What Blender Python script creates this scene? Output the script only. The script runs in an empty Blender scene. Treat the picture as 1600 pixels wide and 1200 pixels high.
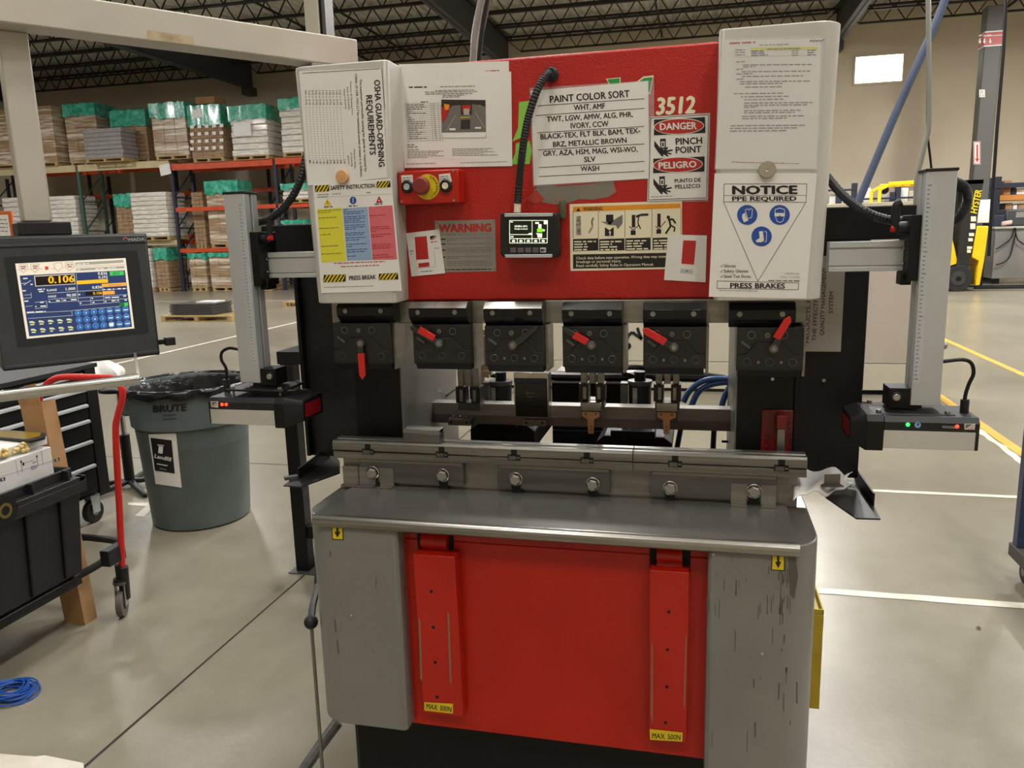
import bpy, bmesh, math, random
from mathutils import Vector, Matrix, Euler
random.seed(7)
SC = bpy.context.scene
COL = SC.collection
PI = math.pi

# ------------------------------------------------------------------ camera
CAM = Vector((0.36, -1.95, 1.58))
FPX = 1221.0
YAW, PITCH, ROLL = math.radians(13.537), math.radians(10.80), math.radians(-1.567)
FW = Vector((-math.sin(YAW)*math.cos(PITCH), math.cos(YAW)*math.cos(PITCH), -math.sin(PITCH)))
_r = FW.cross(Vector((0, 0, 1))).normalized(); _u = _r.cross(FW)
RT = math.cos(ROLL)*_r + math.sin(ROLL)*_u
UP = -math.sin(ROLL)*_r + math.cos(ROLL)*_u
cd = bpy.data.cameras.new('camera'); cam = bpy.data.objects.new('camera', cd); COL.objects.link(cam)
cd.sensor_fit = 'HORIZONTAL'; cd.sensor_width = 36.0; cd.lens = FPX*36.0/1600.0
cd.clip_start = 0.05; cd.clip_end = 200
cam.matrix_world = Matrix(((RT.x, UP.x, -FW.x, CAM.x), (RT.y, UP.y, -FW.y, CAM.y), (RT.z, UP.z, -FW.z, CAM.z), (0, 0, 0, 1)))
SC.camera = cam

# ------------------------------------------------------------------ world, exposure, hall lamps
SC.view_settings.view_transform = 'Standard'; SC.view_settings.look = 'None'
SC.view_settings.gamma = 1.0; SC.view_settings.use_curve_mapping = False
SC.view_settings.exposure = 0.07
w = bpy.data.worlds.new('world'); SC.world = w; w.use_nodes = True
w.node_tree.nodes['Background'].inputs[0].default_value = (1.0, 0.98, 0.94, 1)
w.node_tree.nodes['Background'].inputs[1].default_value = 0.12
LAMP_Z = 7.2
LAMPS = [(x, y) for x in (-20.5, -11.0, -1.4, 2.4, 9.5) for y in (-4.6, -0.6, 3.2, 8.5)]
LAMPS += [(-20.5, 14.0), (-11.2, 13.7), (-1.4, 14.6), (2.4, 15.6), (9.5, 16.5), (14.5, 16.5), (14.5, 8.5)]
LAMP_W = 126.0
for (x, y) in LAMPS:
    ud = bpy.data.lights.new('added_deck_uplight', 'AREA'); ud.shape = 'RECTANGLE'; ud.size = 0.4; ud.size_y = 1.2  # upward light added above each lamp to brighten the roof deck
    ud.energy = 110.0 if y > 5 else 60.0; ud.color = (1.0, 0.97, 0.92)
    uo = bpy.data.objects.new('added_deck_uplight', ud); COL.objects.link(uo); uo.location = (x, y, LAMP_Z+.12); uo.rotation_euler = (math.pi, 0, 0)
    ld = bpy.data.lights.new('hall_lamp_light', 'AREA'); ld.shape = 'RECTANGLE'; ld.size = 0.5; ld.size_y = 1.4
    ld.energy = LAMP_W*(.78 if y < 0 else 1.0 if y < 5 else 1.8 if y < 12 else 4.4)*(.6 if x < -5 and y < 5 else .9 if x < 0 else 1.35 if x > 5 and y < 5 else 1.1); ld.color = (1.0, 0.985, 0.97)
    lo = bpy.data.objects.new('hall_lamp_light', ld); COL.objects.link(lo); lo.location = (x, y, LAMP_Z-0.012)

# ------------------------------------------------------------------ pixel -> place helpers (frame 1600x1200)
def ray(px, py):
    return RT*((px-800)/FPX) - UP*((py-600)/FPX) + FW
def at(px, py, x=None, y=None, z=None):
    d = ray(px, py)
    t = (x-CAM.x)/d.x if x is not None else (y-CAM.y)/d.y if y is not None else (z-CAM.z)/d.z
    return CAM + d*t
def atp(px, py, P, N):
    d = ray(px, py); return CAM + d*((P-CAM).dot(N)/d.dot(N))
def atd(px, py, dep):
    return CAM + ray(px, py)*dep

# ------------------------------------------------------------------ materials
def lin(h):
    if not isinstance(h, str): return tuple(h)
    c = [int(h[i:i+2], 16)/255 for i in (0, 2, 4)]
    return tuple(v/12.92 if v <= .04045 else ((v+.055)/1.055)**2.4 for v in c)
MATS = {}
def mat(name, col, rough=.5, metal=0.0, col2=None, scale=20.0, bump=0.0, bscale=None, coat=0.0, stretch=None, emit=0, alpha=1.0, spec=.5, contrast=(.35, .65), detail=4):
    if name in MATS: return MATS[name]
    m = bpy.data.materials.new(name); m.use_nodes = True; nt = m.node_tree; b = nt.nodes['Principled BSDF']
    c = lin(col); b.inputs['Base Color'].default_value = (*c, 1)
    b.inputs['Roughness'].default_value = rough; b.inputs['Metallic'].default_value = metal
    b.inputs['Coat Weight'].default_value = coat; b.inputs['Coat Roughness'].default_value = .08
    b.inputs['Specular IOR Level'].default_value = spec
    b.inputs['Alpha'].default_value = alpha
    m.diffuse_color = (*c, 1)
    if emit:
        b.inputs['Emission Color'].default_value = (*c, 1); b.inputs['Emission Strength'].default_value = emit
    if col2 or bump:
        tc = nt.nodes.new('ShaderNodeTexCoord'); mp = nt.nodes.new('ShaderNodeMapping')
        nt.links.new(tc.outputs['Object'], mp.inputs[0])
        if stretch: mp.inputs['Scale'].default_value = stretch
        n = nt.nodes.new('ShaderNodeTexNoise'); n.inputs['Scale'].default_value = scale; n.inputs['Detail'].default_value = detail
        nt.links.new(mp.outputs[0], n.inputs['Vector'])
        if col2:
            r = nt.nodes.new('ShaderNodeValToRGB'); r.color_ramp.elements[0].position = contrast[0]; r.color_ramp.elements[1].position = contrast[1]
            r.color_ramp.elements[0].color = (*c, 1); r.color_ramp.elements[1].color = (*lin(col2), 1)
            nt.links.new(n.outputs['Fac'], r.inputs[0]); nt.links.new(r.outputs[0], b.inputs['Base Color'])
        if bump:
            n2 = n
            if bscale:
                n2 = nt.nodes.new('ShaderNodeTexNoise'); n2.inputs['Scale'].default_value = bscale; n2.inputs['Detail'].default_value = 3
                nt.links.new(mp.outputs[0], n2.inputs['Vector'])
            bp = nt.nodes.new('ShaderNodeBump'); bp.inputs['Strength'].default_value = bump; bp.inputs['Distance'].default_value = .01
            nt.links.new(n2.outputs['Fac'], bp.inputs['Height']); nt.links.new(bp.outputs[0], b.inputs['Normal'])
    MATS[name] = m
    return m

M_RED = mat('red paint', 'a31a13', .38, col2='b0211a', scale=3, bump=.22, bscale=170, spec=.4)
M_REDF = mat('red paint smooth', 'ab1a0c', .34, col2='b7210d', scale=4, bump=.05, bscale=90, spec=.4)
M_REDT = mat('red plastic', 'c4201c', .35)
M_DKRED = mat('dark red plate', '7c1512', .4, col2='6a110f', scale=12)
M_GREY = mat('grey machine paint', '75746f', .36, col2='7e7d78', scale=3, bump=.04, bscale=60)
M_COVER = mat('pale grey paint', 'b6b4ae', .36, col2='bfbdb7', scale=3, bump=.05, bscale=60)
M_BEAM = mat('warm grey paint', 'b2aca1', .45, col2='bab4a9', scale=5, bump=.03, bscale=40)
M_STEEL = mat('brushed steel', '85847f', .3, .8, col2='8b8a84', scale=6, stretch=(.4, 14, 14), bump=.03, bscale=30)
M_TABLE = mat('worn steel plate', '75746f', .24, .7, col2='85847e', scale=2.0, stretch=(.6, 2.5, 1))
M_BRIGHT = mat('bright steel', 'b9b7b0', .24, .95, col2='a5a39c', scale=18)
M_GRSTEEL = mat('ground steel', '7b7973', .34, .65, col2='918f87', scale=5, stretch=(1, 1, 10))
M_DKSTEEL = mat('dark steel', '565655', .34, .55, col2='666664', scale=10, stretch=(.5, 6, 6))
M_BLKOX = mat('black oxide steel', '1b1b1c', .4, .2, col2='232324', scale=14, bump=.04)
M_BLKGL = mat('glossy black steel', '141415', .2, .3, col2='1a1a1b', scale=8)
M_BLK = mat('black paint', '0a0a0b', .45, col2='0e0e0f', scale=8, spec=.3)
M_BLKP = mat('black plastic', '161618', .48, col2='1c1c1e', scale=30, bump=.05, spec=.4)
M_DARK = mat('charcoal plastic', '34383a', .45, col2='393d3f', scale=30, bump=.03)
M_BEZ = mat('dark bezel', '22272a', .35)
M_RUB = mat('black rubber', '151515', .6)
M_VOID = mat('painted recess shade', '060606', .8)  # near-black patches paint the shade of holes, slots and grooves
M_WHITE = mat('white paper', 'dedcd8', .38, col2='e4e2de', scale=4, bump=.02, bscale=12)
M_LAM = mat('laminated paper', 'dddbd8', .2, col2='e4e2df', scale=3, bump=.10, bscale=9, coat=.5)
M_SLEEVE = mat('clear sleeve film', 'e0e2e1', .08, alpha=.16, bump=.25, bscale=22)
M_INK = mat('black ink', '121212', .45)
M_INKG = mat('grey ink', '6c6a68', .5)
M_INKR = mat('red ink', 'b0201c', .4)
M_INKW = mat('white ink', 'dedad2', .4)
M_CREAM = mat('cream ink', 'e4dcc0', .4)
M_YEL = mat('yellow ink', 'd9be1c', .4)
M_YELS = mat('soft yellow ink', 'd6cf3e', .4)
M_ORA = mat('orange ink', 'e0901c', .4)
M_BLUE = mat('blue ink', '1d4a9c', .4)
M_BLUES = mat('soft blue ink', '8ea6c4', .4)
M_PINK = mat('soft pink ink', 'cf6772', .4)
M_GREEN = mat('green ink', '2a8a44', .45)
M_LIME = mat('lime tape', '86c04a', .5)
M_SILV = mat('silver plate', '8f8c87', .38, .5, col2='9a9792', scale=8)
M_ALU = mat('anodised aluminium', 'b4b7b9', .4, .3, col2='bcbfc0', scale=4)
M_ALUD = mat('dark aluminium and groove shade', '7d8083', .45, .35)  # darker copy of the aluminium: painted groove shade, also dark wheel hubs
M_COPPER = mat('copper', 'cf9c6a', .42, .15, col2='d8aa7a', scale=12)
M_CHROME = mat('polished steel tube', 'c2c1bd', .2, .95)
M_YPAINT = mat('yellow paint', 'e8b808', .4, col2='efc21a', scale=5)
M_YDIRT = mat('dirty yellow paint', 'c2a82c', .5, col2='a88f26', scale=8)
M_CARD = mat('brown cardboard', '9a744a', .75, col2='a9835a', scale=6)
M_CARDD = mat('aged cardboard', '8a6c4c', .7, col2='a58a6c', scale=5, stretch=(1, 1, 5))
M_WOOD = mat('pale pallet wood', 'b59a6a', .7, col2='a2875a', scale=9, stretch=(1, 6, 1))
M_WRAPW = mat('white shrink wrap', 'c6c0b6', .2, col2='e2ddd4', scale=5, stretch=(1, 1, 4), bump=.5, bscale=14, coat=.4)
M_WRAPB = mat('clear wrap over brown cartons', '9a7f60', .2, col2='dcd2c2', scale=2.2, stretch=(.5, .5, 7), bump=.6, bscale=7, coat=.5, contrast=(.46, .66))  # pale streaks put the wrap's glossy highlights into the colour
M_WRAPG = mat('green stretch wrap', '2a9478', .2, col2='6cc8ae', scale=6, bump=.5, bscale=12, coat=.4, contrast=(.4, .75))
M_SLAT = mat('grey wrapped slats', '7e7b79', .3, col2='a09d9b', scale=10, stretch=(1, 1, 8), bump=.3, coat=.3)
M_RORA = mat('orange rack paint', 'c94a1e', .45, col2='b8421a', scale=4)
M_RNAV = mat('navy rack paint', '1e2436', .5)
M_RGRN = mat('green rack paint', '3c554c', .5)
M_RCRM = mat('cream rack paint', 'c3b48e', .5, col2='b5a680', scale=4)
M_CANG = mat('grey bin plastic', '515b5a', .5, col2='596362', scale=7, bump=.06, bscale=60)
M_BAG = mat('black bin liner', '0f1114', .22, bump=.5, bscale=16)
M_BLUEC = mat('blue cart paint', '26334f', .45)
M_HOSE = mat('blue hose', '3a6498', .35)
M_CABL = mat('blue cable', '1c4fa4', .4)
M_GIRD = mat('grey girder paint', '3a3d40', .55)
M_JOIST = mat('dark joist paint', '16130f', .6)
M_COLM = mat('dark grey column paint', '54534f', .5)
M_CONDU = mat('galvanised conduit', '8a8a86', .4, .4)
M_CLOTH = mat('white cloth', 'd5d3d0', .6, bump=.4, bscale=18)
M_TAPEW = mat('white floor tape', 'd9d3c6', .5, col2='c4bcaa', scale=6)
M_TAPEY = mat('yellow floor tape', 'd8a83c', .5, col2='c99a34', scale=6)
M_JOINT = mat('dark floor joint', '2a2722', .8)
M_PART = mat('beige partition panel', 'b0a69c', .6, col2='b6aca2', scale=3)
M_PARTB = mat('pale partition trim', 'c6bda6', .6)
M_PARTC = mat('cream partition panel', 'c0baa8', .6)
M_GLOW = mat('lamp diffuser', 'fff2d8', .5, emit=9)
M_LEDR = mat('red light', 'ff2818', .3, emit=6)
M_LEDG = mat('green light', '28e048', .3, emit=4)
M_LENS = mat('dark red lens', '7a1018', .15)

# ------------------------------------------------------------------ mesh builder
ORG = {}
GLYPH = {}
def glyphs(s, bold, shear):
    k = (s, bold, shear)
    if k in GLYPH: return GLYPH[k]
    cu = bpy.data.curves.new('t', 'FONT'); cu.body = s; cu.resolution_u = 2; cu.fill_mode = 'FRONT'
    cu.shear = shear; cu.size = 1.0
    ob = bpy.data.objects.new('t', cu); COL.objects.link(ob)
    me = bpy.data.meshes.new_from_object(ob.evaluated_get(bpy.context.evaluated_depsgraph_get()))
    vs = [(v.co.x, v.co.y) for v in me.vertices]; fs = [tuple(p.vertices) for p in me.polygons]
    bpy.data.objects.remove(ob); bpy.data.curves.remove(cu); bpy.data.meshes.remove(me)
    if bold:
        V0, F0 = vs, fs; vs, fs = [], []
        for k_, (dx, dy) in enumerate(((0, 0), (bold, 0), (-bold, 0), (0, bold*.7), (0, -bold*.7))):
            o = len(vs); vs += [(v[0]+dx, v[1]+dy, k_) for v in V0]; fs += [tuple(i+o for i in f) for f in F0]
    if vs:
        x0 = min(v[0] for v in vs); x1 = max(v[0] for v in vs)
    else: x0, x1 = 0, 1
    GLYPH[k] = ([((v[0]-x0), v[1], v[2] if len(v) > 2 else 0) for v in vs], fs, max(x1-x0, 1e-4))
    return GLYPH[k]
CAPH = .70

class MB:
    def __init__(s, M=None):
        s.vs = []; s.fs = []; s.ms = []; s.mats = []; s.M = M
    def _m(s, m):
        if m not in s.mats: s.mats.append(m)
        return s.mats.index(m)
    def add(s, vs, fs, m):
        o = len(s.vs); k = s._m(m)
        for v in vs:
            v = Vector(v); s.vs.append(s.M @ v if s.M else v)
        for f in fs: s.fs.append([i+o for i in f]); s.ms.append(k)
        return s
    def box(s, x0, x1, y0, y1, z0, z1, m):
        v = [(x0,y0,z0),(x1,y0,z0),(x1,y1,z0),(x0,y1,z0),(x0,y0,z1),(x1,y0,z1),(x1,y1,z1),(x0,y1,z1)]
        return s.add(v, [(3,2,1,0),(4,5,6,7),(0,1,5,4),(1,2,6,5),(2,3,7,6),(3,0,4,7)], m)
    def obox(s, c, X, Y, Z, m):
        c = Vector(c); X = Vector(X); Y = Vector(Y); Z = Vector(Z)
        v = [c+sx*X+sy*Y+sz*Z for sz in (-1,1) for sx, sy in ((-1,-1),(1,-1),(1,1),(-1,1))]
        return s.add(v, [(3,2,1,0),(4,5,6,7),(0,1,5,4),(1,2,6,5),(2,3,7,6),(3,0,4,7)], m)
    def beam(s, p0, p1, w, h, m, up=(0,0,1)):
        p0 = Vector(p0); p1 = Vector(p1); d = p1-p0; L = d.length; d = d/L
        a = d.cross(Vector(up)); a = a.normalized() if a.length > 1e-4 else Vector((1,0,0)); b = a.cross(d)
        return s.obox((p0+p1)/2, d*(L/2), a*(w/2), b*(h/2), m)
    def prism(s, pts, off, m, mcap=None):
        pts = [Vector(p) for p in pts]; off = Vector(off); n = len(pts)
        v = pts + [p+off for p in pts]
        s.add(v, [(i, (i+1) % n, n+(i+1) % n, n+i) for i in range(n)], m)
        o = len(s.vs)-2*n; k = s._m(mcap or m)
        s.fs.append([o+i for i in range(n)][::-1]); s.ms.append(s._m(m)); s.fs.append([o+n+i for i in range(n)]); s.ms.append(k)
        return s
    def cyl(s, p0, p1, r0, m, r1=None, n=16, caps=True):
        p0 = Vector(p0); p1 = Vector(p1); r1 = r0 if r1 is None else r1
        d = (p1-p0).normalized(); a = d.orthogonal().normalized(); b = d.cross(a)
        ring = [math.cos(2*PI*i/n)*a + math.sin(2*PI*i/n)*b for i in range(n)]
        v = [p0+r0*q for q in ring]+[p1+r1*q for q in ring]
        f = [(i, (i+1) % n, n+(i+1) % n, n+i) for i in range(n)]
        if caps: f += [tuple(range(n))[::-1], tuple(range(n, 2*n))]
        return s.add(v, f, m)
    def tube(s, pts, r, m, n=8, closed=False, smooth=0, rib=0):
        P = [Vector(p) for p in pts]
        if smooth:
            Q = []; N = len(P)
            rng = N if closed else N-1
            for i in range(rng):
                g = lambda k: P[k % N] if closed else P[max(0, min(N-1, k))]
                a, b, c, d = g(i-1), g(i), g(i+1), g(i+2)
                for j in range(smooth):
                    t = j/smooth
                    Q.append(.5*((2*b)+(c-a)*t+(2*a-5*b+4*c-d)*t*t+(3*b-a-3*c+d)*t**3))
            if not closed: Q.append(P[-1])
            P = Q
        v = []; f = []; N = len(P); up = None
        for i in range(N):
            if closed: t = (P[(i+1) % N]-P[i-1]).normalized()
            else: t = (P[min(i+1, N-1)]-P[max(i-1, 0)]).normalized()
            if up is None: up = t.orthogonal().normalized()
            else: up = (up-t*up.dot(t)).normalized()
            b = t.cross(up); rr = r*(1+.16*(i % 2)) if rib else r
            v += [P[i]+rr*(math.cos(2*PI*k/n)*up+math.sin(2*PI*k/n)*b) for k in range(n)]
        for i in range(N if closed else N-1):
            j = (i+1) % N
            f += [(i*n+k, i*n+(k+1) % n, j*n+(k+1) % n, j*n+k) for k in range(n)]
        if not closed: f += [tuple(range(n))[::-1], tuple(range((N-1)*n, N*n))]
        return s.add(v, f, m)
    def lathe(s, prof, c, m, n=32, axis=(0,0,1), sx=1.0, arc=None):
        c = Vector(c); d = Vector(axis).normalized(); a = Vector((1,0,0)) if abs(d.z) > .9 else d.orthogonal().normalized(); b = d.cross(a)
        v = []
        for r, z in prof:
            v += [c+d*z+r*(math.cos(2*PI*i/n)*a*sx+math.sin(2*PI*i/n)*b) for i in range(n)]
        f = []
        for j in range(len(prof)-1):
            f += [(j*n+i, j*n+(i+1) % n, (j+1)*n+(i+1) % n, (j+1)*n+i) for i in range(n)]
        return s.add(v, f, m)
    def ball(s, c, r, m, n=16, sz=1.0):
        prof = [(max(1e-5, r*math.sin(PI*k/10)), -r*sz*math.cos(PI*k/10)) for k in range(11)]
        return s.lathe(prof, c, m, n)
    def torus(s, c, R, r, m, axis=(0,1,0), n=24, k=8):
        d = Vector(axis).normalized(); a = d.orthogonal().normalized(); b = d.cross(a); c = Vector(c)
        return s.tube([c+R*(math.cos(2*PI*i/n)*a+math.sin(2*PI*i/n)*b) for i in range(n)], r, m, k, closed=True)
    def text(s, st, o, U, V, m, bold=.0, shear=0, width=None, cap=.01, align='L'):
        """flat lettering: o baseline start, U/V unit directions, cap height in metres"""
        vs, fs, wd = glyphs(st, bold, shear); k = cap/CAPH; kx = width/wd if width else k
        o = Vector(o); U = Vector(U); V = Vector(V)
        off = 0 if align == 'L' else -wd*kx/2 if align == 'C' else -wd*kx
        N_ = U.cross(V)
        return s.add([o+U*(x*kx+off)+V*(y*k)+N_*(.00006*q) for x, y, q in vs], fs, m)
    def build(s, name, parent=None, bevel=0, smooth=32, label=None, cat=None, group=None, kind=None, segs=2, origin=None):
        me = bpy.data.meshes.new(name)
        if parent is not None: org = ORG[parent.name]
        elif origin is not None: org = Vector(origin)
        else:
            xs = [v.x for v in s.vs]; ys = [v.y for v in s.vs]; zs = [v.z for v in s.vs]
            org = Vector(((min(xs)+max(xs))/2, (min(ys)+max(ys))/2, min(zs)))
        me.from_pydata([tuple(v-org) for v in s.vs], [], s.fs)
        for m in s.mats: me.materials.append(m)
        for p, k in zip(me.polygons, s.ms): p.material_index = k
        if smooth:
            for p in me.polygons: p.use_smooth = True
            me.set_sharp_from_angle(angle=math.radians(smooth))
        ob = bpy.data.objects.new(name, me); COL.objects.link(ob)
        ORG[ob.name] = org
        if parent is not None: ob.parent = parent
        else: ob.location = org
        if bevel:
            b = ob.modifiers.new('bevel', 'BEVEL'); b.width = bevel; b.segments = segs; b.limit_method = 'ANGLE'; b.angle_limit = math.radians(40)
            b.harden_normals = False
        tag(ob, label, cat, group, kind)
        return ob
def tag(o, label=None, cat=None, group=None, kind=None):
    if label: o['label'] = label
    if cat: o['category'] = cat
    if group: o['group'] = group
    if kind: o['kind'] = kind
    return o
def thing(name, loc, label, cat, group=None):
    o = bpy.data.objects.new(name, None); COL.objects.link(o); o.empty_display_size = .1
    o.location = loc; ORG[o.name] = Vector(loc)
    return tag(o, label, cat, group)
def copy_tree(o, parent=None):
    c = o.copy(); COL.objects.link(c)
    if parent is not None: c.parent = parent
    ORG[c.name] = ORG[o.name]
    for ch in list(o.children): copy_tree(ch, c)
    return c

class Sheet:
    """draws on a real plane of the scene; coordinates are photo pixels projected onto that plane"""
    def __init__(s, mb, P=None, N=(0, -1, 0), y=None, step=.0004, f=None):
        s.mb = mb; s.P = Vector(P) if P is not None else Vector((0, y, 0)); s.N = Vector(N).normalized(); s.step = step
        s.f = f or (lambda x, y: (x, y))
    def at(s, x, y, l=0):
        x, y = s.f(x, y); return atp(x, y, s.P, s.N) + s.N*(s.step*l)
    def poly(s, pts, m, l=1):
        s.mb.add([s.at(x, y, l) for x, y in pts], [tuple(range(len(pts)))[::-1]], m); return s
    def slab(s, pts, m, t, l=0):
        P = [s.at(x, y, l) for x, y in pts]; s.mb.prism([p-s.N*t for p in P][::-1], s.N*t, m); return s
    def rect(s, x0, y0, x1, y1, m, l=1): return s.poly([(x0,y0),(x1,y0),(x1,y1),(x0,y1)], m, l)
    def line(s, a, b, w, m, l=1):
        dx, dy = b[0]-a[0], b[1]-a[1]; L = math.hypot(dx, dy) or 1; nx, ny = -dy/L*w/2, dx/L*w/2
        return s.poly([(a[0]+nx,a[1]+ny),(b[0]+nx,b[1]+ny),(b[0]-nx,b[1]-ny),(a[0]-nx,a[1]-ny)][::-1], m, l)
    def path(s, pts, w, m, l=1, closed=False):
        P = list(pts)+([pts[0]] if closed else [])
        for a, b in zip(P[:-1], P[1:]): s.line(a, b, w, m, l)
        return s
    def ell(s, cx, cy, rx, ry, m, l=1, n=28, rot=0):
        c, q = math.cos(rot), math.sin(rot)
        return s.poly([(cx+c*rx*math.cos(2*PI*i/n)-q*ry*math.sin(2*PI*i/n), cy+q*rx*math.cos(2*PI*i/n)+c*ry*math.sin(2*PI*i/n)) for i in range(n)], m, l)
    def text(s, st, p0, p1, h, m, l=2, bold=0.0, shear=0):
        vs, fs, wd = glyphs(st, bold, shear)
        dx, dy = p1[0]-p0[0], p1[1]-p0[1]; L = math.hypot(dx, dy); ux, uy = dy/L*h/CAPH, -dx/L*h/CAPH
        s.mb.add([s.at(p0[0]+dx*x/wd+ux*y, p0[1]+dy*x/wd+uy*y, l+.15*q) for x, y, q in vs], fs, m); return s
    def words(s, p0, p1, h, m, l=2, fill=1.0):
        """a line of print too small to read: word-long strokes"""
        dx, dy = p1[0]-p0[0], p1[1]-p0[1]; L = math.hypot(dx, dy); t = 0
        while t < L*fill-h:
            a = random.uniform(2, 7)*h; a = min(a, L*fill-t)
            s.line((p0[0]+dx*t/L, p0[1]+dy*t/L), (p0[0]+dx*(t+a)/L, p0[1]+dy*(t+a)/L), h, m, l); t += a+h*1.0
        return s
    def hazard(s, q, n, l=1):
        """yellow/black diagonal stripes in quad TL,TR,BR,BL"""
        TL, TR, BR, BL = q
        s.poly(q, M_INK, l)
        g = lambda u, v: (TL[0]+(TR[0]-TL[0])*u+(BL[0]-TL[0])*v, TL[1]+(TR[1]-TL[1])*u+(BL[1]-TL[1])*v)
        for i in range(n):
            a = (i+.25)/n
            for (u0, u1, v0, v1) in [(a, min(1, a+.5/n), 0, 1)]:
                sh = .55/n
                s.poly([g(min(1, u0+sh), 0), g(min(1, u1+sh), 0), g(max(0, u1-sh), 1), g(max(0, u0-sh), 1)], M_YEL, l+1)
        return s

# ================================================================== SETTING
def floor_mat():
    m = bpy.data.materials.new('polished concrete'); m.use_nodes = True; nt = m.node_tree; b = nt.nodes['Principled BSDF']
    tc = nt.nodes.new('ShaderNodeTexCoord')
    n1 = nt.nodes.new('ShaderNodeTexNoise'); n1.inputs['Scale'].default_value = .55; n1.inputs['Detail'].default_value = 6; n1.inputs['Distortion'].default_value = .6
    n2 = nt.nodes.new('ShaderNodeTexNoise'); n2.inputs['Scale'].default_value = 6; n2.inputs['Detail'].default_value = 8; n2.inputs['Roughness'].default_value = .7
    n3 = nt.nodes.new('ShaderNodeTexNoise'); n3.inputs['Scale'].default_value = 45; n3.inputs['Detail'].default_value = 3
    for n in (n1, n2, n3): nt.links.new(tc.outputs['Object'], n.inputs['Vector'])
    r1 = nt.nodes.new('ShaderNodeValToRGB'); r1.color_ramp.elements[0].position = .3; r1.color_ramp.elements[1].position = .7
    r1.color_ramp.elements[0].color = (*lin('797466'), 1); r1.color_ramp.elements[1].color = (*lin('918b7b'), 1)
    r2 = nt.nodes.new('ShaderNodeValToRGB'); r2.color_ramp.elements[0].position = .3; r2.color_ramp.elements[1].position = .75
    r2.color_ramp.elements[0].color = (.84, .835, .82, 1); r2.color_ramp.elements[1].color = (1.04, 1.04, 1.03, 1)
    mx = nt.nodes.new('ShaderNodeMix'); mx.data_type = 'RGBA'; mx.blend_type = 'MULTIPLY'; mx.inputs[0].default_value = 1
    nt.links.new(n1.outputs['Fac'], r1.inputs[0]); nt.links.new(n2.outputs['Fac'], r2.inputs[0])
    nt.links.new(r1.outputs[0], mx.inputs[6]); nt.links.new(r2.outputs[0], mx.inputs[7]); nt.links.new(mx.outputs[2], b.inputs['Base Color'])
    mr = nt.nodes.new('ShaderNodeMapRange'); mr.inputs[3].default_value = .25; mr.inputs[4].default_value = .33
    nt.links.new(n2.outputs['Fac'], mr.inputs[0]); nt.links.new(mr.outputs[0], b.inputs['Roughness'])
    bp = nt.nodes.new('ShaderNodeBump'); bp.inputs['Strength'].default_value = .06; bp.inputs['Distance'].default_value = .01
    nt.links.new(n3.outputs['Fac'], bp.inputs['Height']); nt.links.new(bp.outputs[0], b.inputs['Normal'])
    return m
M_FLOOR = floor_mat()
M_WALL = mat('tan painted concrete', 'bcb09a', .7, col2='c6baa4', scale=.5, bump=.05, bscale=8)
M_DECK = mat('galvanised roof deck', 'bab9ad', .6, col2='c6c5b9', scale=2)
WY, RX, LX, FY, CZ = 25.0, 17.0, -34.0, -9.0, 8.0
MB().box(LX, RX, FY, WY, -.2, 0, M_FLOOR).build('floor', kind='structure', smooth=0, origin=(0,0,0))
MB().box(LX, RX, WY, WY+.3, 0, CZ+.3, M_WALL).build('wall_back', kind='structure', smooth=0)
MB().box(LX-.3, LX, FY, WY, 0, CZ+.3, M_WALL).build('wall_left', kind='structure', smooth=0)
MB().box(RX, RX+.3, FY, WY, 0, CZ+.3, M_WALL).build('wall_right', kind='structure', smooth=0)
MB().box(LX, RX, FY-.3, FY, 0, CZ+.3, M_WALL).build('wall_front', kind='structure', smooth=0)
b = MB(); pts = []; x = LX
while x < RX:
    pts += [(x, CZ), (x+.12, CZ), (x+.15, CZ+.07), (x+.27, CZ+.07)]; x += .3
vs = [(px_, FY, z_) for px_, z_ in pts]+[(px_, WY, z_) for px_, z_ in pts]; n = len(pts)
b.add(vs, [(i, i+1, n+i+1, n+i) for i in range(n-1)], M_DECK)
b.build('ceiling', kind='structure', smooth=0)
# window high in the back wall
q = [at(px_, py_, y=WY) for px_, py_ in ((1337, 90), (1411, 89), (1411, 129), (1337, 131))]
x0, x1 = q[0].x, q[1].x; z1, z0 = q[0].z, q[3].z
M_PANE = mat('bright daylight pane', 'fffdf2', .3, emit=4)
wf = MB()
for a in ((x0-.06, x1+.06, z0-.06, z0), (x0-.06, x1+.06, z1, z1+.06), (x0-.06, x0, z0, z1), (x1, x1+.06, z0, z1)):
    wf.box(a[0], a[1], WY-.05, WY, a[2], a[3], M_WALL)
win = wf.build('window_1', kind='structure', smooth=0)
MB().box(x0, x1, WY-.03, WY-.01, z0, z1, M_PANE).build('pane', win, smooth=0)

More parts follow.
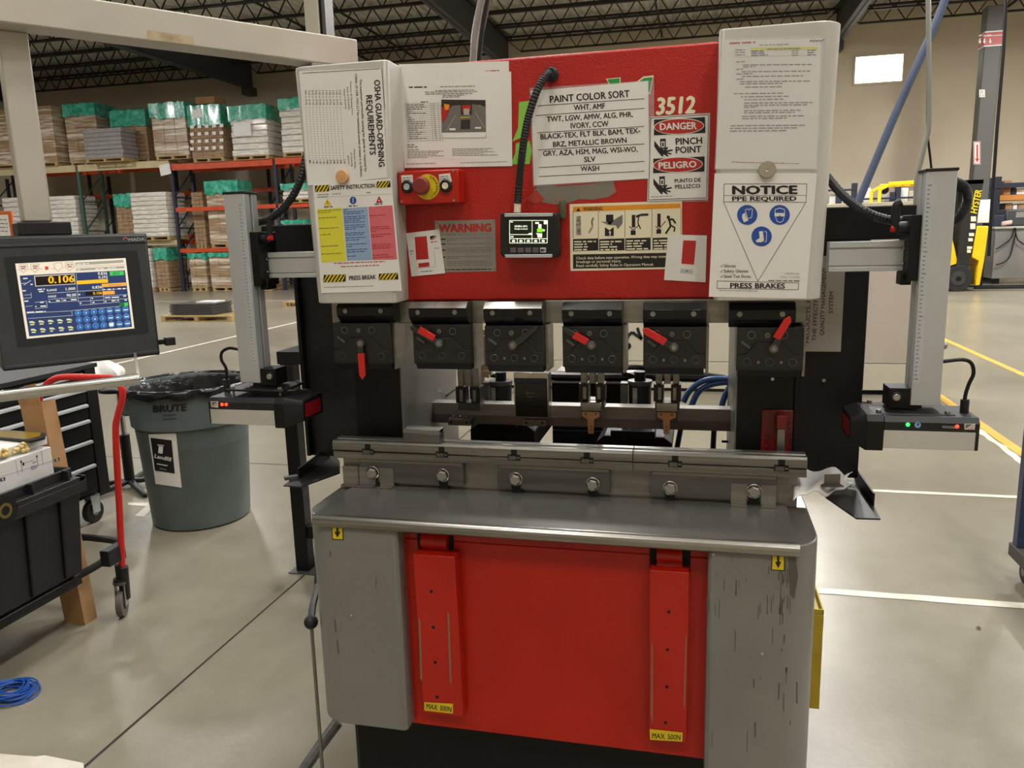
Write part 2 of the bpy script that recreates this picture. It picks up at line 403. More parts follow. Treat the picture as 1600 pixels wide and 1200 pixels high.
# girders, columns
GX = [-25.2, -15.5, -5.95, 4.3, 14.2]
for i, gx in enumerate(GX):
    g = MB(); zb, zt = 7.02, 7.93
    g.box(gx-.13, gx+.13, FY, WY, zb, zb+.03, M_GIRD).box(gx-.13, gx+.13, FY, WY, zt-.03, zt, M_GIRD).box(gx-.012, gx+.012, FY, WY, zb, zt, M_GIRD)
    g.box(gx-.16, gx+.16, WY-.5, WY, zb-.25, zb, M_GIRD)
    g.build('roof_girder', smooth=0, label=['grey steel roof girder farthest left over the pallet racks', 'grey steel roof girder passing above the left pallet racks', 'grey steel roof girder above the centre left of the machine', 'grey steel roof girder ending left of the bright window', 'grey steel roof girder beyond the right edge of the hall'][i], cat='beam', group='roof girders')
def joist(x0, x1):
    b = MB(); zt, zb = 7.93, 7.42
    b.box(x0, x1, -.055, .055, zt-.05, zt, M_JOIST).box(x0+.55, x1-.55, -.05, .05, zb, zb+.045, M_JOIST)
    n = int((x1-x0-1.1)/.6); st = (x1-x0-1.1)/n
    b.beam((x0+.02, 0, zt-.04), (x0+.55, 0, zb+.02), .025, .025, M_JOIST).beam((x1-.02, 0, zt-.04), (x1-.55, 0, zb+.02), .025, .025, M_JOIST)
    for k in range(n):
        a = x0+.55+k*st
        b.beam((a, 0, zb+.02), (a+st/2, 0, zt-.03), .028, .028, M_JOIST).beam((a+st/2, 0, zt-.03), (a+st, 0, zb+.02), .028, .028, M_JOIST)
    return b
bays = [(-25.2, -15.5, 'left'), (-15.5, -5.95, 'centre left'), (-5.95, 4.3, 'middle'), (4.3, 14.2, 'right')]
JL = {'left': 'dark open web roof joist in the far left roof bay', 'centre left': 'dark open web roof joist between the two left girders',
      'middle': 'dark open web roof joist above and behind the red press', 'right': 'dark open web roof joist in the roof bay above the forklift'}
for (a, c, nm) in bays:
    first = None; y = 3.2
    while y < WY-.2:
        if first is None:
            first = joist(a, c).build('roof_joist', smooth=0, label=JL[nm], cat='roof joist', group='roof joists in the %s bay' % nm, origin=((a+c)/2, 0, 7.42)); first.location.y = y
        else:
            d = first.copy(); COL.objects.link(d); d.location.y = y
        y += 1.52
# bridging pipe along the joists
for i, (bx, lab) in enumerate(((-10.8, 'left'), (-9.2, 'second left'), (-.9, 'centre'), (8.9, 'right'))):
    MB().beam((bx, 0, 7.60+.02*i), (bx, WY, 7.60+.02*i), .05, .05, M_JOIST).build('joist_bridging', smooth=0, label='thin dark bridging bar tying the roof joists, %s one' % lab, cat='beam', group='joist bridging')
# hall lamps (the lights themselves are set at the top)
fix = None
for k, (x, y) in enumerate(LAMPS):
    if fix is None:
        fix = thing('hall_lamp', (x, y, LAMP_Z), 'long white high bay lamp hanging under the roof joists', 'lamp', 'high bay lamps over the hall')
        MB().box(x-.27, x+.27, y-.72, y+.72, LAMP_Z+.012, LAMP_Z+.09, M_WHITE).build('housing', fix, bevel=.01)
        MB().box(x-.25, x+.25, y-.7, y+.7, LAMP_Z, LAMP_Z+.011, M_GLOW).build('diffuser', fix, smooth=0)
        h = MB()
        for s_ in (-.5, .5): h.cyl((x, y+s_, LAMP_Z+.09), (x, y+s_, 7.9), .006, M_JOIST, n=6)
        h.build('hanger', fix)
    else:
        f = copy_tree(fix); f.location = (x, y, LAMP_Z)
# steel columns
cb = at(1513, 436, z=0); cx, cy = 7.62, 21.9
col = thing('building_column', (cx, cy, 0), 'dark grey steel column right of the bright window, with red sticker', 'column')
MB().box(cx-.2, cx+.2, cy-.2, cy+.2, 0, 7.0, M_COLM).build('shaft', col, bevel=.02)
st = MB(); S = Sheet(st, y=cy-.2, step=.004)
z = lambda py: at(1530, py, y=cy-.2).z
st.box(cx-.215, cx+.215, cy-.215, cy+.215, z(74), z(50), M_INKR)
for a_, b_ in ((50, 52), (57, 58), (72, 74)): st.box(cx-.217, cx+.217, cy-.217, cy+.217, z(b_), z(a_), M_INKW)
S2 = Sheet(st, y=cy-.219, step=.004)
S2.words((1529, 56), (1549, 55), 1.5, M_INKW)
for px_ in (1531, 1538, 1547): S2.poly([(px_-2.5, 64), (px_, 69), (px_+2.5, 64), (px_+1, 64), (px_+1, 60), (px_-1, 60), (px_-1, 64)], M_INKW)
st.build('red_band_sticker', col, smooth=0)
d = MB(); S = Sheet(d, y=cy-.204, step=.004)
S.rect(1530, 140, 1539, 152, M_INKW); S.text('D', (1532, 146), (1536, 146), 4.5, M_INK); S.text('11', (1532, 151), (1536.5, 151), 3.6, M_INK)
d.build('bay_number_sign', col, smooth=0)
d = MB(); S = Sheet(d, y=cy-.204, step=.004)
S.rect(1521, 221, 1532, 257, M_INKW); S.path([(1522, 222), (1531, 222), (1531, 256), (1522, 256)], 1, M_INKR, 2, True)
S.poly([(1525.5, 226), (1528, 226), (1528, 248), (1530, 248), (1526.5, 254), (1523.5, 248), (1525.5, 248)], M_INKR, 2)
d.build('arrow_sign', col, smooth=0)
cy = 8.75; cx = at(496, 25, y=cy).x+.03
lc = thing('building_column', (cx, cy, 0), 'tan steel column rising behind the grey swing arm', 'column')
MB().box(cx-.16, cx+.05, cy-.13, cy+.13, 0, 7.0, M_PARTC).build('shaft', lc, bevel=.01)
MB().box(cx+.05, cx+.10, cy-.1, cy+.13, 0, 7.0, M_BLK).box(cx+.10, cx+.15, cy-.13, cy+.13, 0, 7.0, M_COLM).build('conduit_and_dark_gap', lc, smooth=0)  # black box paints the dark gap between column and conduit
# conduits and cables hanging from the roof
d = MB(); P = 6.0
path = [(1450, -40), (1451, 60), (1452, 150), (1451, 200), (1445, 225), (1438, 255), (1432, 285), (1431, 330)]
d.tube([at(a_, b_, y=4.2) for a_, b_ in path], .017, M_CONDU, 8, smooth=4)
d.build('drop_conduit', label='galvanised conduit dropping from the roof behind the right sensor post', cat='conduit')
MB().tube([at(a_, b_, y=4.25) for a_, b_ in ((1449, -40), (1449.5, 120), (1449, 200), (1451, 225), (1456, 270), (1460, 330))], .008, M_BLK, 8, smooth=4).build('drop_cable', label='thin black cable tied along the galvanised conduit', cat='cable')
MB().tube([at(a_, b_, y=4.6) for a_, b_ in ((1486, -30), (1465, 30), (1400, 176), (1326, 352), (1316, 376))], .03, mat('slate blue hose', '48546f', .45), 10, smooth=4).build('air_hose', label='straight blue hose slanting down from the roof right of the press', cat='hose')
MB().tube([at(a_, b_, y=15) for a_, b_ in ((1573, -20), (1568, 80), (1558, 200), (1549, 330), (1545, 400))], .03, M_BLK, 8).build('drop_cable', label='black cable hanging beside the dark grey column', cat='cable')
MB().tube([at(a_, b_, y=.55) for a_, b_ in ((736, 130), (740, 85), (742, 55), (748, 20), (757, -20), (765, -60))], .011, M_CONDU, 10, smooth=4).build('feed_conduit', label='light grey flexible conduit rising from the press top', cat='conduit')
MB().tube([at(a_, b_, y=.58) for a_, b_ in ((748, 130), (749, 85), (754, 40), (761, 0), (768, -60))], .008, M_BLKP, 10, smooth=4).build('feed_cable', label='black cable rising from the press top beside grey conduit', cat='cable')
MB().tube([at(a_, b_, y=.60) for a_, b_ in ((743, 130), (746, 85), (757, 30), (764, 0), (770, -60))], .008, mat('brown cable', '6a5a50', .5), 10, smooth=4).build('feed_cable', label='brown cable rising from the press top behind grey conduit', cat='cable')

# floor joints and tape
def strip(x0, x1, y0, y1, m, name, label, cat, z=.002, wob=0):
    b = MB(); n = 24; al = (y1-y0) > (x1-x0); v = []; f = []
    for i in range(n+1):
        t = i/n
        a, c = random.uniform(-wob, wob), random.uniform(-wob, wob)
        if al: v += [(x0+a, y0+(y1-y0)*t, z), (x1+c, y0+(y1-y0)*t, z)]
        else: v += [(x0+(x1-x0)*t, y1+a, z), (x0+(x1-x0)*t, y0+c, z)]
    for i in range(n): f.append((2*i, 2*i+1, 2*i+3, 2*i+2))
    b.add(v, f, m); return b.build(name, label=label, cat=cat, smooth=0, kind=None if cat else 'structure')
strip(-1.466, -1.456, FY+.1, WY-.1, M_JOINT, 'trim_1', None, None, .001, .002)
jy = at(420, 725, z=0).y
strip(LX+.1, RX-.1, jy-.004, jy+.004, M_JOINT, 'trim_2', None, None, .001, .001)
ly = at(1440, 935, z=0).y
strip(.75, 2.6, ly-.028, ly+.028, M_TAPEW, 'floor_tape', 'white tape line across the floor right of the press base', 'floor tape', wob=.003)
ly = at(1480, 772, z=0).y
strip(1.2, 3.2, ly-.022, ly+.022, M_TAPEW, 'floor_tape', 'thin white tape line on the floor below the right sensor head', 'floor tape', wob=.002)
strip(3.64, 3.72, 5.2, 24, M_TAPEY, 'floor_tape', 'far yellow tape line running back towards the forklift', 'floor tape', wob=.004)
strip(2.52, 2.60, 3.0, 12, M_TAPEY, 'floor_tape', 'near yellow tape line running behind the right sensor head', 'floor tape', wob=.004)
strip(2.46, 2.515, 3.0, 5.2, M_TAPEW, 'floor_tape', 'worn white tape strip alongside the near yellow line', 'floor tape', wob=.012)
strip(-7.38, -7.30, 4.5, 24, M_TAPEW, 'floor_tape', 'white tape line in the aisle before the pallet racks', 'floor tape', wob=.003)
ly = at(420, 470, z=0).y
strip(-16, -3, ly-.05, ly+.05, M_TAPEW, 'floor_tape', 'white tape line crossing the aisle near the racks', 'floor tape', wob=.003)
d = MB(); S = Sheet(d, P=(0,0,.002), N=(0,0,1))
S.poly([(-20, 1176), (30, 1180), (55, 1182), (70, 1180), (130, 1192), (134, 1215), (-20, 1215)], M_TAPEW, 0)
d.build('floor_tape', label='wide torn white tape at the bottom left of the floor', cat='floor tape', smooth=0)
d = MB(); S = Sheet(d, P=(0,0,.002), N=(0,0,1))
S.poly([(210, 806), (228, 791), (200, 789), (200, 785), (248, 786), (247, 793), (236, 795), (226, 808)], M_TAPEW, 0)
d.build('floor_tape', label='short white tape corner mark beside the grey waste bin', cat='floor tape', smooth=0)
d = MB(); S = Sheet(d, P=(0,0,.002), N=(0,0,1))
S.poly([(200, 747), (214, 739), (222, 741), (210, 748)], M_TAPEW, 0)
d.build('floor_tape', label='small white tape mark behind the black stand', cat='floor tape', smooth=0)
d = MB(); S = Sheet(d, P=(0,0,.002), N=(0,0,1))
S.poly([(133, 846), (143, 839), (156, 840), (146, 847)], M_TAPEW, 0); S.words((138, 845), (150, 841), 1.6, M_INK, 1)
d.build('floor_label', label='small printed white label stuck on the floor behind red handle', cat='label', smooth=0)
nut = at(1529, 983, z=0)
MB().lathe([(.004, 0), (.009, 0), (.009, .009), (.004, .009), (.004, 0)], nut, M_BRIGHT, 6).build('loose_nut', label='loose steel nut lying on the open floor at right', cat='nut')

# partition wall behind the press
py0 = 5.89
def zz(px_, py_): return at(px_, py_, y=py0).z
pt = thing('partition_wall', (.4, py0, 0), 'low pale partition wall standing behind the press', 'partition')
xs = [-1.95, -.42, .95, 2.56]
for i in range(3):
    MB().box(xs[i]+.012, xs[i+1]-.012, py0, py0+.05, .30, 1.66, [M_PARTC, M_PARTC, M_PART][i]).build('panel', pt, bevel=.006)
MB().box(xs[0], xs[3], py0-.012, py0+.062, 1.66, 1.78, M_PARTB).build('top_rail', pt, bevel=.006)
MB().box(xs[0], xs[3], py0-.008, py0+.058, .03, .295, M_PARTC).build('base_panel', pt, bevel=.004)
MB().box(xs[0], xs[3], py0, py0+.05, 0, .03, M_BLK).build('floor_track', pt, smooth=0)
d = MB(); S = Sheet(d, y=py0-.006, step=.001)
S.path([(976, 541), (975, 546), (981, 545), (985, 540), (978, 535), (982, 524), (988, 519), (999, 527), (1003, 530), (998, 519), (996, 512)], 4.5, M_INK)
d.build('marker_scrawl', pt, smooth=0)

# ================================================================== PRESS
def X(px_, py_, y): return at(px_, py_, y=y).x
def Z(px_, py_, y): return at(px_, py_, y=y).z
def rr(x0, y0, x1, y1, y):
    """photo rectangle on the plane y -> x0,x1,z0,z1"""
    a = at(x0, y0, y=y); b = at(x1, y1, y=y); c = at(x0, y1, y=y); d = at(x1, y0, y=y)
    return ((a.x+c.x)/2, (b.x+d.x)/2, (b.z+c.z)/2, (a.z+d.z)/2)
def rbox(mb, x0, y0, x1, y1, yf, dep, m):
    a = rr(x0, y0, x1, y1, yf); return mb.box(a[0], a[1], yf, yf+dep, a[2], a[3], m)
press = thing('press_brake', (0, .2, 0), 'red and grey sheet metal press brake standing in the middle', 'machine')
# side frames, black guards, base
for s in (-1, 1):
    b = MB(); xi, xo = .462*s, .60*s
    x0, x1 = min(xi, xo), max(xi, xo)
    b.box(x0, x1, .10, .62, .1, 2.0, M_BLK)
    xa, xb = (xi, xi+.004) if s < 0 else (xi-.004, xi)
    b.box(xa, xb, .104, .62, .36, 1.41, M_GREY)
    b.build('side_frame', press)
    g = MB(); x0, x1 = min(.60*s, .765*s), max(.60*s, .765*s)
    g.box(x0, x1, .115, .135, .945, 1.545, M_BLKP if s < 0 else M_BLK)
    g.box(min(.60*s, .868*s), max(.60*s, .868*s), .115, .155, 1.545, 1.625, M_BLK)
    g.box(x0, x0+.012, .09, .115, .95, 1.50, M_BLK)
    g.build('side_guard', press, bevel=.003)
b = MB(); b.box(-.545, .60, -.15, .62, 0, .37, M_BLK); b.build('base', press, bevel=.004)
b = MB(); b.box(-.6, .6, .44, .62, .37, .86, M_BLK).build('rear_beam', press)
# upper red housing
zt = 2.0
b = MB(); b.box(-.55, .55, .0, .36, 1.415, zt, M_RED)
S = Sheet(b, y=-.0006)
patch = [(834, 297), (846, 285), (870, 291), (905, 289), (958, 283), (963, 300), (950, 308), (925, 312), (905, 311), (888, 317), (870, 320), (846, 316), (838, 305)]
M_BARE = mat('bare primer patch', '77756c', .5, col2='8a6a5c', scale=14, contrast=(.5, .72))
S.poly(patch, M_BARE, 0); S.poly([(822, 310), (838, 296), (846, 306), (852, 312), (838, 318), (828, 316)], mat('thin red over primer', 'a83626', .5), 1)
b.build('upper_housing', press, bevel=.006)
# upper covers with one big rounded outer edge
def cover(x_in, x_out, y0, y1, z0, z1, r, m, name, top=None, lean=None):
    s = 1 if x_out > x_in else -1; pts = [(x_in, y1), (x_in, y0+.008), (x_in+s*.008, y0)]
    for k in range(9):
        a = PI/2*k/8; pts.append((x_out-s*r+s*r*math.sin(a), y0+r-r*math.cos(a)))
    pts.append((x_out, y1))
    if s < 0: pts = pts[::-1]
    b = MB(); b.prism([(x, y, z0) for x, y in pts], (0, 0, z1-z0), m, mcap=top)
    if lean:
        xm = (x_in+x_out)/2; hw_ = abs(x_out-x_in)/2
        for i in range(len(pts)):
            v = b.vs[i]; v.x += (lean[0] if abs(v.x-x_out) < hw_ else lean[1])
    return b
cl = cover(-.372, -.630, -.09, .10, 1.418, 2.0, .04, M_COVER, '', lean=(.018, -.012))
cl.build('upper_cover', press, bevel=.003)
cr = cover(.395, .648, -.09, .10, 1.418, 2.005, .055, M_COVER, '', lean=(-.016, 0))
cr.build('upper_cover', press, bevel=.003)
# lower grey covers and red front
M_TOPW = mat('worn cover top', '706e69', .3, .7, col2='8b8984', scale=8)
b = cover(-.352, -.612, -.25, .10, .325, .896, .085, M_GREY, '', M_TOPW)
S = Sheet(b, y=-.2503)
for i in range(14):
    x = random.uniform(520, 612); y = random.uniform(850, 1090); S.line((x, y), (x+random.uniform(-1, 1), y+random.uniform(3, 14)), 1.0, M_INKG, 1)
for (x, y, h) in ((527, 1000, 22), (523, 968, 20), (515, 860, 10)): S.line((x, y), (x+2, y+h), 1.6, M_DKSTEEL, 1)
b.build('lower_cover', press, bevel=.003)
b = cover(.392, .632, -.25, .10, .31, .896, .085, M_GREY, '', M_TOPW)
S = Sheet(b, y=-.2503); M_WEAR = mat('worn paint streak', '55514a', .6)
for i in range(46):
    x = random.choice([random.uniform(1112, 1230), random.uniform(1216, 1236)]); y = random.choice([random.uniform(862, 950), random.uniform(862, 1150)])
    S.line((x, y), (x-.5, y+random.uniform(4, 34)), random.uniform(.7, 1.8), M_WEAR, 1)
S.poly([(1233, 868), (1243, 866), (1247, 900), (1241, 936), (1236, 930), (1234, 895)], M_WEAR, 1)
for (x, y, h) in ((1245, 1065, 34), (1229, 1043, 8), (1105, 935, 22), (1178, 1060, 14), (1180, 1128, 24)): S.line((x, y), (x, y+h), 2.2, M_DKSTEEL, 1)
b.build('lower_cover', press, bevel=.003)
b = MB(); yR = -.20
zb = Z(870, 1158, yR)
b.box(-.37, .41, yR, .05, zb, .835, M_REDF)
b.prism([(-.37, yR, .835), (-.37, yR+.012, .886), (-.37, .05, .886), (-.37, .05, .835)], (.78, 0, 0), M_RED)
b.build('front_panel', press, bevel=.003)
def pedal(cx0, top, bot, hole, tongue, name_label, lab, dots, wear):
    b = MB(); yf = -.245
    T = [at(*p, y=yf) for p in top]; B = [at(*p, y=yf+.018) for p in bot]
    x0, x1 = T[0].x, T[1].x; zt_, zb_ = (T[0].z+T[1].z)/2, (B[0].z+B[1].z)/2
    b.prism([(x0, yf, zt_), (x0, yf+.016, zb_), (x0, yR, zb_), (x0, yR, zt_)], (x1-x0, 0, 0), M_REDF)
    P0 = Vector((0, yf, zt_)); N = Vector((0, -(zt_-zb_), -.016)).normalized(); N = -N if N.y > 0 else N
    S = Sheet(b, P=P0+N*.0004, N=N)
    for d in dots: S.ell(d[0], d[1], 2.6, 2.6, M_VOID, 1, 14)
    M_W = mat('rubbed primer edge', '8a6a52', .6)
    for wv in wear: S.poly(wv, M_W, 1)
    o = b.build('sheet_support', press, bevel=.002)
    l = MB(); S2 = Sheet(l, P=P0+N*.0008, N=N)
    S2.poly(lab, M_YEL, 1); a, c = lab[3], lab[2]
    S2.text('MAX. 500N', (a[0]+3, a[1]-3), (c[0]-3, c[1]-3), 8, M_INK, 2, .01)
    l.build('limit_label', o, smooth=0, label='yellow MAX. 500N sticker')
    h = MB(); q = rr(*hole, yR); h.box(q[0], q[1], yR-.002, yR+.0, q[2], q[3], M_VOID); h.build('slot', o, smooth=0)
    t = MB(); q = rr(*tongue, yR-.02); r = (q[1]-q[0])
    t.prism([(q[0], yR-.012-.014*math.sin(PI*k/8), q[2]+(q[3]-q[2])*(.3+.7*k/8)) for k in range(9)]+[(q[0], yR-.002, q[3]), (q[0], yR-.002, q[2]), (q[0], yR-.022, q[2])], (r, 0, 0), M_REDF)
    t.build('roller', o)
    return o
pedal(0, [(645, 868), (710, 868)], [(657, 1115), (709, 1115)], (653, 830, 709, 872), (658, 836, 698, 872), '', [(663, 1097), (708, 1099.5), (708, 1115), (663, 1110)],
      [(674, 924), (677, 980), (680, 1035), (683, 1089)], [[(654, 965), (657, 970), (660, 1065), (657, 1060)], [(699, 955), (702, 960), (706, 1070), (703, 1065)]])
pedal(0, [(1015, 892), (1077, 894)], [(1015, 1157), (1071, 1157)], (1015, 849, 1079, 892), (1026, 858, 1066, 892), '', [(1015, 1139), (1066.6, 1144.4), (1066, 1158.8), (1016, 1155.8)],
      [(1045, 956), (1043, 1015), (1042, 1073), (1040, 1129)], [[(1018, 1000), (1020, 1010), (1020, 1130), (1017, 1120)], [(1071, 1000), (1073, 990), (1070, 1110), (1068, 1100)]])
# screws and labels on the lower covers
for (x, y) in ((549, 962), (1191, 1022), (541, 818), (1200, 859), (1114, 866)):
    p = at(x, y, y=-.25); MB().lathe([(.0045, 0), (.0045, .002), (.003, .0032), (.0001, .0034)], p, M_BRIGHT, 10, axis=(0, -1, 0)).build('screw', press)
for q in ([(518, 812), (536, 814), (537, 844), (519, 843)], [(1206, 857), (1226.5, 859), (1226, 892), (1205, 891)]):
    b = MB(); S = Sheet(b, y=-.2506)
    S.poly(q, M_INK, 1); cx = sum(p[0] for p in q)/4; t = q[0][1]; h = q[3][1]-t; w = q[1][0]-q[0][0]
    S.poly([(q[0][0]+1.4, t+1.2), (q[1][0]-1.4, q[1][1]+1.2), (q[2][0]-1.4, q[2][1]-1.4), (q[3][0]+1.4, q[3][1]-1.4)], M_YEL, 2)
    S.poly([(cx-1.8, t+4), (cx+1.8, t+4), (cx+1.8, t+h*.6), (cx+5, t+h*.6), (cx, t+h*.9), (cx-5, t+h*.6), (cx-1.8, t+h*.6)], M_INK, 3)
    b.build('arrow_label', press, smooth=0, label='yellow label with black down arrow')
b = MB(); S = Sheet(b, y=-.2506); S.poly([(551, 817), (612, 820), (612, 825), (551, 822)], M_YEL, 1); b.build('yellow_strip', press, smooth=0)
b = MB(); S = Sheet(b, y=-.2506); S.poly([(1157, 858), (1170, 859), (1163, 866)], mat('pale blue sticker', '7fa8b8', .4), 1); b.build('sticker', press, smooth=0)
# table plate with rolled lip
b = MB(); xL, xR_ = -.571, .584
b.box(xL+.003, xR_-.003, -.245, -.002, .8965, .904, M_TABLE)
prof = []
for k in range(13):
    a = math.radians(90+k*16.5); prof.append((-.2465+.0175*math.cos(a), .8875+.0165*math.sin(a)))
prof += [(-.2465, .871), (-.246, .8965)]
b.prism([(xL, y, z) for y, z in prof], (xR_-xL, 0, 0), mat('worn lip steel', '85837d', .26, .9, col2='9b9993', scale=5, stretch=(.5, 8, 8)))
b.build('table_plate', press, bevel=.001, smooth=40)
# clamp bar, plates, bolts
yc = .006
b = MB(); q = rr(536, 713, 1243, 783, yc); b.box(-.607, .607, yc, .07, .896, .985, M_GRSTEEL); b.build('clamp_bar', press, bevel=.002)
zc0, zc1 = .900, .980
def clamp(x0, x1, ends):
    b = MB(); b.box(x0, x1, yc-.018, yc, .915, .984, M_DKSTEEL)
    b.box(x0+.003, x1-.003, yc-.0195, yc-.018, .972, .980, M_STEEL)
    return b.build('die_clamp', press, bevel=.002)
cps = [(X(563, 740, yc-.018), X(724, 745, yc-.018)), (X(778, 748, yc-.018), X(953, 752, yc-.018)), (X(1017, 758, yc-.018), X(1214, 765, yc-.018))]
cobs = [clamp(a, c, 0) for a, c in cps]
for (x0, x1) in ((536, 561), (560, 586), (593, 615), (1143, 1168), (1190, 1214)):
    a, c = X(x0, 740, yc-.019), X(x1, 740, yc-.019)
    MB().box(a, c, yc-.020, yc-.018 if x0 > 540 else yc, .908, .957, M_GRSTEEL).box(a, c, yc-.04, yc-.018, .905, .908, M_BRIGHT).build('stop_plate', press)
for i, (x, y) in enumerate(((583, 738), (692, 742), (806, 748), (926, 756), (1047, 762), (1178, 767))):
    p = at(x, y, y=yc-.02); ob = cobs[i//2]
    b = MB(); b.lathe([(.0001, 0), (.019, 0), (.019, .003), (.0165, .0045), (.0165, .006)], p, M_BRIGHT, 24, axis=(0, -1, 0))
    b.lathe([(.0145, .006), (.0145, .014), (.0125, .0165), (.0001, .0168)], p, M_SILV, 6, axis=(0, -1, 0))
    b.build('clamp_bolt', ob, smooth=25)
    MB().box(p.x-.013, p.x+.013, yc-.0182, yc-.001, .8965, p.z-.012, M_VOID).build('bolt_slot', ob, smooth=0)
# die rail in two lengths
prof = [(-.022, .983), (-.022, 1.003), (-.016, 1.004), (-.016, 1.006), (-.026, 1.008), (-.026, 1.0275), (-.020, 1.034), (-.008, 1.034), (-.004, 1.03), (.004, 1.03), (.008, 1.034), (.03, 1.034), (.034, 1.028), (.034, .983)]
xs_ = [X(520, 690, -.02), X(989, 705, -.02), X(1262, 715, -.02)]
for i in range(2):
    b = MB(); b.prism([(xs_[i]+.0006, y, z) for y, z in prof], (xs_[i+1]-xs_[i]-.0012, 0, 0), mat('die rail steel', '6c6b66', .3, .75, col2='86847d', scale=4, stretch=(.5, 20, 20)))
    o = b.build('die_rail', press, bevel=.001)
    for j, px_ in enumerate((575, 690, 803, 917, 1055, 1222)):
        if (px_ > 989) != (i == 1): continue
        c = X(px_, 705, -.026)
        n = MB(); n.box(c-.008, c+.008, -.0268, -.0255, 1.012, 1.0275, M_VOID).box(c-.017, c+.017, -.0268, -.0255, .998, 1.014, M_VOID)
        n.box(c-.014, c+.006, -.0285, -.0265, 1.000, 1.010, M_DKSTEEL).box(c+.008, c+.015, -.028, -.0265, 1.004, 1.007, M_STEEL)
        n.build('notch', o, smooth=0)
b = MB(); S = Sheet(b, y=-.0265)
S.text('K2', (736, 712), (765, 713), 13, M_INKG, 0); b.build('engraved_mark', press, smooth=0)
# upper beam and punch holders
b = MB(); b.box(-.607, .607, .0, .10, 1.357, 1.415, M_GRSTEEL); b.build('upper_beam', press, bevel=.002)
yB = -.045
H = [(529, 615, 522, 610, 470, 505, 578), (641, 731, 646, 736, 472, 507, 578), (757, 848, 758, 850, 472, 509, 582), (879, 972, 879, 972, 473, 510, 584), (1005, 1104, 1005, 1103, 473, 511, 586), (1139, 1243, 1151, 1256, 473, 512, 590)]
M_LEVER = mat('dark lever steel', '3c3c3b', .3, .6)
LEV = [((563, 537), (564.5, 552), (567, 592), (567, 594), 1), ((686, 537), (679, 529), (655, 515), (641, 511), 1), ((801, 540), (836, 513), (838, 511), (840, 510), 0),
       ((924, 540), (918, 535), (897, 523), (880, 513), 1), ((1053, 543), (1040, 535), (1004, 514), (1004, 514), 2), ((1209, 545), (1213, 529), (1234, 494), (1234, 494), 2)]
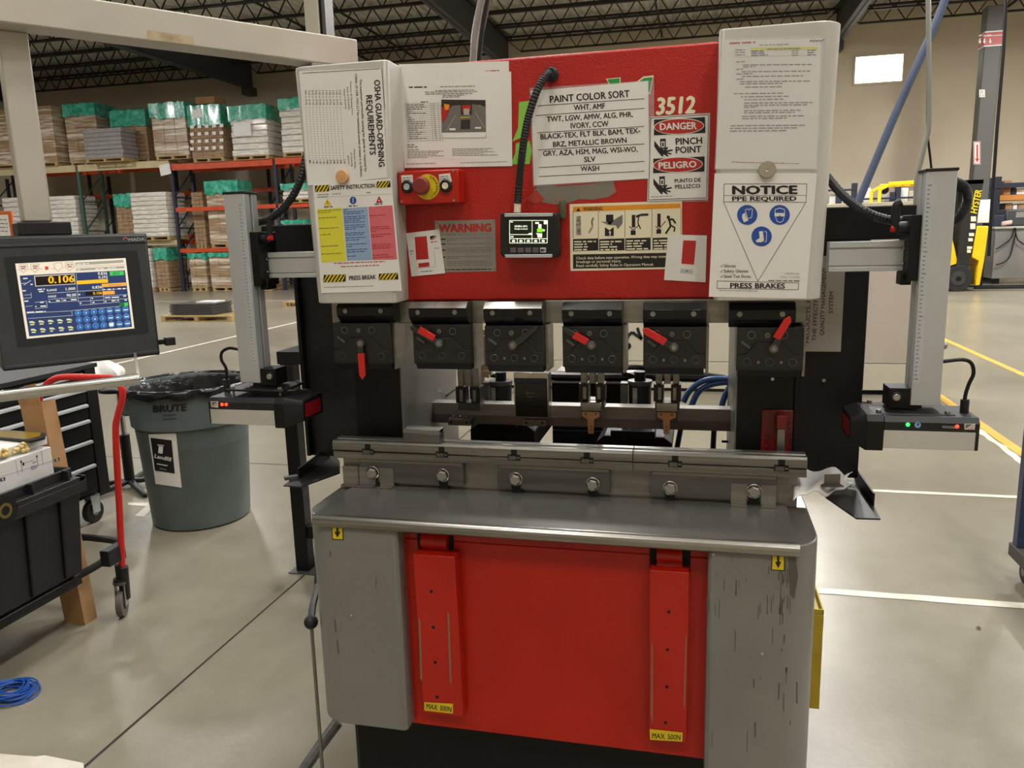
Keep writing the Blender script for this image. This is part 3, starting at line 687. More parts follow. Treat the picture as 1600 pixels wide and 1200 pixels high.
for i, (tx0, tx1, bx0, bx1, ty, my, by) in enumerate(H):
    x0, x1 = X(bx0, 540, yB), X(bx1, 540, yB); zb_, zm = Z((bx0+bx1)/2, by, yB), Z((bx0+bx1)/2, my, yB); w = x1-x0
    b = MB(); b.box(x0, x1, yB, .05, zb_+.016, zm, M_BLKOX)
    b.prism([(x0+.004, yB, zb_+.016), (x0+.004, yB+.012, zb_), (x0+.004, .04, zb_), (x0+.004, .04, zb_+.016)], (w-.008, 0, 0), M_BLK)
    b.box(x1, x1+.007, yB+.02, .05, zb_, zm, M_GRSTEEL)
    # lower clamping plate with sloping shoulders
    cx = (x0+x1)/2; zp = zb_+.022; hp = zm-zb_
    pl = [(x0+.001, zp-.002), (x1-.001, zp-.002), (x1-.001, zp+.26*hp), (x1-.02, zp+.26*hp), (cx+.028, zp+.52*hp), (cx-.030, zp+.52*hp), (x0+.02, zp+.26*hp), (x0+.001, zp+.26*hp)]
    b.prism([(x, yB-.004, z) for x, z in pl], (0, .005, 0), M_BLKOX)
    zs_ = zp+.26*hp
    for a_, c_ in (((x0+.001, zs_), (x0+.02, zs_)), ((x0+.02, zs_), (cx-.030, zp+.52*hp)), ((cx-.030, zp+.52*hp), (cx+.028, zp+.52*hp)), ((cx+.028, zp+.52*hp), (x1-.02, zs_)), ((x1-.02, zs_), (x1-.001, zs_))):
        b.beam((a_[0], yB-.0005, a_[1]+.0012), (c_[0], yB-.0005, c_[1]+.0012), .0014, .0022, M_VOID, up=(0, 1, 0))
    hold = b.build('punch_holder', press, bevel=.0012)
    # top clamp
    t = MB(); q0, q1 = X(tx0, 490, yB), X(tx1, 490, yB); zt0 = Z((tx0+tx1)/2, my, yB); zt1 = Z((tx0+tx1)/2, ty, yB)
    hh = zt1-zt0
    t.prism([(q0, yB+.010, zt0), (q0, yB-.010, zt0+.35*hh), (q0, yB-.012, zt0+.72*hh), (q0, yB+.006, zt1), (q0, .0, zt1), (q0, .0, zt0)], (q1-q0, 0, 0), M_BLKGL)
    if i in (1, 2):
        m_ = M_BRIGHT  # lamp reflection on these two bevels, painted as a bright strip
        t.prism([(q0+.001, yB-.0128, zt0+.75*hh), (q0+.001, yB+.0052, zt1), (q0+.001, yB+.006, zt1+.0006), (q0+.001, yB-.012, zt0+.75*hh+.0006)], (q1-q0-.002, 0, 0), m_)
    tc = t.build('top_clamp', hold, bevel=.001)
    for u in (.16, .80):
        p = Vector((q0+(q1-q0)*u, yB-.0115, zt0+.56*hh))
        MB().lathe([(.0062, 0), (.0062, .0012), (.004, .0012), (.0036, .0002), (.0001, .0002)], p, M_STEEL, 16, axis=(0, -1, 0)).build('screw', hold)
    row = [(.22, .88, .0095), (.46, .875, .006), (.70, .88, .0095)]
    for u, v, r in row:
        p = Vector((x0+w*u, yB-.0005, zb_+hp*v-.003)); b2 = MB()
        b2.lathe([(r, 0), (r, .002), (r*.72, .003), (r*.62, .003), (r*.6, .001), (.0001, .001)], p, M_DKSTEEL if r < .007 else M_BLKOX, 8 if r > .007 else 16, axis=(0, -1, 0))
        b2.torus(p+Vector((0, -.0022, 0)), r*.9, .0008, M_STEEL, n=20, k=5)
        b2.build('screw', hold, smooth=25)
    for k, u in enumerate((.16, .33, .5, .67, .84)):
        p = Vector((x0+w*u, yB-.0042, zb_+.038)); b2 = MB()
        if k % 2 == 0:
            b2.lathe([(.0085, 0), (.0085, .0016), (.0055, .0016), (.005, .0004), (.0001, .0004)], p, M_BLKOX, 16, axis=(0, -1, 0))
            b2.torus(p+Vector((0, -.0012, 0)), .0087, .0008, M_DKSTEEL, n=18, k=5)
            b2.build('screw', hold)
        else:
            b2.lathe([(.007, -.0006), (.0001, -.0006)], p, M_VOID, 16, axis=(0, -1, 0))
            b2.box(p.x-.002, p.x+.003, p.y-.001, p.y, p.z-.004, p.z+.002, M_STEEL if i > 1 else M_BLKOX)
            b2.build('bolt_hole', hold, smooth=0)
    MB().beam((x0+w*.07, yB-.001, zb_+hp*.72), (x0+w*.2, yB-.001, zb_+hp*.6), .003, .006, M_DKSTEEL).build('engraved_mark', hold, smooth=0)
    # lever
    pv, ga, gb, tip, kind = LEV[i]; yl = yB-.014
    P0, GA, GB, TP = [at(*p, y=yl) for p in (pv, ga, gb, tip)]
    l = MB(); l.cyl(P0+Vector((0, .010, 0)), P0+Vector((0, -.003, 0)), .0105, M_DKSTEEL, n=20).cyl(P0+Vector((0, -.003, 0)), P0+Vector((0, -.005, 0)), .006, M_STEEL, n=14)
    end = TP if kind != 2 else GB
    dirv = (end-P0).normalized(); sd = dirv.cross(Vector((0, 1, 0)))
    def blade(mb, a, c, w0, w1, t, m, point=True):
        pts = [a+sd*w0, c-dirv*(w1*(1.2 if point else 0))+sd*w1, c+sd*(0.15*w1 if point else w1), c-sd*(.15*w1 if point else w1), c-dirv*(w1*(1.2 if point else 0))-sd*w1, a-sd*w0]
        mb.prism([p+Vector((0, -t/2, 0)) for p in pts], (0, t, 0), m)
    blade(l, P0, end, .0085, .006, .004, M_LEVER)
    lev = l.build('lever', hold, bevel=.0006)
    if kind:
        g = MB()
        if kind == 1 and i != 0: blade(g, GA, GB, .0085, .0085, .008, M_REDT, False)
        else: blade(g, GA, GB, .009, .0085, .008, M_REDT, True)
        g.build('lever_grip', hold, bevel=.0015)
# die block left on the rail belongs to nobody else: it lifts off
b = MB(); q = rr(629, 668, 689, 692, -.022); x0, x1 = X(630, 680, -.02), X(687, 680, -.02)
b.box(x0, x1, -.022, .016, 1.0345, 1.060, M_DKSTEEL); b.prism([(x0, -.022, 1.060), (x0, -.022, 1.072), (x0, -.008, 1.072), (x0, -.002, 1.062), (x0, .004, 1.072), (x0, .016, 1.072), (x0, .016, 1.060)], (x1-x0, 0, 0), M_STEEL)
b.build('die_block', label='short grey steel die block resting on the left of the die rail', cat='die', bevel=.001)
# back gauge
yg = .36
bg = MB(); q = rr(632, 632, 1160, 672, yg); bg.box(q[0], q[1], yg, yg+.05, q[2]+.012, q[3]-.004, mat('gauge bar steel', '96948c', .4, .3, col2='a4a29a', scale=6, stretch=(1, 1, 10)))
bg.box(q[0], q[1], yg-.001, yg, q[2]+.012, (q[2]+q[3])/2, M_GRSTEEL)
gauge = bg.build('back_gauge_bar', press, bevel=.002)
for (x0, y0, x1, y1) in ((735, 663, 835, 700), (932, 682, 1050, 705)):
    b = MB(); q = rr(x0, y0, x1, y1, yg+.10); b.prism([(q[0], yg+.10, q[2]), (q[0], yg+.10, q[3]-.02), (q[0]+.025, yg+.10, q[3]), (q[1]-.025, yg+.10, q[3]), (q[1], yg+.10, q[3]-.02), (q[1], yg+.10, q[2])], (0, .3, 0), M_BLK)
    b.box(q[0]+.05, q[1]-.05, yg+.05, yg+.12, q[3], q[3]+.03, M_BLK)
    b.build('gauge_carriage', press, bevel=.003)
    s = MB(); cx = (q[0]+q[1])/2
    s.box(cx-.07, cx+.07, yg+.12, yg+.38, q[2]-.25, q[2], M_BLK); s.build('carriage_support', press)
for (xc, yt, ytop, yb) in ((783, 578, 600, 645), (1000, 570, 600, 648)):
    b = MB(); p0 = at(xc, yb, y=yg+.14); p1 = at(xc, ytop, y=yg+.14)
    b.cyl(p0, p1, .035, M_BLKP, n=24).cyl(p1, p1+Vector((0, 0, .012)), .038, M_DKSTEEL, n=24)
    b.cyl(p1+Vector((0, 0, .012)), p1+Vector((0, 0, .04)), .018, M_BLK, n=14); b.box(p0.x-.02, p0.x-.006, p0.y-.042, p0.y-.03, p0.z, p1.z-.005, M_BRIGHT)
    b.box(p0.x-.06, p0.x-.037, p0.y-.02, p0.y+.02, p0.z, p1.z+.005, M_DKSTEEL)
    b.build('gauge_motor', press)
# gauge fingers
def finger(px_, copper, py_):
    yf = yg-.06; b = MB(); T = at(px_, py_, y=yf); B = at(px_, py_+22, y=yf); w = .035
    for u in (-.7, 0, .7): b.box(T.x+w*u-.009, T.x+w*u+.009, yf, yf+.03, B.z, T.z+.05, M_GRSTEEL)
    b.box(T.x-w*1.1, T.x-w*.3, yf-.01, yf+.04, B.z-.05, B.z, M_BLKOX).box(T.x+w*.3, T.x+w*1.1, yf-.01, yf+.04, B.z-.05, B.z, M_BLKOX).box(T.x-w, T.x+w, yf, yf+.05, B.z-.075, B.z-.05, M_DKSTEEL)
    b.box(T.x-w*.75, T.x-w*.45, yf-.012, yf-.01, B.z-.045, B.z-.008, M_STEEL).box(T.x+w*.45, T.x+w*.75, yf-.012, yf-.01, B.z-.045, B.z-.008, M_STEEL)
    o = b.build('gauge_finger', press, bevel=.001)
    if copper:
        c = MB(); y0 = yf-.03; z1 = at(px_, py_+52, y=y0).z; z0 = at(px_, py_+66, y=y0).z
        c.box(T.x-.030, T.x+.030, y0-.0, yf, z0, z1, M_BRIGHT); c.box(T.x-.030, T.x+.030, y0, yf, z0-.03, z0, M_DKSTEEL); c.build('gauge_block', o, bevel=.002)
        t = MB(); zz_ = at(px_, py_+100, y=y0).z
        t.prism([(T.x+a, y0-.006, z) for a, z in ((-.026, z0), (.026, z0), (.026, z0-.014), (.010, z0-.022), (.008, zz_), (-.008, zz_), (-.010, z0-.022), (-.026, z0-.014))], (0, .006, 0), M_COPPER)
        for dx, dz in ((-.015, -.006), (.015, -.006)): t.cyl((T.x+dx, y0-.0085, z0+dz), (T.x+dx, y0-.006, z0+dz), .003, M_DKSTEEL, n=10)
        for dz in (.012, .022): t.cyl((T.x, y0-.0068, zz_+dz), (T.x, y0-.0058, zz_+dz), .002, M_VOID, n=8)
        t.build('copper_stop', o, bevel=.0008)
    return o
finger(731, False, 582); finger(925, True, 577); finger(1043, True, 578)
for (x0, y0, x1) in ((700, 655, 734), (817, 656, 853)):
    b = MB(); q = rr(x0, y0, x1, y0+10, yg-.05); b.box(q[0], q[1], yg-.05, yg, q[2], q[3], M_GRSTEEL)
    for u in (.2, .5, .8): b.cyl((q[0]+(q[1]-q[0])*u, yg-.03, q[3]), (q[0]+(q[1]-q[0])*u, yg-.03, q[3]+.008), .008, M_BRIGHT, n=10)
    for u in (.15, .85): b.cyl((q[0]+(q[1]-q[0])*u, yg-.051, (q[2]+q[3])/2), (q[0]+(q[1]-q[0])*u, yg-.049, (q[2]+q[3])/2), .004, M_VOID, n=10)
    b.build('gauge_bracket', press, bevel=.001)
b = MB(); q = rr(803, 583, 857, 654, yg-.07); b.box(q[0], q[1], yg-.068, yg-.02, q[2], q[3], M_BRIGHT)
b.box(q[0]+.004, q[1]-.004, yg-.070, yg-.068, q[2]+.005, q[3]-.018, mat('dark brown film', '1e1a18', .2)); b.box(q[0]+.002, q[1]-.004, yg-.071, yg-.068, q[3]-.03, q[3]-.016, mat('navy film', '18304f', .3))
S = Sheet(b, y=yg-.0708); S.words((822, 614), (841, 614), 2.5, M_INKG); S.words((822, 620), (843, 620), 1.5, M_INKG); S.rect(822, 611, 826, 617, M_INKG)
b.build('gauge_control_box', press, bevel=.001)
# cable tray and hoses behind
MB().tube([at(a, b_, y=.75) for a, b_ in ((850, 587), (900, 588), (1000, 588), (1100, 590), (1160, 596))], .018, M_BLKGL, 10).build('cable_tube', press)
MB().tube([at(a, b_, y=.6) for a, b_ in ((1003, 604), (1003, 592), (990, 588), (976, 583), (975, 577), (985, 574), (1012, 575))], .009, M_BLKGL, 8, smooth=5).build('motor_cable', press)
MB().tube([at(a, b_, y=.6) for a, b_ in ((785, 605), (784, 590), (770, 586), (755, 583), (745, 574), (735, 560))], .009, M_BLKGL, 8, smooth=5).build('motor_cable', press)
for pts in ([(1068, 628), (1078, 610), (1100, 595), (1130, 592), (1165, 598)], [(1078, 640), (1092, 612), (1115, 600), (1150, 596)], [(1122, 660), (1132, 620), (1146, 596), (1158, 578)]):
    MB().tube([at(a, b_, y=.62) for a, b_ in pts], .010, M_HOSE, 10, smooth=5).build('hydraulic_hose', press)
for pts in ([(1058, 700), (1064, 668)], [(1114, 705), (1116, 668)]):
    MB().tube([at(a, b_, y=.62) for a, b_ in pts], .009, mat('dark navy hose', '182238', .4), 8).build('hydraulic_hose', press)
b = MB(); q = rr(862, 598, 990, 632, .85); b.box(q[0], q[1], .85, 1.1, q[2]-.1, q[3], M_BLK); b.box(q[0]-.01, q[1]+.02, .83, 1.12, q[3], q[3]+.015, M_SILV)
b.box(q[0], q[1], .85, 1.1, .37, q[2]-.1, M_BLK)
b.build('rear_valve_box', press, bevel=.003)
b = MB(); b.beam(at(686, 627, y=.5), at(712, 608, y=.5), .012, .006, M_BRIGHT).beam(at(752, 618, y=.5), at(768, 628, y=.5), .012, .006, M_BRIGHT); b.build('guide_strip', press)
b = MB(); b.box(X(748, 530, .5), X(762, 530, .5), .5, .52, Z(755, 590, .5), Z(755, 515, .5), mat('cream wiring block', 'b9ab8c', .5))
for z_ in (525, 545, 560, 580): b.box(X(752, z_, .48), X(768, z_, .48), .48, .5, Z(760, z_+6, .48), Z(760, z_, .48), mat('cream wiring block', 'b9ab8c', .5))
b.build('terminal_block', press)
b = MB(); q = rr(1143, 672, 1156, 706, .5); b.box(q[0], q[1], .5, .53, q[2], q[3], M_REDT).cyl(((q[0]-.03), .49, (q[2]+q[3])/2), (q[0]+.015, .49, (q[2]+q[3])/2), .004, M_BLK); b.build('red_bracket', press)
# red switch plate on the right guard
b = MB(); yq = .10; q = rr(1189, 640, 1246, 712, yq); b.box(q[0], q[1], yq-.006, yq, q[2]-.02, q[3], M_DKRED)
sw = b.build('switch_plate', press, bevel=.002)
b = MB(); S = Sheet(b, y=yq-.0065); S.text('USE', (1203, 702), (1203, 676), 8, M_INK, 1, .01); S.text('SAFETY', (1239, 704), (1237, 656), 7, M_INK, 1, .01); b.build('plate_lettering', sw, smooth=0)
h = MB(); q = rr(1214, 648, 1226, 712, yq-.03); h.box(q[0], q[1], yq-.035, yq-.02, q[2]-.02, q[3]-.035, M_STEEL); h.box(q[0]-.003, q[1]+.004, yq-.04, yq-.006, q[3]-.035, q[3], M_DKRED)
h.build('switch_handle', sw, bevel=.002)
for (x, y) in ((1207, 592), (1287, 594)):
    p = at(x, y, y=.115 if x > 1250 else .10); MB().cyl(p, p-Vector((0, .004, 0)), .0045, M_BRIGHT, n=12).build('screw', press)
b2 = MB(); yq = .0985
b2.box(X(1250, 500, yq), X(1316, 500, yq), yq-.003, yq, Z(1285, 549, yq), Z(1285, 400, yq), M_SILV)
S = Sheet(b2, y=yq-.0034)
for st_, x, y0, y1, h_ in (('PRODUCTS, PRO', 1264, 536, 452, 6.5), ('THE EFFECTIVEN', 1275, 533, 450, 6.5), ('QUALITY MANAGEMENT', 1287, 524, 418, 6.5), ('SYSTEM', 1301, 490, 456, 6.5)):
    S.text(st_, (x, y0), (x+(y0-y1)*.045, y1), h_, M_INK, 1, .01)
b2.build('quality_plate', press, smooth=0, label='grey plate with upright black QUALITY MANAGEMENT SYSTEM lettering')
# dog-leg trays at both die ends
def tray(plate, flange, name):
    b = MB(); zt_ = .925
    P = [at(x, y, z=zt_) for x, y in plate]; b.prism(P, (0, 0, -.004), mat('tray steel', '343536', .35, .6, col2='464645', scale=12))
    F = flange; b.add([F[0], F[1], F[2], F[3]], [(0, 1, 2, 3)], M_BLK)
    n = (F[1]-F[0]).cross(F[2]-F[0]).normalized()*.004
    b.prism(F, n, M_BLK)
    return b
f0 = at(466, 748, z=.925); f1 = at(514, 715, z=.925)
b = tray([(443, 758), (470, 760), (531, 738), (531, 720), (519, 708), (466, 742)], [f0, f1, f1+Vector((0, 0, .035)), f0+Vector((0, 0, .03))], '')
c = at(455, 748, z=.925); b.obox(c+Vector((0, 0, .004)), Vector((.014, .012, 0)), Vector((-.006, .007, 0)), (0, 0, .004), M_DKSTEEL)
b.build('side_tray', press)
f0 = at(1337, 748, z=.925); f1 = at(1366, 790, z=.925)
b = tray([(1290, 776), (1338, 809), (1376, 810), (1366, 790), (1338, 750), (1290, 748)], [f0, f1, f1+Vector((0, 0, .03)), f0+Vector((0, 0, .032))], '')
b.build('side_tray', press)
# foot lever and pipe left of the base
b = MB(); p0 = at(486, 972, y=-.2)
b.ball(p0, .019, M_BLKP).cyl(p0+Vector((0, 0, -.01)), at(506, 1230, y=-.2), .005, M_STEEL, n=10)
b.tube([at(486, 972, y=-.2), at(488, 950, y=-.15), at(496, 915, y=0), at(497, 885, y=.05)], .010, M_BLKP, 8)
b.build('ball_lever', press)
b = MB(); b.tube([at(528, 1128, y=-.1), at(500, 1166, y=-.14), at(470, 1210, y=-.2)], .016, M_DKSTEEL, 10); b.build('floor_pipe', press)
b = MB(); q = at(545, 1165, y=-.16); b.box(-.575, -.545, -.10, -.06, 0, .33, mat('dark blue bracket', '2b3542', .5)); b.build('base_foot', press)

# ================================================================== WRITING AND SHEETS ON THE PRESS
yC = -.0905      # face of the upper covers
def mp(sc, ox, oy): return lambda x, y: (ox+x/sc, oy+y/sc)
c1 = mp(4, 460, 40); c2 = mp(1600/520, 800, 40); c3 = mp(4, 470, 270); c4 = mp(1600/480, 860, 250)
def gloss_edge(S, q, m=M_SLEEVE, o=4, l=0):
    cx = sum(p[0] for p in q)/4; cy = sum(p[1] for p in q)/4
    S.poly([(x+(o if x > cx else -o), y+(o if y > cy else -o)) for x, y in q], m, l)
# guard-opening sheet
b = MB(); S = Sheet(b, y=yC, f=c1)
S.slab([(30, 285), (545, 265), (580, 950), (85, 1000)], M_LAM, .0006, 1)
S.line((50, 298), (535, 270), 3, M_INK, 2); S.line((545, 268), (566, 520), 2.5, M_INK, 2)
S.text('OSHA GUARD-OPENING', (499, 340), (529, 884), 37, M_INK, 2, .03); S.text('REQUIREMENTS', (449, 436), (474, 810), 37, M_INK, 2, .03)
S.text('The maximum permissible opening for guards as required by', (408, 335), (441, 912), 14, M_INK, 2, .005)
S.text('OSHA 29 CFR 1910.217 for mechanical power presses is as follows:', (378, 303), (414, 948), 14, M_INK, 2, .005)
for k, (st_, y0, y1) in enumerate((('Distance of Opening From', 350, 560), ('Point of Operation', 385, 525), ('Hazard (inches)', 398, 520))): S.text(st_, (347-k*20, y0), (359-k*20, y1), 11, M_INK, 2)
for k, st_ in enumerate(('Maximum Width', 'of Opening', '(inches)')): S.text(st_, (370-k*19, 772+k*20), (376-k*19, 895-k*14), 11, M_INK, 2)
rows = [('1/2', '1 1/2', '1/4'), ('1 1/2', '2 1/2', '3/8'), ('2 1/2', '3 1/2', '1/2'), ('3 1/2', '5 1/2', '5/8'), ('5 1/2', '6 1/2', '3/4'), ('6 1/2', '7 1/2', '7/8'), ('7 1/2', '12 1/2', '1 1/4'), ('12 1/2', '15 1/2', '1 1/2'), ('15 1/2', '17 1/2', '1 7/8'), ('17 1/2', '31 1/2', '2 1/8'), ('Over', '31 1/2', '6')]
for k, (a, c, d) in enumerate(rows):
    x = 282-k*21.5
    S.text(a, (x, 405), (x+1, 432), 10, M_INK, 2, .01); S.text('to', (x+1.5, 440), (x+2, 452), 8, M_INK, 2); S.text(c, (x+3, 462), (x+5, 496), 10, M_INK, 2, .01)
    for j in range(22): S.line((x+5+j*1.0, 510+j*15), (x+5+j*1.0, 514+j*15), 3.5, M_INK, 2)
    S.text(d, (x+26, 838), (x+28, 862), 10, M_INK, 2, .01)
b.build('guard_opening_sheet', smooth=0, label='laminated white sheet with sideways OSHA GUARD-OPENING REQUIREMENTS print', cat='notice')
# safety instruction sheet
b = MB(); S = Sheet(b, y=yC, f=c3)
S.slab([(75, 62), (565, 38), (632, 738), (130, 752)], M_LAM, .0006, 2)
S.hazard([(90, 80), (180, 75), (178, 115), (90, 120)], 4, 3); S.hazard([(478, 54), (560, 50), (562, 90), (470, 95)], 4, 3)
S.text('SAFETY INSTRUCTION', (187, 107), (464, 92), 25, M_INK, 3, .035)
S.line((105, 155), (563, 133), 1.2, M_INKG, 3); S.words((105, 137), (180, 134), 5, M_INKG, 3); S.words((198, 133), (250, 131), 5, M_INKG, 3); S.words((412, 124), (440, 123), 5, M_INKG, 3); S.words((105, 152), (170, 148), 4, M_INKG, 3)
S.poly([(145, 206), (167, 160), (194, 203)], M_YEL, 3); S.line((168, 175), (169, 192), 4, M_INK, 4)
S.ell(328, 173, 21, 24, M_BLUE, 3); S.line((328, 158), (328, 188), 4, M_INKW, 4)
S.poly([(470, 190), (490, 145), (514, 187)], M_INKR, 3); S.poly([(486, 178), (490, 166), (497, 177)], M_INKW, 4)
for x, y in ((145, 214), (300, 208), (462, 197)): S.words((x, y), (x+58, y-2), 6, M_INK, 3)
S.poly([(103, 228), (258, 218), (285, 552), (132, 560)], M_YELS, 3); S.poly([(262, 222), (418, 213), (448, 545), (290, 550)], M_BLUES, 3); S.poly([(423, 213), (573, 203), (603, 540), (450, 545)], M_PINK, 3)
def tilt(x0, y0, k, m, n): # rows of tiny print down a slanting column
    for (dy, f) in n: S.words((x0+dy*.085, y0+dy), (x0+dy*.085+140, y0+dy-7), 4.5, m, 4, f)
tilt(108, 238, 1, mat('olive ink', '7a741a', .5), [(0, 1), (12, .55), (45, .8), (110, .85), (150, .5), (222, .8), (270, .9)])
tilt(268, 232, 1, M_BLUE, [(0, .2), (14, .9), (26, .8), (44, .95), (56, .95), (68, .7), (80, .9), (98, .9), (110, .9), (122, .5), (146, .9), (158, .8), (176, .9), (190, .6), (216, .9), (230, .3), (250, .9), (264, .85), (290, .4)])
tilt(430, 268, 1, M_INKR, [(0, .7), (72, .8), (84, .9), (98, .3), (120, .9), (132, .6), (182, .9), (194, .9), (206, .8), (248, .7), (262, .9)])
S.words((208, 566), (525, 554), 5.5, M_INKR, 3); S.words((250, 587), (490, 578), 5.5, M_INKR, 3)
S.hazard([(145, 638), (283, 634), (281, 680), (140, 685)], 6, 3); S.hazard([(490, 630), (607, 625), (612, 666), (486, 670)], 5, 3)
S.text('PRESS BREAK', (303, 671), (472, 663), 26, M_INK, 3, .035); S.words((145, 716), (455, 707), 3.5, M_INKG, 3)
b.build('safety_sheet', smooth=0, label='white SAFETY INSTRUCTION sheet with yellow, blue and pink columns', cat='notice')
# setup sheet and the one behind it
b = MB(); S = Sheet(b, y=-.0012, f=c1)
S.slab([(650, 242), (1340, 222), (1345, 700), (660, 720)], M_LAM, .0006, 0); S.words((940, 290), (1045, 283), 6, mat('brown ink', '7a5a3a', .5), 1); S.words((1190, 285), (1280, 281), 6, M_INKR, 1)
b.build('setup_sheet', smooth=0, label='white sheet mostly hidden behind the setup sheet with the photo', cat='notice')
b = MB(); S = Sheet(b, y=-.0026, f=c1)
S.slab([(652, 272), (1355, 288), (1362, 878), (688, 890)], M_LAM, .0006, 1)
S.words((716, 386), (838, 384), 8, M_INK, 2)
for (x0, x1, y) in ((910, 1140, 380), (880, 1135, 404), (815, 1160, 414), (820, 1135, 426), (925, 1070, 436), (925, 1050, 446)): S.words((x0, y+3), (x1, y-2), 5, M_INKG, 2, .95)
x0, x1 = 690, 915
S.words((790, 478), (835, 476), 5, M_INK, 2)
for k in range(19): S.line((x0+k*1.4, 487+k*13.2), (x1+k*.4, 484+k*12.8), 1.6, M_INKG, 2)
for xx in (0, .72, .82, .92, 1): S.line((x0+(x1-x0)*xx, 487), (x0+25+(x1-x0)*xx*.95, 727), 1.6, M_INKG, 2)
for k in range(17):
    S.words((x0+8+k*1.4, 495+k*13.2), (x0+8+k*1.4+random.uniform(30, 140), 494+k*13.2), 4.5, M_INKG, 2, random.choice((.4, .9, .9)))
    S.rect(x0+172+k*1.2, 489+k*13, x0+177+k*1.2, 494+k*13, M_INKG, 2)
PG, PD, PL = mat('photo grey', '6d6a66', .3), mat('photo dark', '2b2724', .3), mat('photo light', 'a9a6a0', .3)
S.poly([(918, 462), (1195, 465), (1199, 702), (921, 705)], M_INKG, 2); S.poly([(920, 464), (1193, 467), (1197, 664), (922, 668)], PG, 3); S.poly([(922, 670), (1197, 666), (1197, 700), (923, 703)], M_LAM, 3)
S.poly([(920, 464), (1193, 467), (1193, 505), (1120, 490), (990, 500), (920, 560)], PD, 4); S.poly([(920, 510), (975, 500), (960, 560), (925, 610)], M_INKR, 5); S.poly([(935, 490), (972, 495), (965, 525), (945, 530)], M_ORA, 6)
S.poly([(1040, 490), (1112, 488), (1110, 555), (1042, 558)], PD, 5); S.poly([(1050, 498), (1105, 498), (1100, 540), (1052, 545)], M_INKR, 6); S.poly([(1060, 520), (1095, 520), (1095, 560), (1060, 560)], PL, 7)
S.poly([(1042, 590), (1100, 588), (1100, 645), (1040, 646)], PD, 5); S.line((1040, 575), (1100, 573), 5, M_YEL, 5); S.line((1010, 560), (950, 660), 3, PL, 4); S.line((1130, 540), (1190, 640), 3, PL, 4); S.line((1200, 500), (1150, 500), 6, PL, 4)
S.rect(970, 642, 1008, 655, M_INKW, 5); S.rect(1130, 634, 1168, 645, M_INKW, 5)
S.words((706, 746), (750, 745), 6, M_INKG, 2); S.words((706, 760), (770, 758), 6, M_INKG, 2)
for k, (a, c) in enumerate(((708, 780), (708, 930), (708, 900), (708, 890), (708, 935), (708, 830))): S.words((a, 776+k*10), (c, 774+k*10), 4, M_INKG, 2)
for k, (a, c) in enumerate(((988, 1245), (988, 1205), (988, 1250), (988, 1185), (988, 1275))): S.words((a, 772+k*10), (c, 768+k*10), 4, M_INKG, 2)
S.words((700, 866), (890, 860), 4, M_INKG, 2); S.words((1040, 858), (1330, 850), 4, M_INKG, 2)
b.build('setup_sheet', smooth=0, label='laminated white setup sheet with a small colour photo on the red panel', cat='notice')
b = MB(); S = Sheet(b, y=-.0012, f=c1)
S.slab([(1404, 478), (1484, 468), (1475, 540), (1420, 700), (1362, 725), (1398, 640)], M_LIME, .0004, 0); S.slab([(1385, 735), (1470, 720), (1484, 780), (1470, 865), (1350, 868), (1380, 800)], M_LIME, .0004, 0)
b.build('lime_tape', smooth=0, label='torn lime green tape behind the black conduit on the red panel', cat='tape')
# paint colour sheet
b = MB(); S = Sheet(b, y=-.0012, f=c2)
S.slab([(84, 300), (683, 262), (686, 735), (100, 776)], M_SLEEVE, .0004, 0); S.slab([(92, 315), (655, 266), (660, 735), (105, 768)], M_LAM, .0006, 2)
T = [('PAINT COLOR SORT', (183, 371), (567, 343), 33), ('WHT, AMF', (298, 408), (448, 399), 26), ('TWT, LGW, AMW, ALG, PHR,', (168, 463), (582, 438), 25), ('IVORY, CCW', (283, 495), (465, 484), 26),
     ('BLACK-TEX, FLT BLK, BAM, TEX-', (138, 547), (617, 516), 25), ('BRZ, METALLIC BROWN', (198, 584), (552, 563), 25), ('GRY, AZA, HSM, MAG, WSI-WO,', (150, 627), (605, 606), 25), ('SLV', (347, 656), (403, 653), 25), ('WASH', (330, 700), (420, 697), 24)]
for t in T: S.text(t[0], t[1], t[2], t[3], M_INK, 3, .028)
for a, c in (((125, 386), (637, 352)), ((115, 433), (637, 398)), ((122, 516), (635, 485)), ((125, 598), (637, 569)), ((130, 683), (637, 653)), ((130, 726), (637, 700))): S.line(a, c, 3, M_INK, 3)
b.build('paint_sort_sheet', smooth=0, label='laminated white sheet headed PAINT COLOR SORT behind the black conduit', cat='notice')
# press name: numerals and green emblem, painted on
b = MB(); S = Sheet(b, y=-.0006, f=c2)
S.text('3512', (691, 428), (884, 418), 80, M_CREAM, 0, .045, .18); b.build('model_numerals', press, smooth=0, label='cream numerals 3512')
b = MB(); S = Sheet(b, y=-.0006, f=c2)
for q in ([(452, 256), (523, 249), (521, 282), (470, 290)], [(583, 282), (632, 245), (682, 239), (664, 330), (640, 330), (645, 275)]):
    S.poly(q, M_CREAM, 0); cx = sum(p[0] for p in q)/len(q); cy = sum(p[1] for p in q)/len(q)
    S.poly([(cx+(x-cx)*.86, cy+(y-cy)*.8) for x, y in q], M_GREEN, 1)
b.build('green_emblem', press, smooth=0, label='green emblem with cream edge')
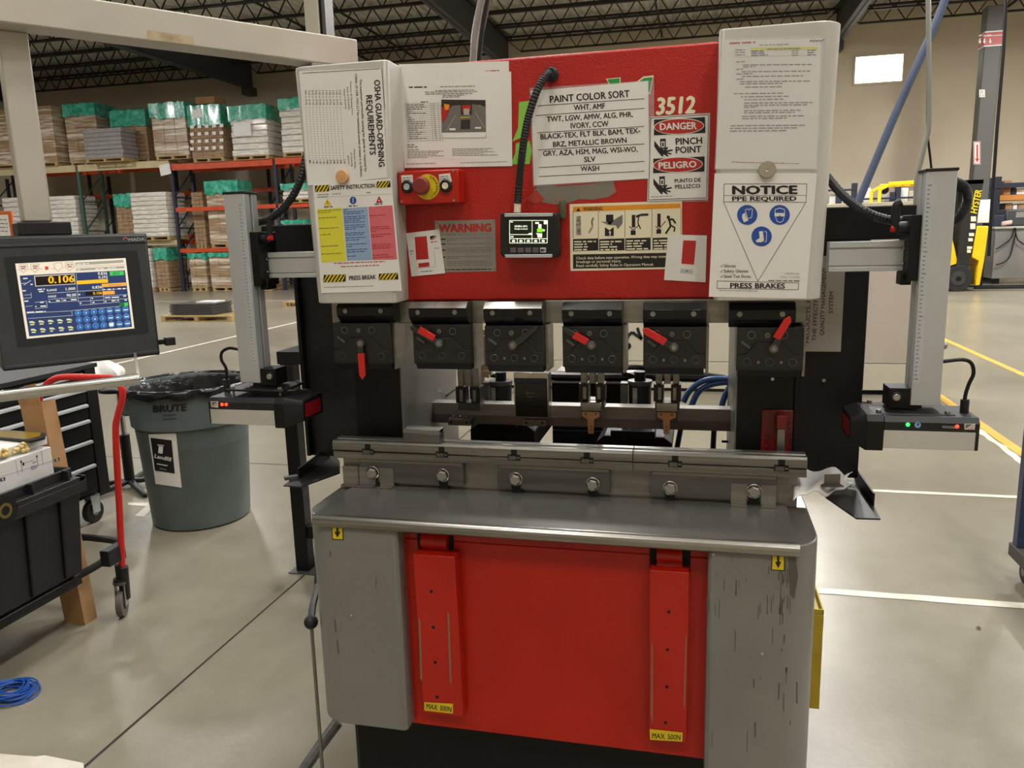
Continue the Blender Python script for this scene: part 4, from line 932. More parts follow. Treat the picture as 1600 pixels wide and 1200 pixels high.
# danger sign
def hand(S, ox, oy, k, l):
    f = lambda P: [(ox+x*k, oy+y*k) for x, y in P]
    S.poly(f([(28, 0), (55, -2), (56, 48), (29, 50)]), M_INK, l); S.poly(f([(34, 12), (50, 12), (50, 42), (34, 42)]), M_INKW, l+1); S.poly(f([(38, 18), (46, 18), (46, 36), (38, 36)]), M_INK, l+2)
    S.poly(f([(0, 8), (30, 45), (46, 53), (62, 38), (68, 42), (57, 55), (88, 50), (90, 56), (62, 64), (84, 70), (82, 76), (58, 70), (70, 82), (64, 85), (44, 73), (44, 84), (36, 84), (16, 60), (0, 36)]), M_INK, l)
b = MB(); S = Sheet(b, y=-.0014, f=c2)
S.slab([(652, 438), (955, 418), (944, 846), (650, 850)], M_SLEEVE, .0003, 0); S.slab([(665, 440), (950, 422), (940, 835), (650, 845)], M_LAM, .0005, 2)
S.path([(668, 445), (945, 428), (935, 828), (656, 838)], 3, M_INK, 3, True)
S.poly([(683, 452), (928, 440), (930, 516), (682, 528)], M_INK, 3); S.ell(803, 485, 121, 39, M_INKW, 4, 36, -.035); S.ell(803, 485, 117, 35, M_INKR, 5, 36, -.035); S.text('DANGER', (711, 503), (889, 497), 33, M_INKW, 6, .035)
hand(S, 684, 545, 1.0, 3); S.text('PINCH', (787, 573), (915, 567), 31, M_INK, 3, .03); S.text('POINT', (787, 614), (911, 609), 31, M_INK, 3, .03)
S.poly([(680, 640), (926, 629), (925, 702), (678, 710)], M_INK, 3); S.ell(798, 669, 120, 38, M_INKW, 4, 36, -.03); S.ell(798, 669, 116, 34, M_INKR, 5, 36, -.03); S.text('PELIGRO', (705, 689), (888, 681), 31, M_INKW, 6, .035)
hand(S, 680, 726, 1.0, 3); S.text('PUNTO DE', (782, 756), (908, 750), 18, M_INK, 3, .025); S.text('PELLIZCO', (784, 784), (905, 779), 18, M_INK, 3, .025)
S.words((668, 823), (770, 820), 3, M_INKG, 3)
b.build('danger_sign', smooth=0, label='white DANGER PELIGRO pinch point sign with red ovals', cat='sign')
# controlled document in sleeve
b = MB(); S = Sheet(b, y=yC, f=c2)
S.slab([(1010, 70), (1488, 62), (1462, 690), (978, 688)], M_LAM, .0006, 1)
S.words((1045, 86), (1170, 80), 9, M_INKR, 2); S.words((1190, 95), (1330, 90), 5, M_INKG, 2); S.poly([(1146, 107), (1470, 101), (1470, 114), (1146, 121)], M_YELS, 2); S.words((1225, 114), (1395, 110), 5, mat('olive ink', '7a741a', .5), 3)
for k in range(3): S.words((1075, 118+k*12), (1120, 117+k*12), 5, M_INKG, 2); S.words((1150, 124+k*10), (1210+k*10, 122+k*10), 5, M_INK, 2); S.words((1345, 122+k*11), (1375, 121+k*11), 5, M_INKG, 2); S.words((1420, 120+k*11), (1460, 119+k*11), 5, M_INK, 2)
S.path([(1072, 112), (1072, 152), (1470, 142)], 1.2, M_INKG, 2)
rows = [(1078, 1120, 176), (1110, 1450, 190), (1110, 1170, 200), (1078, 1110, 212), (1105, 1445, 222), (1078, 1155, 234), (1105, 1400, 245), (1078, 1115, 259), (1095, 1440, 270), (1095, 1300, 281), (1120, 1300, 297), (1065, 1310, 328), (1100, 1330, 343), (1115, 1305, 357), (1115, 1445, 373), (1115, 1420, 384), (1115, 1180, 394), (1115, 1390, 410), (1115, 1360, 420), (1105, 1410, 437), (1105, 1320, 448), (1050, 1415, 482), (1048, 1370, 495), (1048, 1320, 508)]
for a, c, y in rows: S.words((a, y), (c, y-3), 5.5, M_INKG, 2)
S.words((1055, 656), (1380, 664), 4, M_INKR, 2)
S.path([(1430, 78), (1440, 70), (1448, 79), (1455, 69), (1464, 78), (1472, 70), (1482, 76), (1500, 68)], 5, M_INK, 2)
S.slab([(1003, 62), (1500, 48), (1468, 696), (973, 694)], M_SLEEVE, .0004, 4)
b.build('document_sleeve', smooth=0, label='clear sleeve with a white document bearing a yellow strip, on the right cover', cat='notice')
# notice sheet
b = MB(); S = Sheet(b, y=yC, f=c4)
S.slab([(855, 70), (1388, 68), (1332, 722), (825, 712)], M_LAM, .0006, 1)
S.path([(905, 125), (1335, 124), (1332, 220), (902, 218)], 2.5, M_INK, 2, True); S.line((904, 185), (1334, 184), 2, M_INK, 2)
S.text('NOTICE', (946, 178), (1288, 176), 43, M_INK, 2, .05); S.text('PPE REQUIRED', (946, 213), (1282, 212), 23, M_INK, 2, .035)
S.path([(902, 220), (1080, 632), (1330, 222)], 2.5, M_INK, 2)
for x, y in ((1025, 286), (1194, 286), (1100, 398)): S.ell(x, y, 53, 52, M_BLUE, 2, 36)
S.poly([(1000, 282), (1020, 272), (1030, 315), (1008, 325), (998, 300)], M_INKW, 3); S.path([(1018, 300), (1016, 258), (1030, 254), (1034, 262), (1044, 252), (1052, 258), (1048, 300), (1030, 304)], 3, M_INKW, 3)
S.path([(1170, 280), (1170, 258), (1194, 250), (1219, 258), (1219, 280)], 3.5, M_INKW, 3); S.poly([(1166, 276), (1222, 276), (1220, 294), (1200, 294), (1194, 288), (1188, 294), (1168, 294)], M_INKW, 3); S.path([(1172, 296), (1180, 318), (1194, 326), (1210, 318), (1217, 296)], 3, M_INKW, 3)
S.poly([(1086, 372), (1106, 370), (1110, 400), (1112, 420), (1100, 428), (1072, 428), (1070, 420), (1090, 405)], M_INKW, 3); S.path([(1112, 372), (1126, 374), (1124, 425), (1114, 425)], 3, M_INKW, 3)
for k, (t, x1) in enumerate((('Gloves', 965), ('Safety Glasses', 1031), ('Steel Toe Shoes', 1043))):
    y = 558+k*27.5; S.text(t, (903, y), (x1, y), 15.5, M_INK, 2, .004); S.path([(886, y-7), (890, y-1), (898, y-14)], 2.2, M_INK, 2)
S.text('OSB-PPC-001', (1220, 596), (1297, 598), 9, M_INKG, 2); S.text('Date: 11/16/20', (1200, 613), (1298, 615), 9, M_INKG, 2); S.words((1135, 628), (1298, 630), 6, M_INKG, 2)
S.path([(868, 630), (1293, 640), (1291, 676), (868, 668)], 2.5, M_INK, 2, True); S.text('PRESS BRAKES', (936, 666), (1222, 669), 26, M_INK, 2, .035); S.words((878, 678), (1078, 683), 3, M_INKG, 2)
b.build('notice_sheet', smooth=0, label='white NOTICE PPE REQUIRED sheet with blue glove, glasses and boot discs', cat='notice')
# silver warning plate (fixed)
b = MB(); S = Sheet(b, y=-.0008, f=c3)
S.slab([(838, 300), (1214, 292), (1221, 616), (845, 622)], M_SILV, .0008, 0)
S.text('WARNING', (862, 372), (1192, 366), 50, M_INKR, 1, .05); S.text('TO PREVENT SERIOUS BODILY INJURY', (876, 392), (1172, 388), 10, M_INKG, 1, .01)
for (x0, x1, y) in ((912, 1196, 411), (912, 972, 424), (912, 1200, 446), (912, 1190, 472), (912, 1205, 484), (912, 1195, 496), (912, 1185, 524), (912, 990, 536), (915, 1165, 556), (915, 1200, 566), (915, 1205, 578)): S.words((x0, y), (x1, y-4), 5, M_INKG, 1)
for y in (416, 446, 484, 528): S.words((876, y), (905, y-1), 8, M_INK, 1)
S.words((900, 606), (1190, 602), 6, M_INK, 1)
for x, y in ((850, 314), (1204, 306), (1210, 602), (858, 606)): S.ell(x, y, 5, 5, M_INKG, 1, 12)
b.build('warning_plate', press, smooth=0, label='silver plate headed WARNING in red')
# yellow-headed warning label (stuck on)
b = MB(); S = Sheet(b, y=-.0006, f=c4)
S.slab([(100, 230), (685, 212), (686, 566), (105, 578)], M_CREAM, .0004, 0)
S.poly([(118, 243), (678, 226), (679, 250), (118, 270)], M_ORA, 1); S.poly([(134, 268), (146, 248), (156, 267)], M_INK, 2); S.text('WARNING', (170, 265), (273, 261), 19, M_INK, 2, .02)
for x in (118, 250, 388, 529, 680): S.line((x, 268-(x-118)*.03), (x, 408-(x-118)*.01), 2, M_INK, 1)
for x, y0, y1 in ((118, 412, 475), (254, 412, 474), (390, 408, 472), (532, 406, 468)):
    S.poly([(x, y0), (x+132, y0-4), (x+132, y1-4), (x, y1)], M_INK, 1)
    for k in range(4): S.words((x+6, y0+14+k*14), (x+6+random.uniform(60, 118), y0+12+k*14), 7, M_CREAM, 2)
S.poly([(118, 492), (680, 482), (680, 557), (118, 566)], M_INK, 1)
S.text('Check data before new operation. Wrong data may cause', (135, 518), (606, 508), 14, M_CREAM, 2, .01); S.text('breakage or personal injury.', (135, 537), (370, 532), 14, M_CREAM, 2, .01); S.text('Read carefully Safety Rules in Operators Manual.', (135, 557), (538, 550), 14, M_CREAM, 2, .01)
S.poly([(135, 292), (158, 292), (160, 390), (135, 392)], mat('speckled ink', '4a463e', .5, col2='b8b098', scale=160), 1); S.path([(225, 300), (215, 320), (220, 345), (200, 380)], 9, mat('speckled ink', '4a463e', .5), 1)
S.poly([(290, 285), (328, 284), (328, 318), (310, 338), (290, 320)], M_INK, 1); S.poly([(284, 350), (308, 366), (330, 348), (330, 395), (284, 396)], M_INK, 1); S.poly([(303, 378), (310, 368), (318, 378), (313, 378), (313, 392), (308, 392), (308, 378)], M_CREAM, 2); S.poly([(262, 320), (310, 325), (350, 300), (376, 284), (376, 330), (352, 360), (340, 340), (300, 338)], M_INKG, 1)
S.poly([(424, 286), (442, 285), (442, 350), (424, 352)], M_INK, 1); S.path([(446, 296), (470, 286), (510, 284)], 12, M_INK, 1); S.path([(460, 296), (456, 330), (470, 358)], 6, M_INK, 1); S.path([(410, 345), (432, 364), (460, 340)], 4, M_INK, 1); S.poly([(418, 366), (444, 366), (444, 390), (418, 391)], M_INK, 1)
S.poly([(557, 280), (574, 279), (574, 348), (557, 350)], M_INK, 1); S.poly([(552, 362), (577, 361), (577, 383), (552, 384)], M_INK, 1); S.path([(548, 345), (564, 362), (600, 318)], 4, M_INK, 1)
S.ell(614, 298, 9, 9, M_INK, 1, 16); S.path([(612, 312), (638, 308), (652, 330)], 10, M_INK, 1); S.path([(620, 315), (626, 345), (600, 384)], 10, M_INK, 1); S.path([(626, 340), (648, 352), (644, 374)], 8, M_INK, 1)
b.build('warning_label', press, smooth=0, label='cream label with orange WARNING strip and four pictograms')
# two taped cards
b = MB(); S = Sheet(b, y=-.0020, f=c3)
S.slab([(658, 378), (865, 353), (902, 628), (692, 648)], M_LAM, .0006, 1)
S.poly([(713, 402), (787, 395), (800, 539), (722, 544)], M_INKR, 2); S.poly([(735, 566), (803, 558), (805, 585), (738, 592)], M_INKR, 2); S.poly([(808, 396), (846, 391), (810, 422)], M_INK, 2); S.poly([(848, 394), (848, 402), (826, 420), (816, 420)], M_INKR, 2); S.words((812, 434), (850, 430), 6, M_INKR, 2)
S.path([(722, 595), (842, 588), (836, 490)], 1.5, M_INKG, 2); S.words((835, 472), (865, 470), 4, M_INK, 2); S.words((682, 490), (705, 488), 4, M_INK, 2); S.words((686, 508), (705, 506), 4, M_INK, 2); S.words((752, 618), (828, 612), 4, M_INK, 2)
b.build('taped_card', smooth=0, label='tilted white card with tall red rectangle and logo, beside the silver plate', cat='card')
b = MB(); S = Sheet(b, y=-.0020, f=c4)
S.slab([(612, 388), (815, 393), (808, 637), (592, 625)], M_LAM, .0006, 1); S.poly([(692, 418), (759, 421), (748, 545), (682, 540)], M_INKR, 2); S.ell(711, 578, 4, 4, M_INK, 3, 12); S.poly([(678, 565), (742, 570), (740, 592), (676, 588)], mat('pale grey print', 'b6b9bb', .4), 2)
b.build('taped_card', smooth=0, label='blank white card with one red rectangle overlapping the orange warning label', cat='card')
# magnets
for i, (x, y, r, m, lb) in enumerate(((535.5, 276.5, .0165, M_COPPER, 'round coppery magnet holding the OSHA sheet'), (1198.5, 265.5, .0185, M_BRIGHT, 'round silver magnet between the sleeve and the NOTICE sheet'))):
    p = at(x, y, y=yC-.0025); MB().lathe([(.0001, .008), (r*.12, .0075), (r*.2, .0085), (r*.93, .0078), (r, .006), (r, 0)], p, m, 32, axis=(0, -1, 0)).build('magnet', label=lb, cat='magnet')
# emergency stop box (bolted on)
ye = -.055; b = MB(); q = rr(622, 266, 717, 318.5, ye); b.box(q[0], q[1], ye, -.0035, q[2], q[3], M_REDF)
eb = b.build('emergency_box', press, bevel=.003)
S = Sheet(MB(), y=ye-.0004, f=c1)
for (x, y) in ((662, 915), (993, 905), (670, 1100), (998, 1092)):
    p = S.at(x, y); MB().lathe([(.0035, 0), (.0033, .0018), (.0001, .0022)], p, M_BRIGHT, 12, axis=(0, -1, 0)).build('screw', eb)
for q in ([(667, 937), (738, 932), (743, 985), (672, 992)], [(902, 930), (972, 922), (984, 975), (908, 985)]):
    b = MB(); S = Sheet(b, y=ye-.001, f=c1); S.slab(q, M_INKW, .0008, 0)
    for k in range(2): S.words((q[0][0]+8, q[0][1]+16+k*14), (q[1][0]-8, q[1][1]+18+k*14), 5, M_INKG, 1)
    b.build('button_label', eb, smooth=0)
for (x, y, inner) in ((708, 1008, M_BLK), (948, 1002, M_CREAM)):
    p = S.at(x, y); b = MB(); b.lathe([(.0155, 0), (.0155, .006), (.013, .009), (.0105, .009), (.0095, .007), (.0001, .007)], p, M_BLKP, 28, axis=(0, -1, 0)); b.lathe([(.008, .007), (.008, .0085), (.0055, .0085), (.0055, .0075), (.0001, .0075)], p, M_ALU if inner is M_BLK else M_CREAM, 20, axis=(0, -1, 0))
    b.build('push_button', eb)
b = MB(); S = Sheet(b, y=ye-.0006, f=c1); S.ell(832, 1008, 76, 80, M_YEL, 1, 40)
p = S.at(832, 1008, 2)
for k, ch in enumerate('EMERGENCY'):
    a = math.radians(66-k*16.5); r = .0222
    c = p+Vector((r*math.cos(a), 0, r*math.sin(a))); U = Vector((math.sin(a), 0, -math.cos(a))); V = Vector((math.cos(a), 0, math.sin(a)))
    b.text(ch, c, U, V, M_INK, .02, cap=.0062, align='C')
b.build('yellow_ring', eb, smooth=0)
p = at(460+812/4, 40+1005/4, y=ye); b = MB(); b.lathe([(.014, 0), (.014, .014), (.021, .017), (.0225, .022), (.0215, .028), (.017, .031), (.0001, .0315)], p, mat('faded red plastic', '7d2a22', .45), 32, axis=(0, -1, 0)); b.build('stop_button', eb)
# guard display with conduit
yd = -.055; dp = mp(13.336, 780, 320)
b = MB(); P = [at(*dp(x, y), y=yd) for x, y in ((20, 190), (60, 165), (1185, 165), (1225, 205), (1225, 1060), (1190, 1090), (110, 1100), (20, 1040))]
b.prism(P[::-1], (0, .052, 0), M_BLKP)
ds = b.build('guard_display', press, bevel=.004)
for q, m in (([(110, 178), (1115, 172), (1110, 242), (105, 252)], M_INKW), ([(110, 1036), (1105, 1030), (1100, 1100), (125, 1106)], M_ALU)):
    b = MB(); S = Sheet(b, y=yd-.003, f=dp); S.slab(q, m if m is M_ALU else M_ALU, .004, 0); b.build('trim_strip', ds, bevel=.001)
b = MB(); S = Sheet(b, y=yd-.0008, f=dp); W_ = mat('display white', 'e8f2d8', .3, emit=.8); GR = mat('display green', '78d820', .3, emit=.8); KK = mat('display black', '0c120a', .15)
S.rect(205, 312, 1020, 808, KK, 0)
S.path([(218, 326), (1008, 326), (1000, 796), (218, 796)], 12, W_, 1, True); S.line((688, 326), (684, 796), 10, W_, 1); S.line((218, 620), (684, 620), 12, W_, 1); S.line((218, 706), (1000, 706), 14, W_, 1)
for x in (378, 530, 842): S.line((x, 710), (x, 796), 12, W_, 1)
S.words((232, 356), (310, 356), 20, W_, 1); S.text('GENERAL INFO', (318, 466), (588, 466), 38, W_, 1, .02); S.text('Ready to bend', (322, 516), (588, 516), 32, W_, 1, .02)
S.poly([(620, 590), (684, 588), (684, 615), (600, 615)], W_, 1); S.words((230, 666), (300, 666), 22, W_, 1)
S.rect(752, 360, 830, 398, W_, 1); S.rect(815, 405, 880, 490, W_, 1); S.rect(790, 494, 904, 570, GR, 1); S.ell(930, 530, 22, 22, W_, 1, 14); S.poly([(765, 590), (895, 596), (892, 682), (800, 682), (795, 620)], W_, 1); S.rect(930, 336, 1000, 405, W_, 1)
for x in (300, 452, 608, 762, 918): S.poly([(x-34, 745), (x, 728), (x+34, 745), (x+28, 776), (x-28, 776)], W_, 1)
b.build('display_screen', ds, smooth=0)
for k in range(5):
    b = MB(); S = Sheet(b, y=yd-.002, f=dp); x = 225+k*156
    S.slab([(x, 896), (x+124, 896), (x+124, 998), (x, 998)], mat('mauve key', '5c5258', .5) if k < 4 else M_ALU, .003, 0)
    if k == 4: S.poly([(x+18, 922), (x+110, 922), (x+18, 980)], M_INK, 1); S.line((x+40, 975), (x+108, 945), 12, M_INK, 1)
    b.build('key', ds, bevel=.0008)
b = MB(); p = [(862, 114), (853, 118), (840, 140), (828, 175), (821, 205), (816, 240), (811, 290), (809, 318)]; yy = [-.0, -.03, -.05, -.055, -.055, -.05, -.045, -.04]
b.tube([at(x, y, y=v) for (x, y), v in zip(p, yy)], .0085, M_BLKP, 10, smooth=14, rib=1)
b.build('conduit', ds)
b = MB(); b.cyl(at(809, 316, y=-.04), at(808, 332, y=-.04), .0085, M_CREAM, n=12); b.build('conduit_ferrule', ds); b = MB(); b.lathe([(.0175, 0), (.0175, .006), (.012, .01), (.012, .02), (.0001, .02)], at(862, 117, y=-.0), M_BLKP, 20, axis=(0, -1, 0)); b.build('conduit_gland', ds)
b = MB(); P = at(879, 327, y=-.012); b.lathe([(.0001, -.024), (.008, -.022), (.0095, -.012), (.009, .014), (.007, .02), (.0001, .02)], P, mat('olive lump', '4c4c34', .7), 14); b.build('putty_lump', press)

# ================================================================== LIGHT GUARD ARMS
def arm(side):
    L = side < 0
    t = thing('light_guard_arm', (.9*side, 0, .9), 'left laser guard arm: aluminium post with scale, head over the grey bin' if L else 'right laser guard arm: aluminium post with scale, head showing green light', 'laser guard')
    yr = -.02
    b = MB(); q = rr(397, 394, 500, 434, yr) if L else rr(1283, 377, 1432, 424, yr)
    x0, x1, z0, z1 = q; h = z1-z0
    if L: x1 = -.632
    else: x0 = .650
    b.box(x0, x1, yr+.006, yr+.04, z0, z1, M_ALU); b.box(x0, x1, yr, yr+.008, z0, z0+h*.16, M_ALU); b.box(x0, x1, yr, yr+.008, z1-h*.20, z1, M_ALU); b.box(x0, x1, yr+.002, yr+.007, z0+h*.2, z0+h*.74, M_ALU)
    b.build('rail', t, bevel=.001)
    yp = -.075; dp_ = .062
    if L: x0, x1 = X(349, 308, yp), X(381, 308, yp); zt_, zb_ = Z(365, 303, yp), Z(385, 598, yp)
    else: x0, x1 = X(1448, 268, yp), X(1497, 267, yp); zt_, zb_ = Z(1472, 267, yp), Z(1450, 634, yp)
    b = MB(); b.box(x0, x1, yp, yp+dp_*.42, zb_, zt_, M_ALU).box(x0+.004, x1-.004, yp+dp_*.42, yp+dp_*.58, zb_, zt_, M_ALUD).box(x0, x1, yp+dp_*.58, yp+dp_, zb_, zt_, M_ALU)
    po = b.build('post', t, bevel=.0012)
    b = MB(); b.box(x0-.002, x1+.002, yp-.002, yp+dp_+.002, zt_, zt_+.006, M_BLKP); b.build('post_cap', po, bevel=.001)
    b = MB(); sw_ = .014; sx = x1-.018 if L else x0+.002
    b.box(sx, sx+sw_, yp-.0008, yp, zb_+.05, zt_-.012, mat('scale strip', 'b4b8bc', .4))
    n = 46
    for k in range(n):
        z = zb_+.06+(zt_-zb_-.08)*k/n; red = L and k < 7
        b.box(sx+.002, sx+(.010 if k % 5 == 0 else .007), yp-.0012, yp-.0008, z, z+.0012, M_INKR if red else M_INK)
    b.build('scale', po, smooth=0)
    # clamp bracket
    b = MB(); xc = x1 if L else x0; s = 1 if L else -1
    zc = (z0+z1)/2
    b.box(min(xc, xc+s*.022), max(xc, xc+s*.022), yp+.01, yr+.05, z0-.02, z1+.055, M_BLK)
    b.box(min(xc+s*.008, xc+s*.03), max(xc+s*.008, xc+s*.03), yp+.03, yr+.02, z0-.03, z0-.002, M_BLK)
    for u in (.25, .75): b.cyl((xc+s*.022, yr-.01, z0+h*u), (xc+s*.026, yr-.01, z0+h*u), .004, M_BRIGHT, n=8)
    br = b.build('clamp_bracket', t, bevel=.003)
    b = MB(); pts = [(405, 374), (418, 373), (421, 360), (421, 345)] if L else [(1428, 356), (1402, 356), (1399, 345), (1401, 322), (1408, 316)]
    yl = -.04
    b.tube([at(x, y, y=yl) for x, y in pts], .0095 if not L else .008, M_BLKP, 10, smooth=4)
    b.cyl(at(*pts[0], y=yl), at(*pts[1], y=yl), .014 if not L else .011, M_BLKP, n=14)
    b.cyl(at(*((1392, 357) if not L else (419, 372)), y=yl), at(*((1398, 357) if not L else (425, 371)), y=yl), .008, M_REDT, n=12)
    b.build('clamp_lever', br)
    # corrugated hose from the cover to the post
    b = MB()
    if L: P = [((494, 205), .06), ((480, 238), .03), ((472, 275), .01), ((455, 310), .0), ((430, 336), .0), ((408, 346), .0), ((394, 347), 0)]
    else: P = [((1292, 276), .125), ((1318, 306), .05), ((1350, 330), .0), ((1385, 343), .0), ((1430, 347), .01), ((1470, 350), .03), ((1492, 345), .03), ((1505, 331), .03), ((1512, 311), .03), ((1507, 293), .02), ((1491, 283), .0)]
    b.tube([at(p[0], p[1], y=v) for p, v in P], .0095, M_BLKP, 10, smooth=14, rib=1)
    b.build('cable_hose', t)
    # foot block, plate and head
    yf = yp
    b = MB(); s2 = 1 if L else -1
    xa = x1 if L else x0
    b.box(min(xa-s2*.025, xa+s2*.045), max(xa-s2*.025, xa+s2*.045), yp+.004, yp+dp_+.004, zb_-.008, zb_+.038, M_BLK)
    b.cyl((xa+s2*.03, yp-.002, zb_+.018), (xa+s2*.03, yp+.005, zb_+.018), .012, M_BLKP, n=16).cyl((xa+s2*.03, yp-.004, zb_+.018), (xa+s2*.03, yp-.002, zb_+.018), .008, M_BRIGHT, n=12)
    b.build('foot_block', t, bevel=.003)
    pz = zb_-.012
    xm = (x0+x1)/2+s2*.03
    b = MB(); b.box(xm-.085, xm+.085, yp-.035, yp+dp_+.03, pz-.006, pz, M_BLK); pb = b.build('mount_plate', t, bevel=.003)
    for dx in (-.07, .07):
        for dy in (yp-.022, yp+dp_+.015):
            b = MB(); b.cyl((xm+dx, dy, pz-.022), (xm+dx, dy, pz+.003), .003, M_STEEL, n=8).lathe([(.006, 0), (.006, .006), (.0001, .006)], (xm+dx, dy, pz), M_BRIGHT, 6); b.build('adjust_screw', pb)
    yh = yp-.055; zT = pz-.020
    if L:
        hx0, hx1, zB = X(327, 640, yh), X(444, 640, yh), Z(390, 664, yh); zm = Z(380, 640, yh)
        sl0, sl1 = X(330, 650, yh), X(429, 650, yh); xe = hx1+.045
    else:
        hx0, hx1, zB = X(1354, 660, yh), X(1528, 660, yh), Z(1440, 702, yh); zm = Z(1440, 673, yh)
        sl0, sl1 = X(1380, 690, yh), X(1523, 690, yh); xe = hx0-.03
    b = MB()
    zT = max(zT, zm+.03)
    prof = [(yh, zB), (yh, zT-.012), (yh+.01, zT), (yh+.13, zT), (yh+.13, zB)]
    xa, xb = (sl0-.006, sl1) if L else (sl1+.008, sl0)
    b.prism([(xa, y, z) for y, z in prof], (xb-xa, 0, 0), M_BLKP)
    xn0, xn1 = (sl1, hx1) if L else (sl0, hx0)
    prof2 = [(yh-.002, zB-.006), (yh-.002, zT-.012), (yh+.01, zT+.002), (yh+.135, zT+.002), (yh+.135, zB-.006)]
    b.prism([(xn0, y, z) for y, z in prof2], (xn1-xn0, 0, 0), M_BLK)
    prof3 = [(yh+.02, zB+.012), (yh+.02, zT-.010), (yh+.13, zT-.004), (yh+.13, zB+.012)]
    v0 = [(xn1, y, z) for y, z in prof2]; v1 = [(xe, y, z) for y, z in [(yh+.018, zB+.01), (yh+.018, zT-.02), (yh+.022, zT-.008), (yh+.13, zT-.006), (yh+.13, zB+.01)]]
    b.add(v0+v1, [(i, (i+1) % 5, 5+(i+1) % 5, 5+i) for i in range(5)]+[(5, 6, 7, 8, 9)], M_BLK)
    hd = b.build('laser_head', t, bevel=.0015)
    b = MB(); b.box(sl0, sl1, yh-.0015, yh, zB+.001, zm-.001, mat('blank silver label', 'b9b6b0', .4, .1, col2='c0bdb7', scale=8)); b.build('blank_label', hd)
    b = MB(); b.box(xe-.001, xe+.0012, yh+.030, yh+.115, zB+.018, zT-.018, M_LENS)
    b.build('lens', hd, smooth=0)
    b = MB(); S = Sheet(b, y=yh-.0008)
    if L:
        S.poly([(329, 627), (341, 627), (341, 637), (330, 636)], M_INKW, 0); S.poly([(331, 628), (340, 628), (331, 635)], M_INKG, 1); S.line((333, 636), (341, 630), 1, M_INKR, 1)
        b.build('maker_mark', hd, smooth=0)
        for x in (347, 353.5): MB().ball(at(x, 632, y=yh-.001), .0042, M_LEDR, 12).build('status_light', hd)
    else:
        S.poly([(1507, 662), (1524, 662), (1523, 671.5), (1507, 671)], M_INKW, 0); S.poly([(1508.5, 663), (1520, 663), (1508.5, 670)], M_INKG, 1); S.line((1512, 670.5), (1523, 664), 1, M_INKR, 1); S.line((1517, 671), (1523, 668), 1, M_INKR, 1)
        b.build('maker_mark', hd, smooth=0); b = MB(); S = Sheet(b, y=yh-.0008)
        S.words((1472, 667), (1493, 668), 4, M_INKG, 0); b.build('indicator_print', hd, smooth=0); b = MB(); S = Sheet(b, y=yh-.0008)
        S.ell(1434, 664, 5, 4.6, mat('pale blue sticker', '7f9fd8', .4), 0, 20); S.ell(1434.4, 663, 2, 2.4, M_BLUE, 1, 12)
        b.build('blue_sticker', hd, smooth=0)
        MB().ball(at(1418.5, 663.5, y=yh-.001), .0042, M_LEDG, 12).build('status_light', hd); MB().ball(at(1495.5, 666.5, y=yh-.001), .004, M_LEDR, 12).build('status_light', hd)
    # sensor cable
    b = MB()
    yc_ = yh+.06
    P = [(355, 612), (354, 590), (353, 575), (346, 562), (347, 550), (358, 544), (372, 546)] if L else [(1506, 648), (1508, 620), (1514, 600), (1521, 584), (1518, 568), (1504, 562), (1472, 565)]
    pp = [at(x, y, y=yc_) for x, y in P]; b.tube(pp, .0042, M_BLK, 8, smooth=5); b.cyl(pp[0], pp[0]+Vector((0, 0, .035)), .009, M_BLKP, n=12); b.cyl(pp[0]-Vector((0, 0, .02)), pp[0], .0085, M_BRIGHT, n=12)
    b.build('sensor_cable', t)
    if not L:
        b = MB(); b.ball(at(1474, 540, y=-.04), .009, M_BRIGHT, 12).cyl(at(1466, 540, y=-.04), at(1474, 540, y=-.04), .004, M_BRIGHT, n=8); b.build('thumb_screw', t)
        b = MB(); b.beam(at(1345, 612, y=.03), at(1410, 612, y=.03), .006, .008, M_BLK); b.build('tie_rod', t)
arm(-1); arm(1)

# cloth and metal piece on the right tray
def grid_sheet(fn, nu, nv, m):
    b = MB(); v = [fn(i/nu, j/nv) for j in range(nv+1) for i in range(nu+1)]
    b.add(v, [(j*(nu+1)+i, j*(nu+1)+i+1, (j+1)*(nu+1)+i+1, (j+1)*(nu+1)+i) for j in range(nv) for i in range(nu)], m); return b
def cl_(u, v):
    A, B_, C_, D = [at(x, y, z=.940) for x, y in ((1243, 730), (1327, 726), (1331, 766), (1240, 783))]
    p = (A*(1-u)+B_*u)*(1-v)+(D*(1-u)+C_*u)*v
    p.z += .006+.03*(1-v)+.006*math.sin(9*u+5*v)+.005*math.sin(17*u*v+3*u)+(.02*(u-.72)*(1-v) if u > .72 else 0); p.x += .012*math.sin(11*v+2*u)*u; p.y += .01*math.sin(9*u)
    return p
o = grid_sheet(cl_, 22, 16, M_CLOTH).build('cloth', label='crumpled white cloth on the tray at the right end of the rail', cat='cloth', smooth=80)
m_ = o.modifiers.new('thick', 'SOLIDIFY'); m_.thickness = .002
b = MB(); c = at(1300, 757, z=.958); b.obox(c+Vector((0, 0, .013)), (.018, .004, 0), (-.001, .0015, 0), (0, 0, .013), M_STEEL).obox(c+Vector((-.004, -.01, .001)), (.026, .004, 0), (-.003, .012, 0), (0, 0, .001), M_STEEL)
b.build('metal_offcut', label='small bent steel offcut lying on the white cloth', cat='offcut')
# yellow box behind the right lower cover
b = MB(); q0 = at(1268, 1110, z=0); yx = 0.28
x0, x1 = X(1240, 1050, yx), X(1283, 1050, yx); z1 = Z(1275, 958, yx); z0 = max(0.0, Z(1275, 1108, yx))
b.box(x0, x1, yx, yx+.18, z0, z1-.004, M_YDIRT)
for a in ((x0, x1, yx, yx+.006), (x1-.006, x1, yx, yx+.18)): b.box(a[0], a[1], a[2], a[3], z1-.004, z1+.012, M_YDIRT)
b.build('foot_pedal_box', press, bevel=.002)

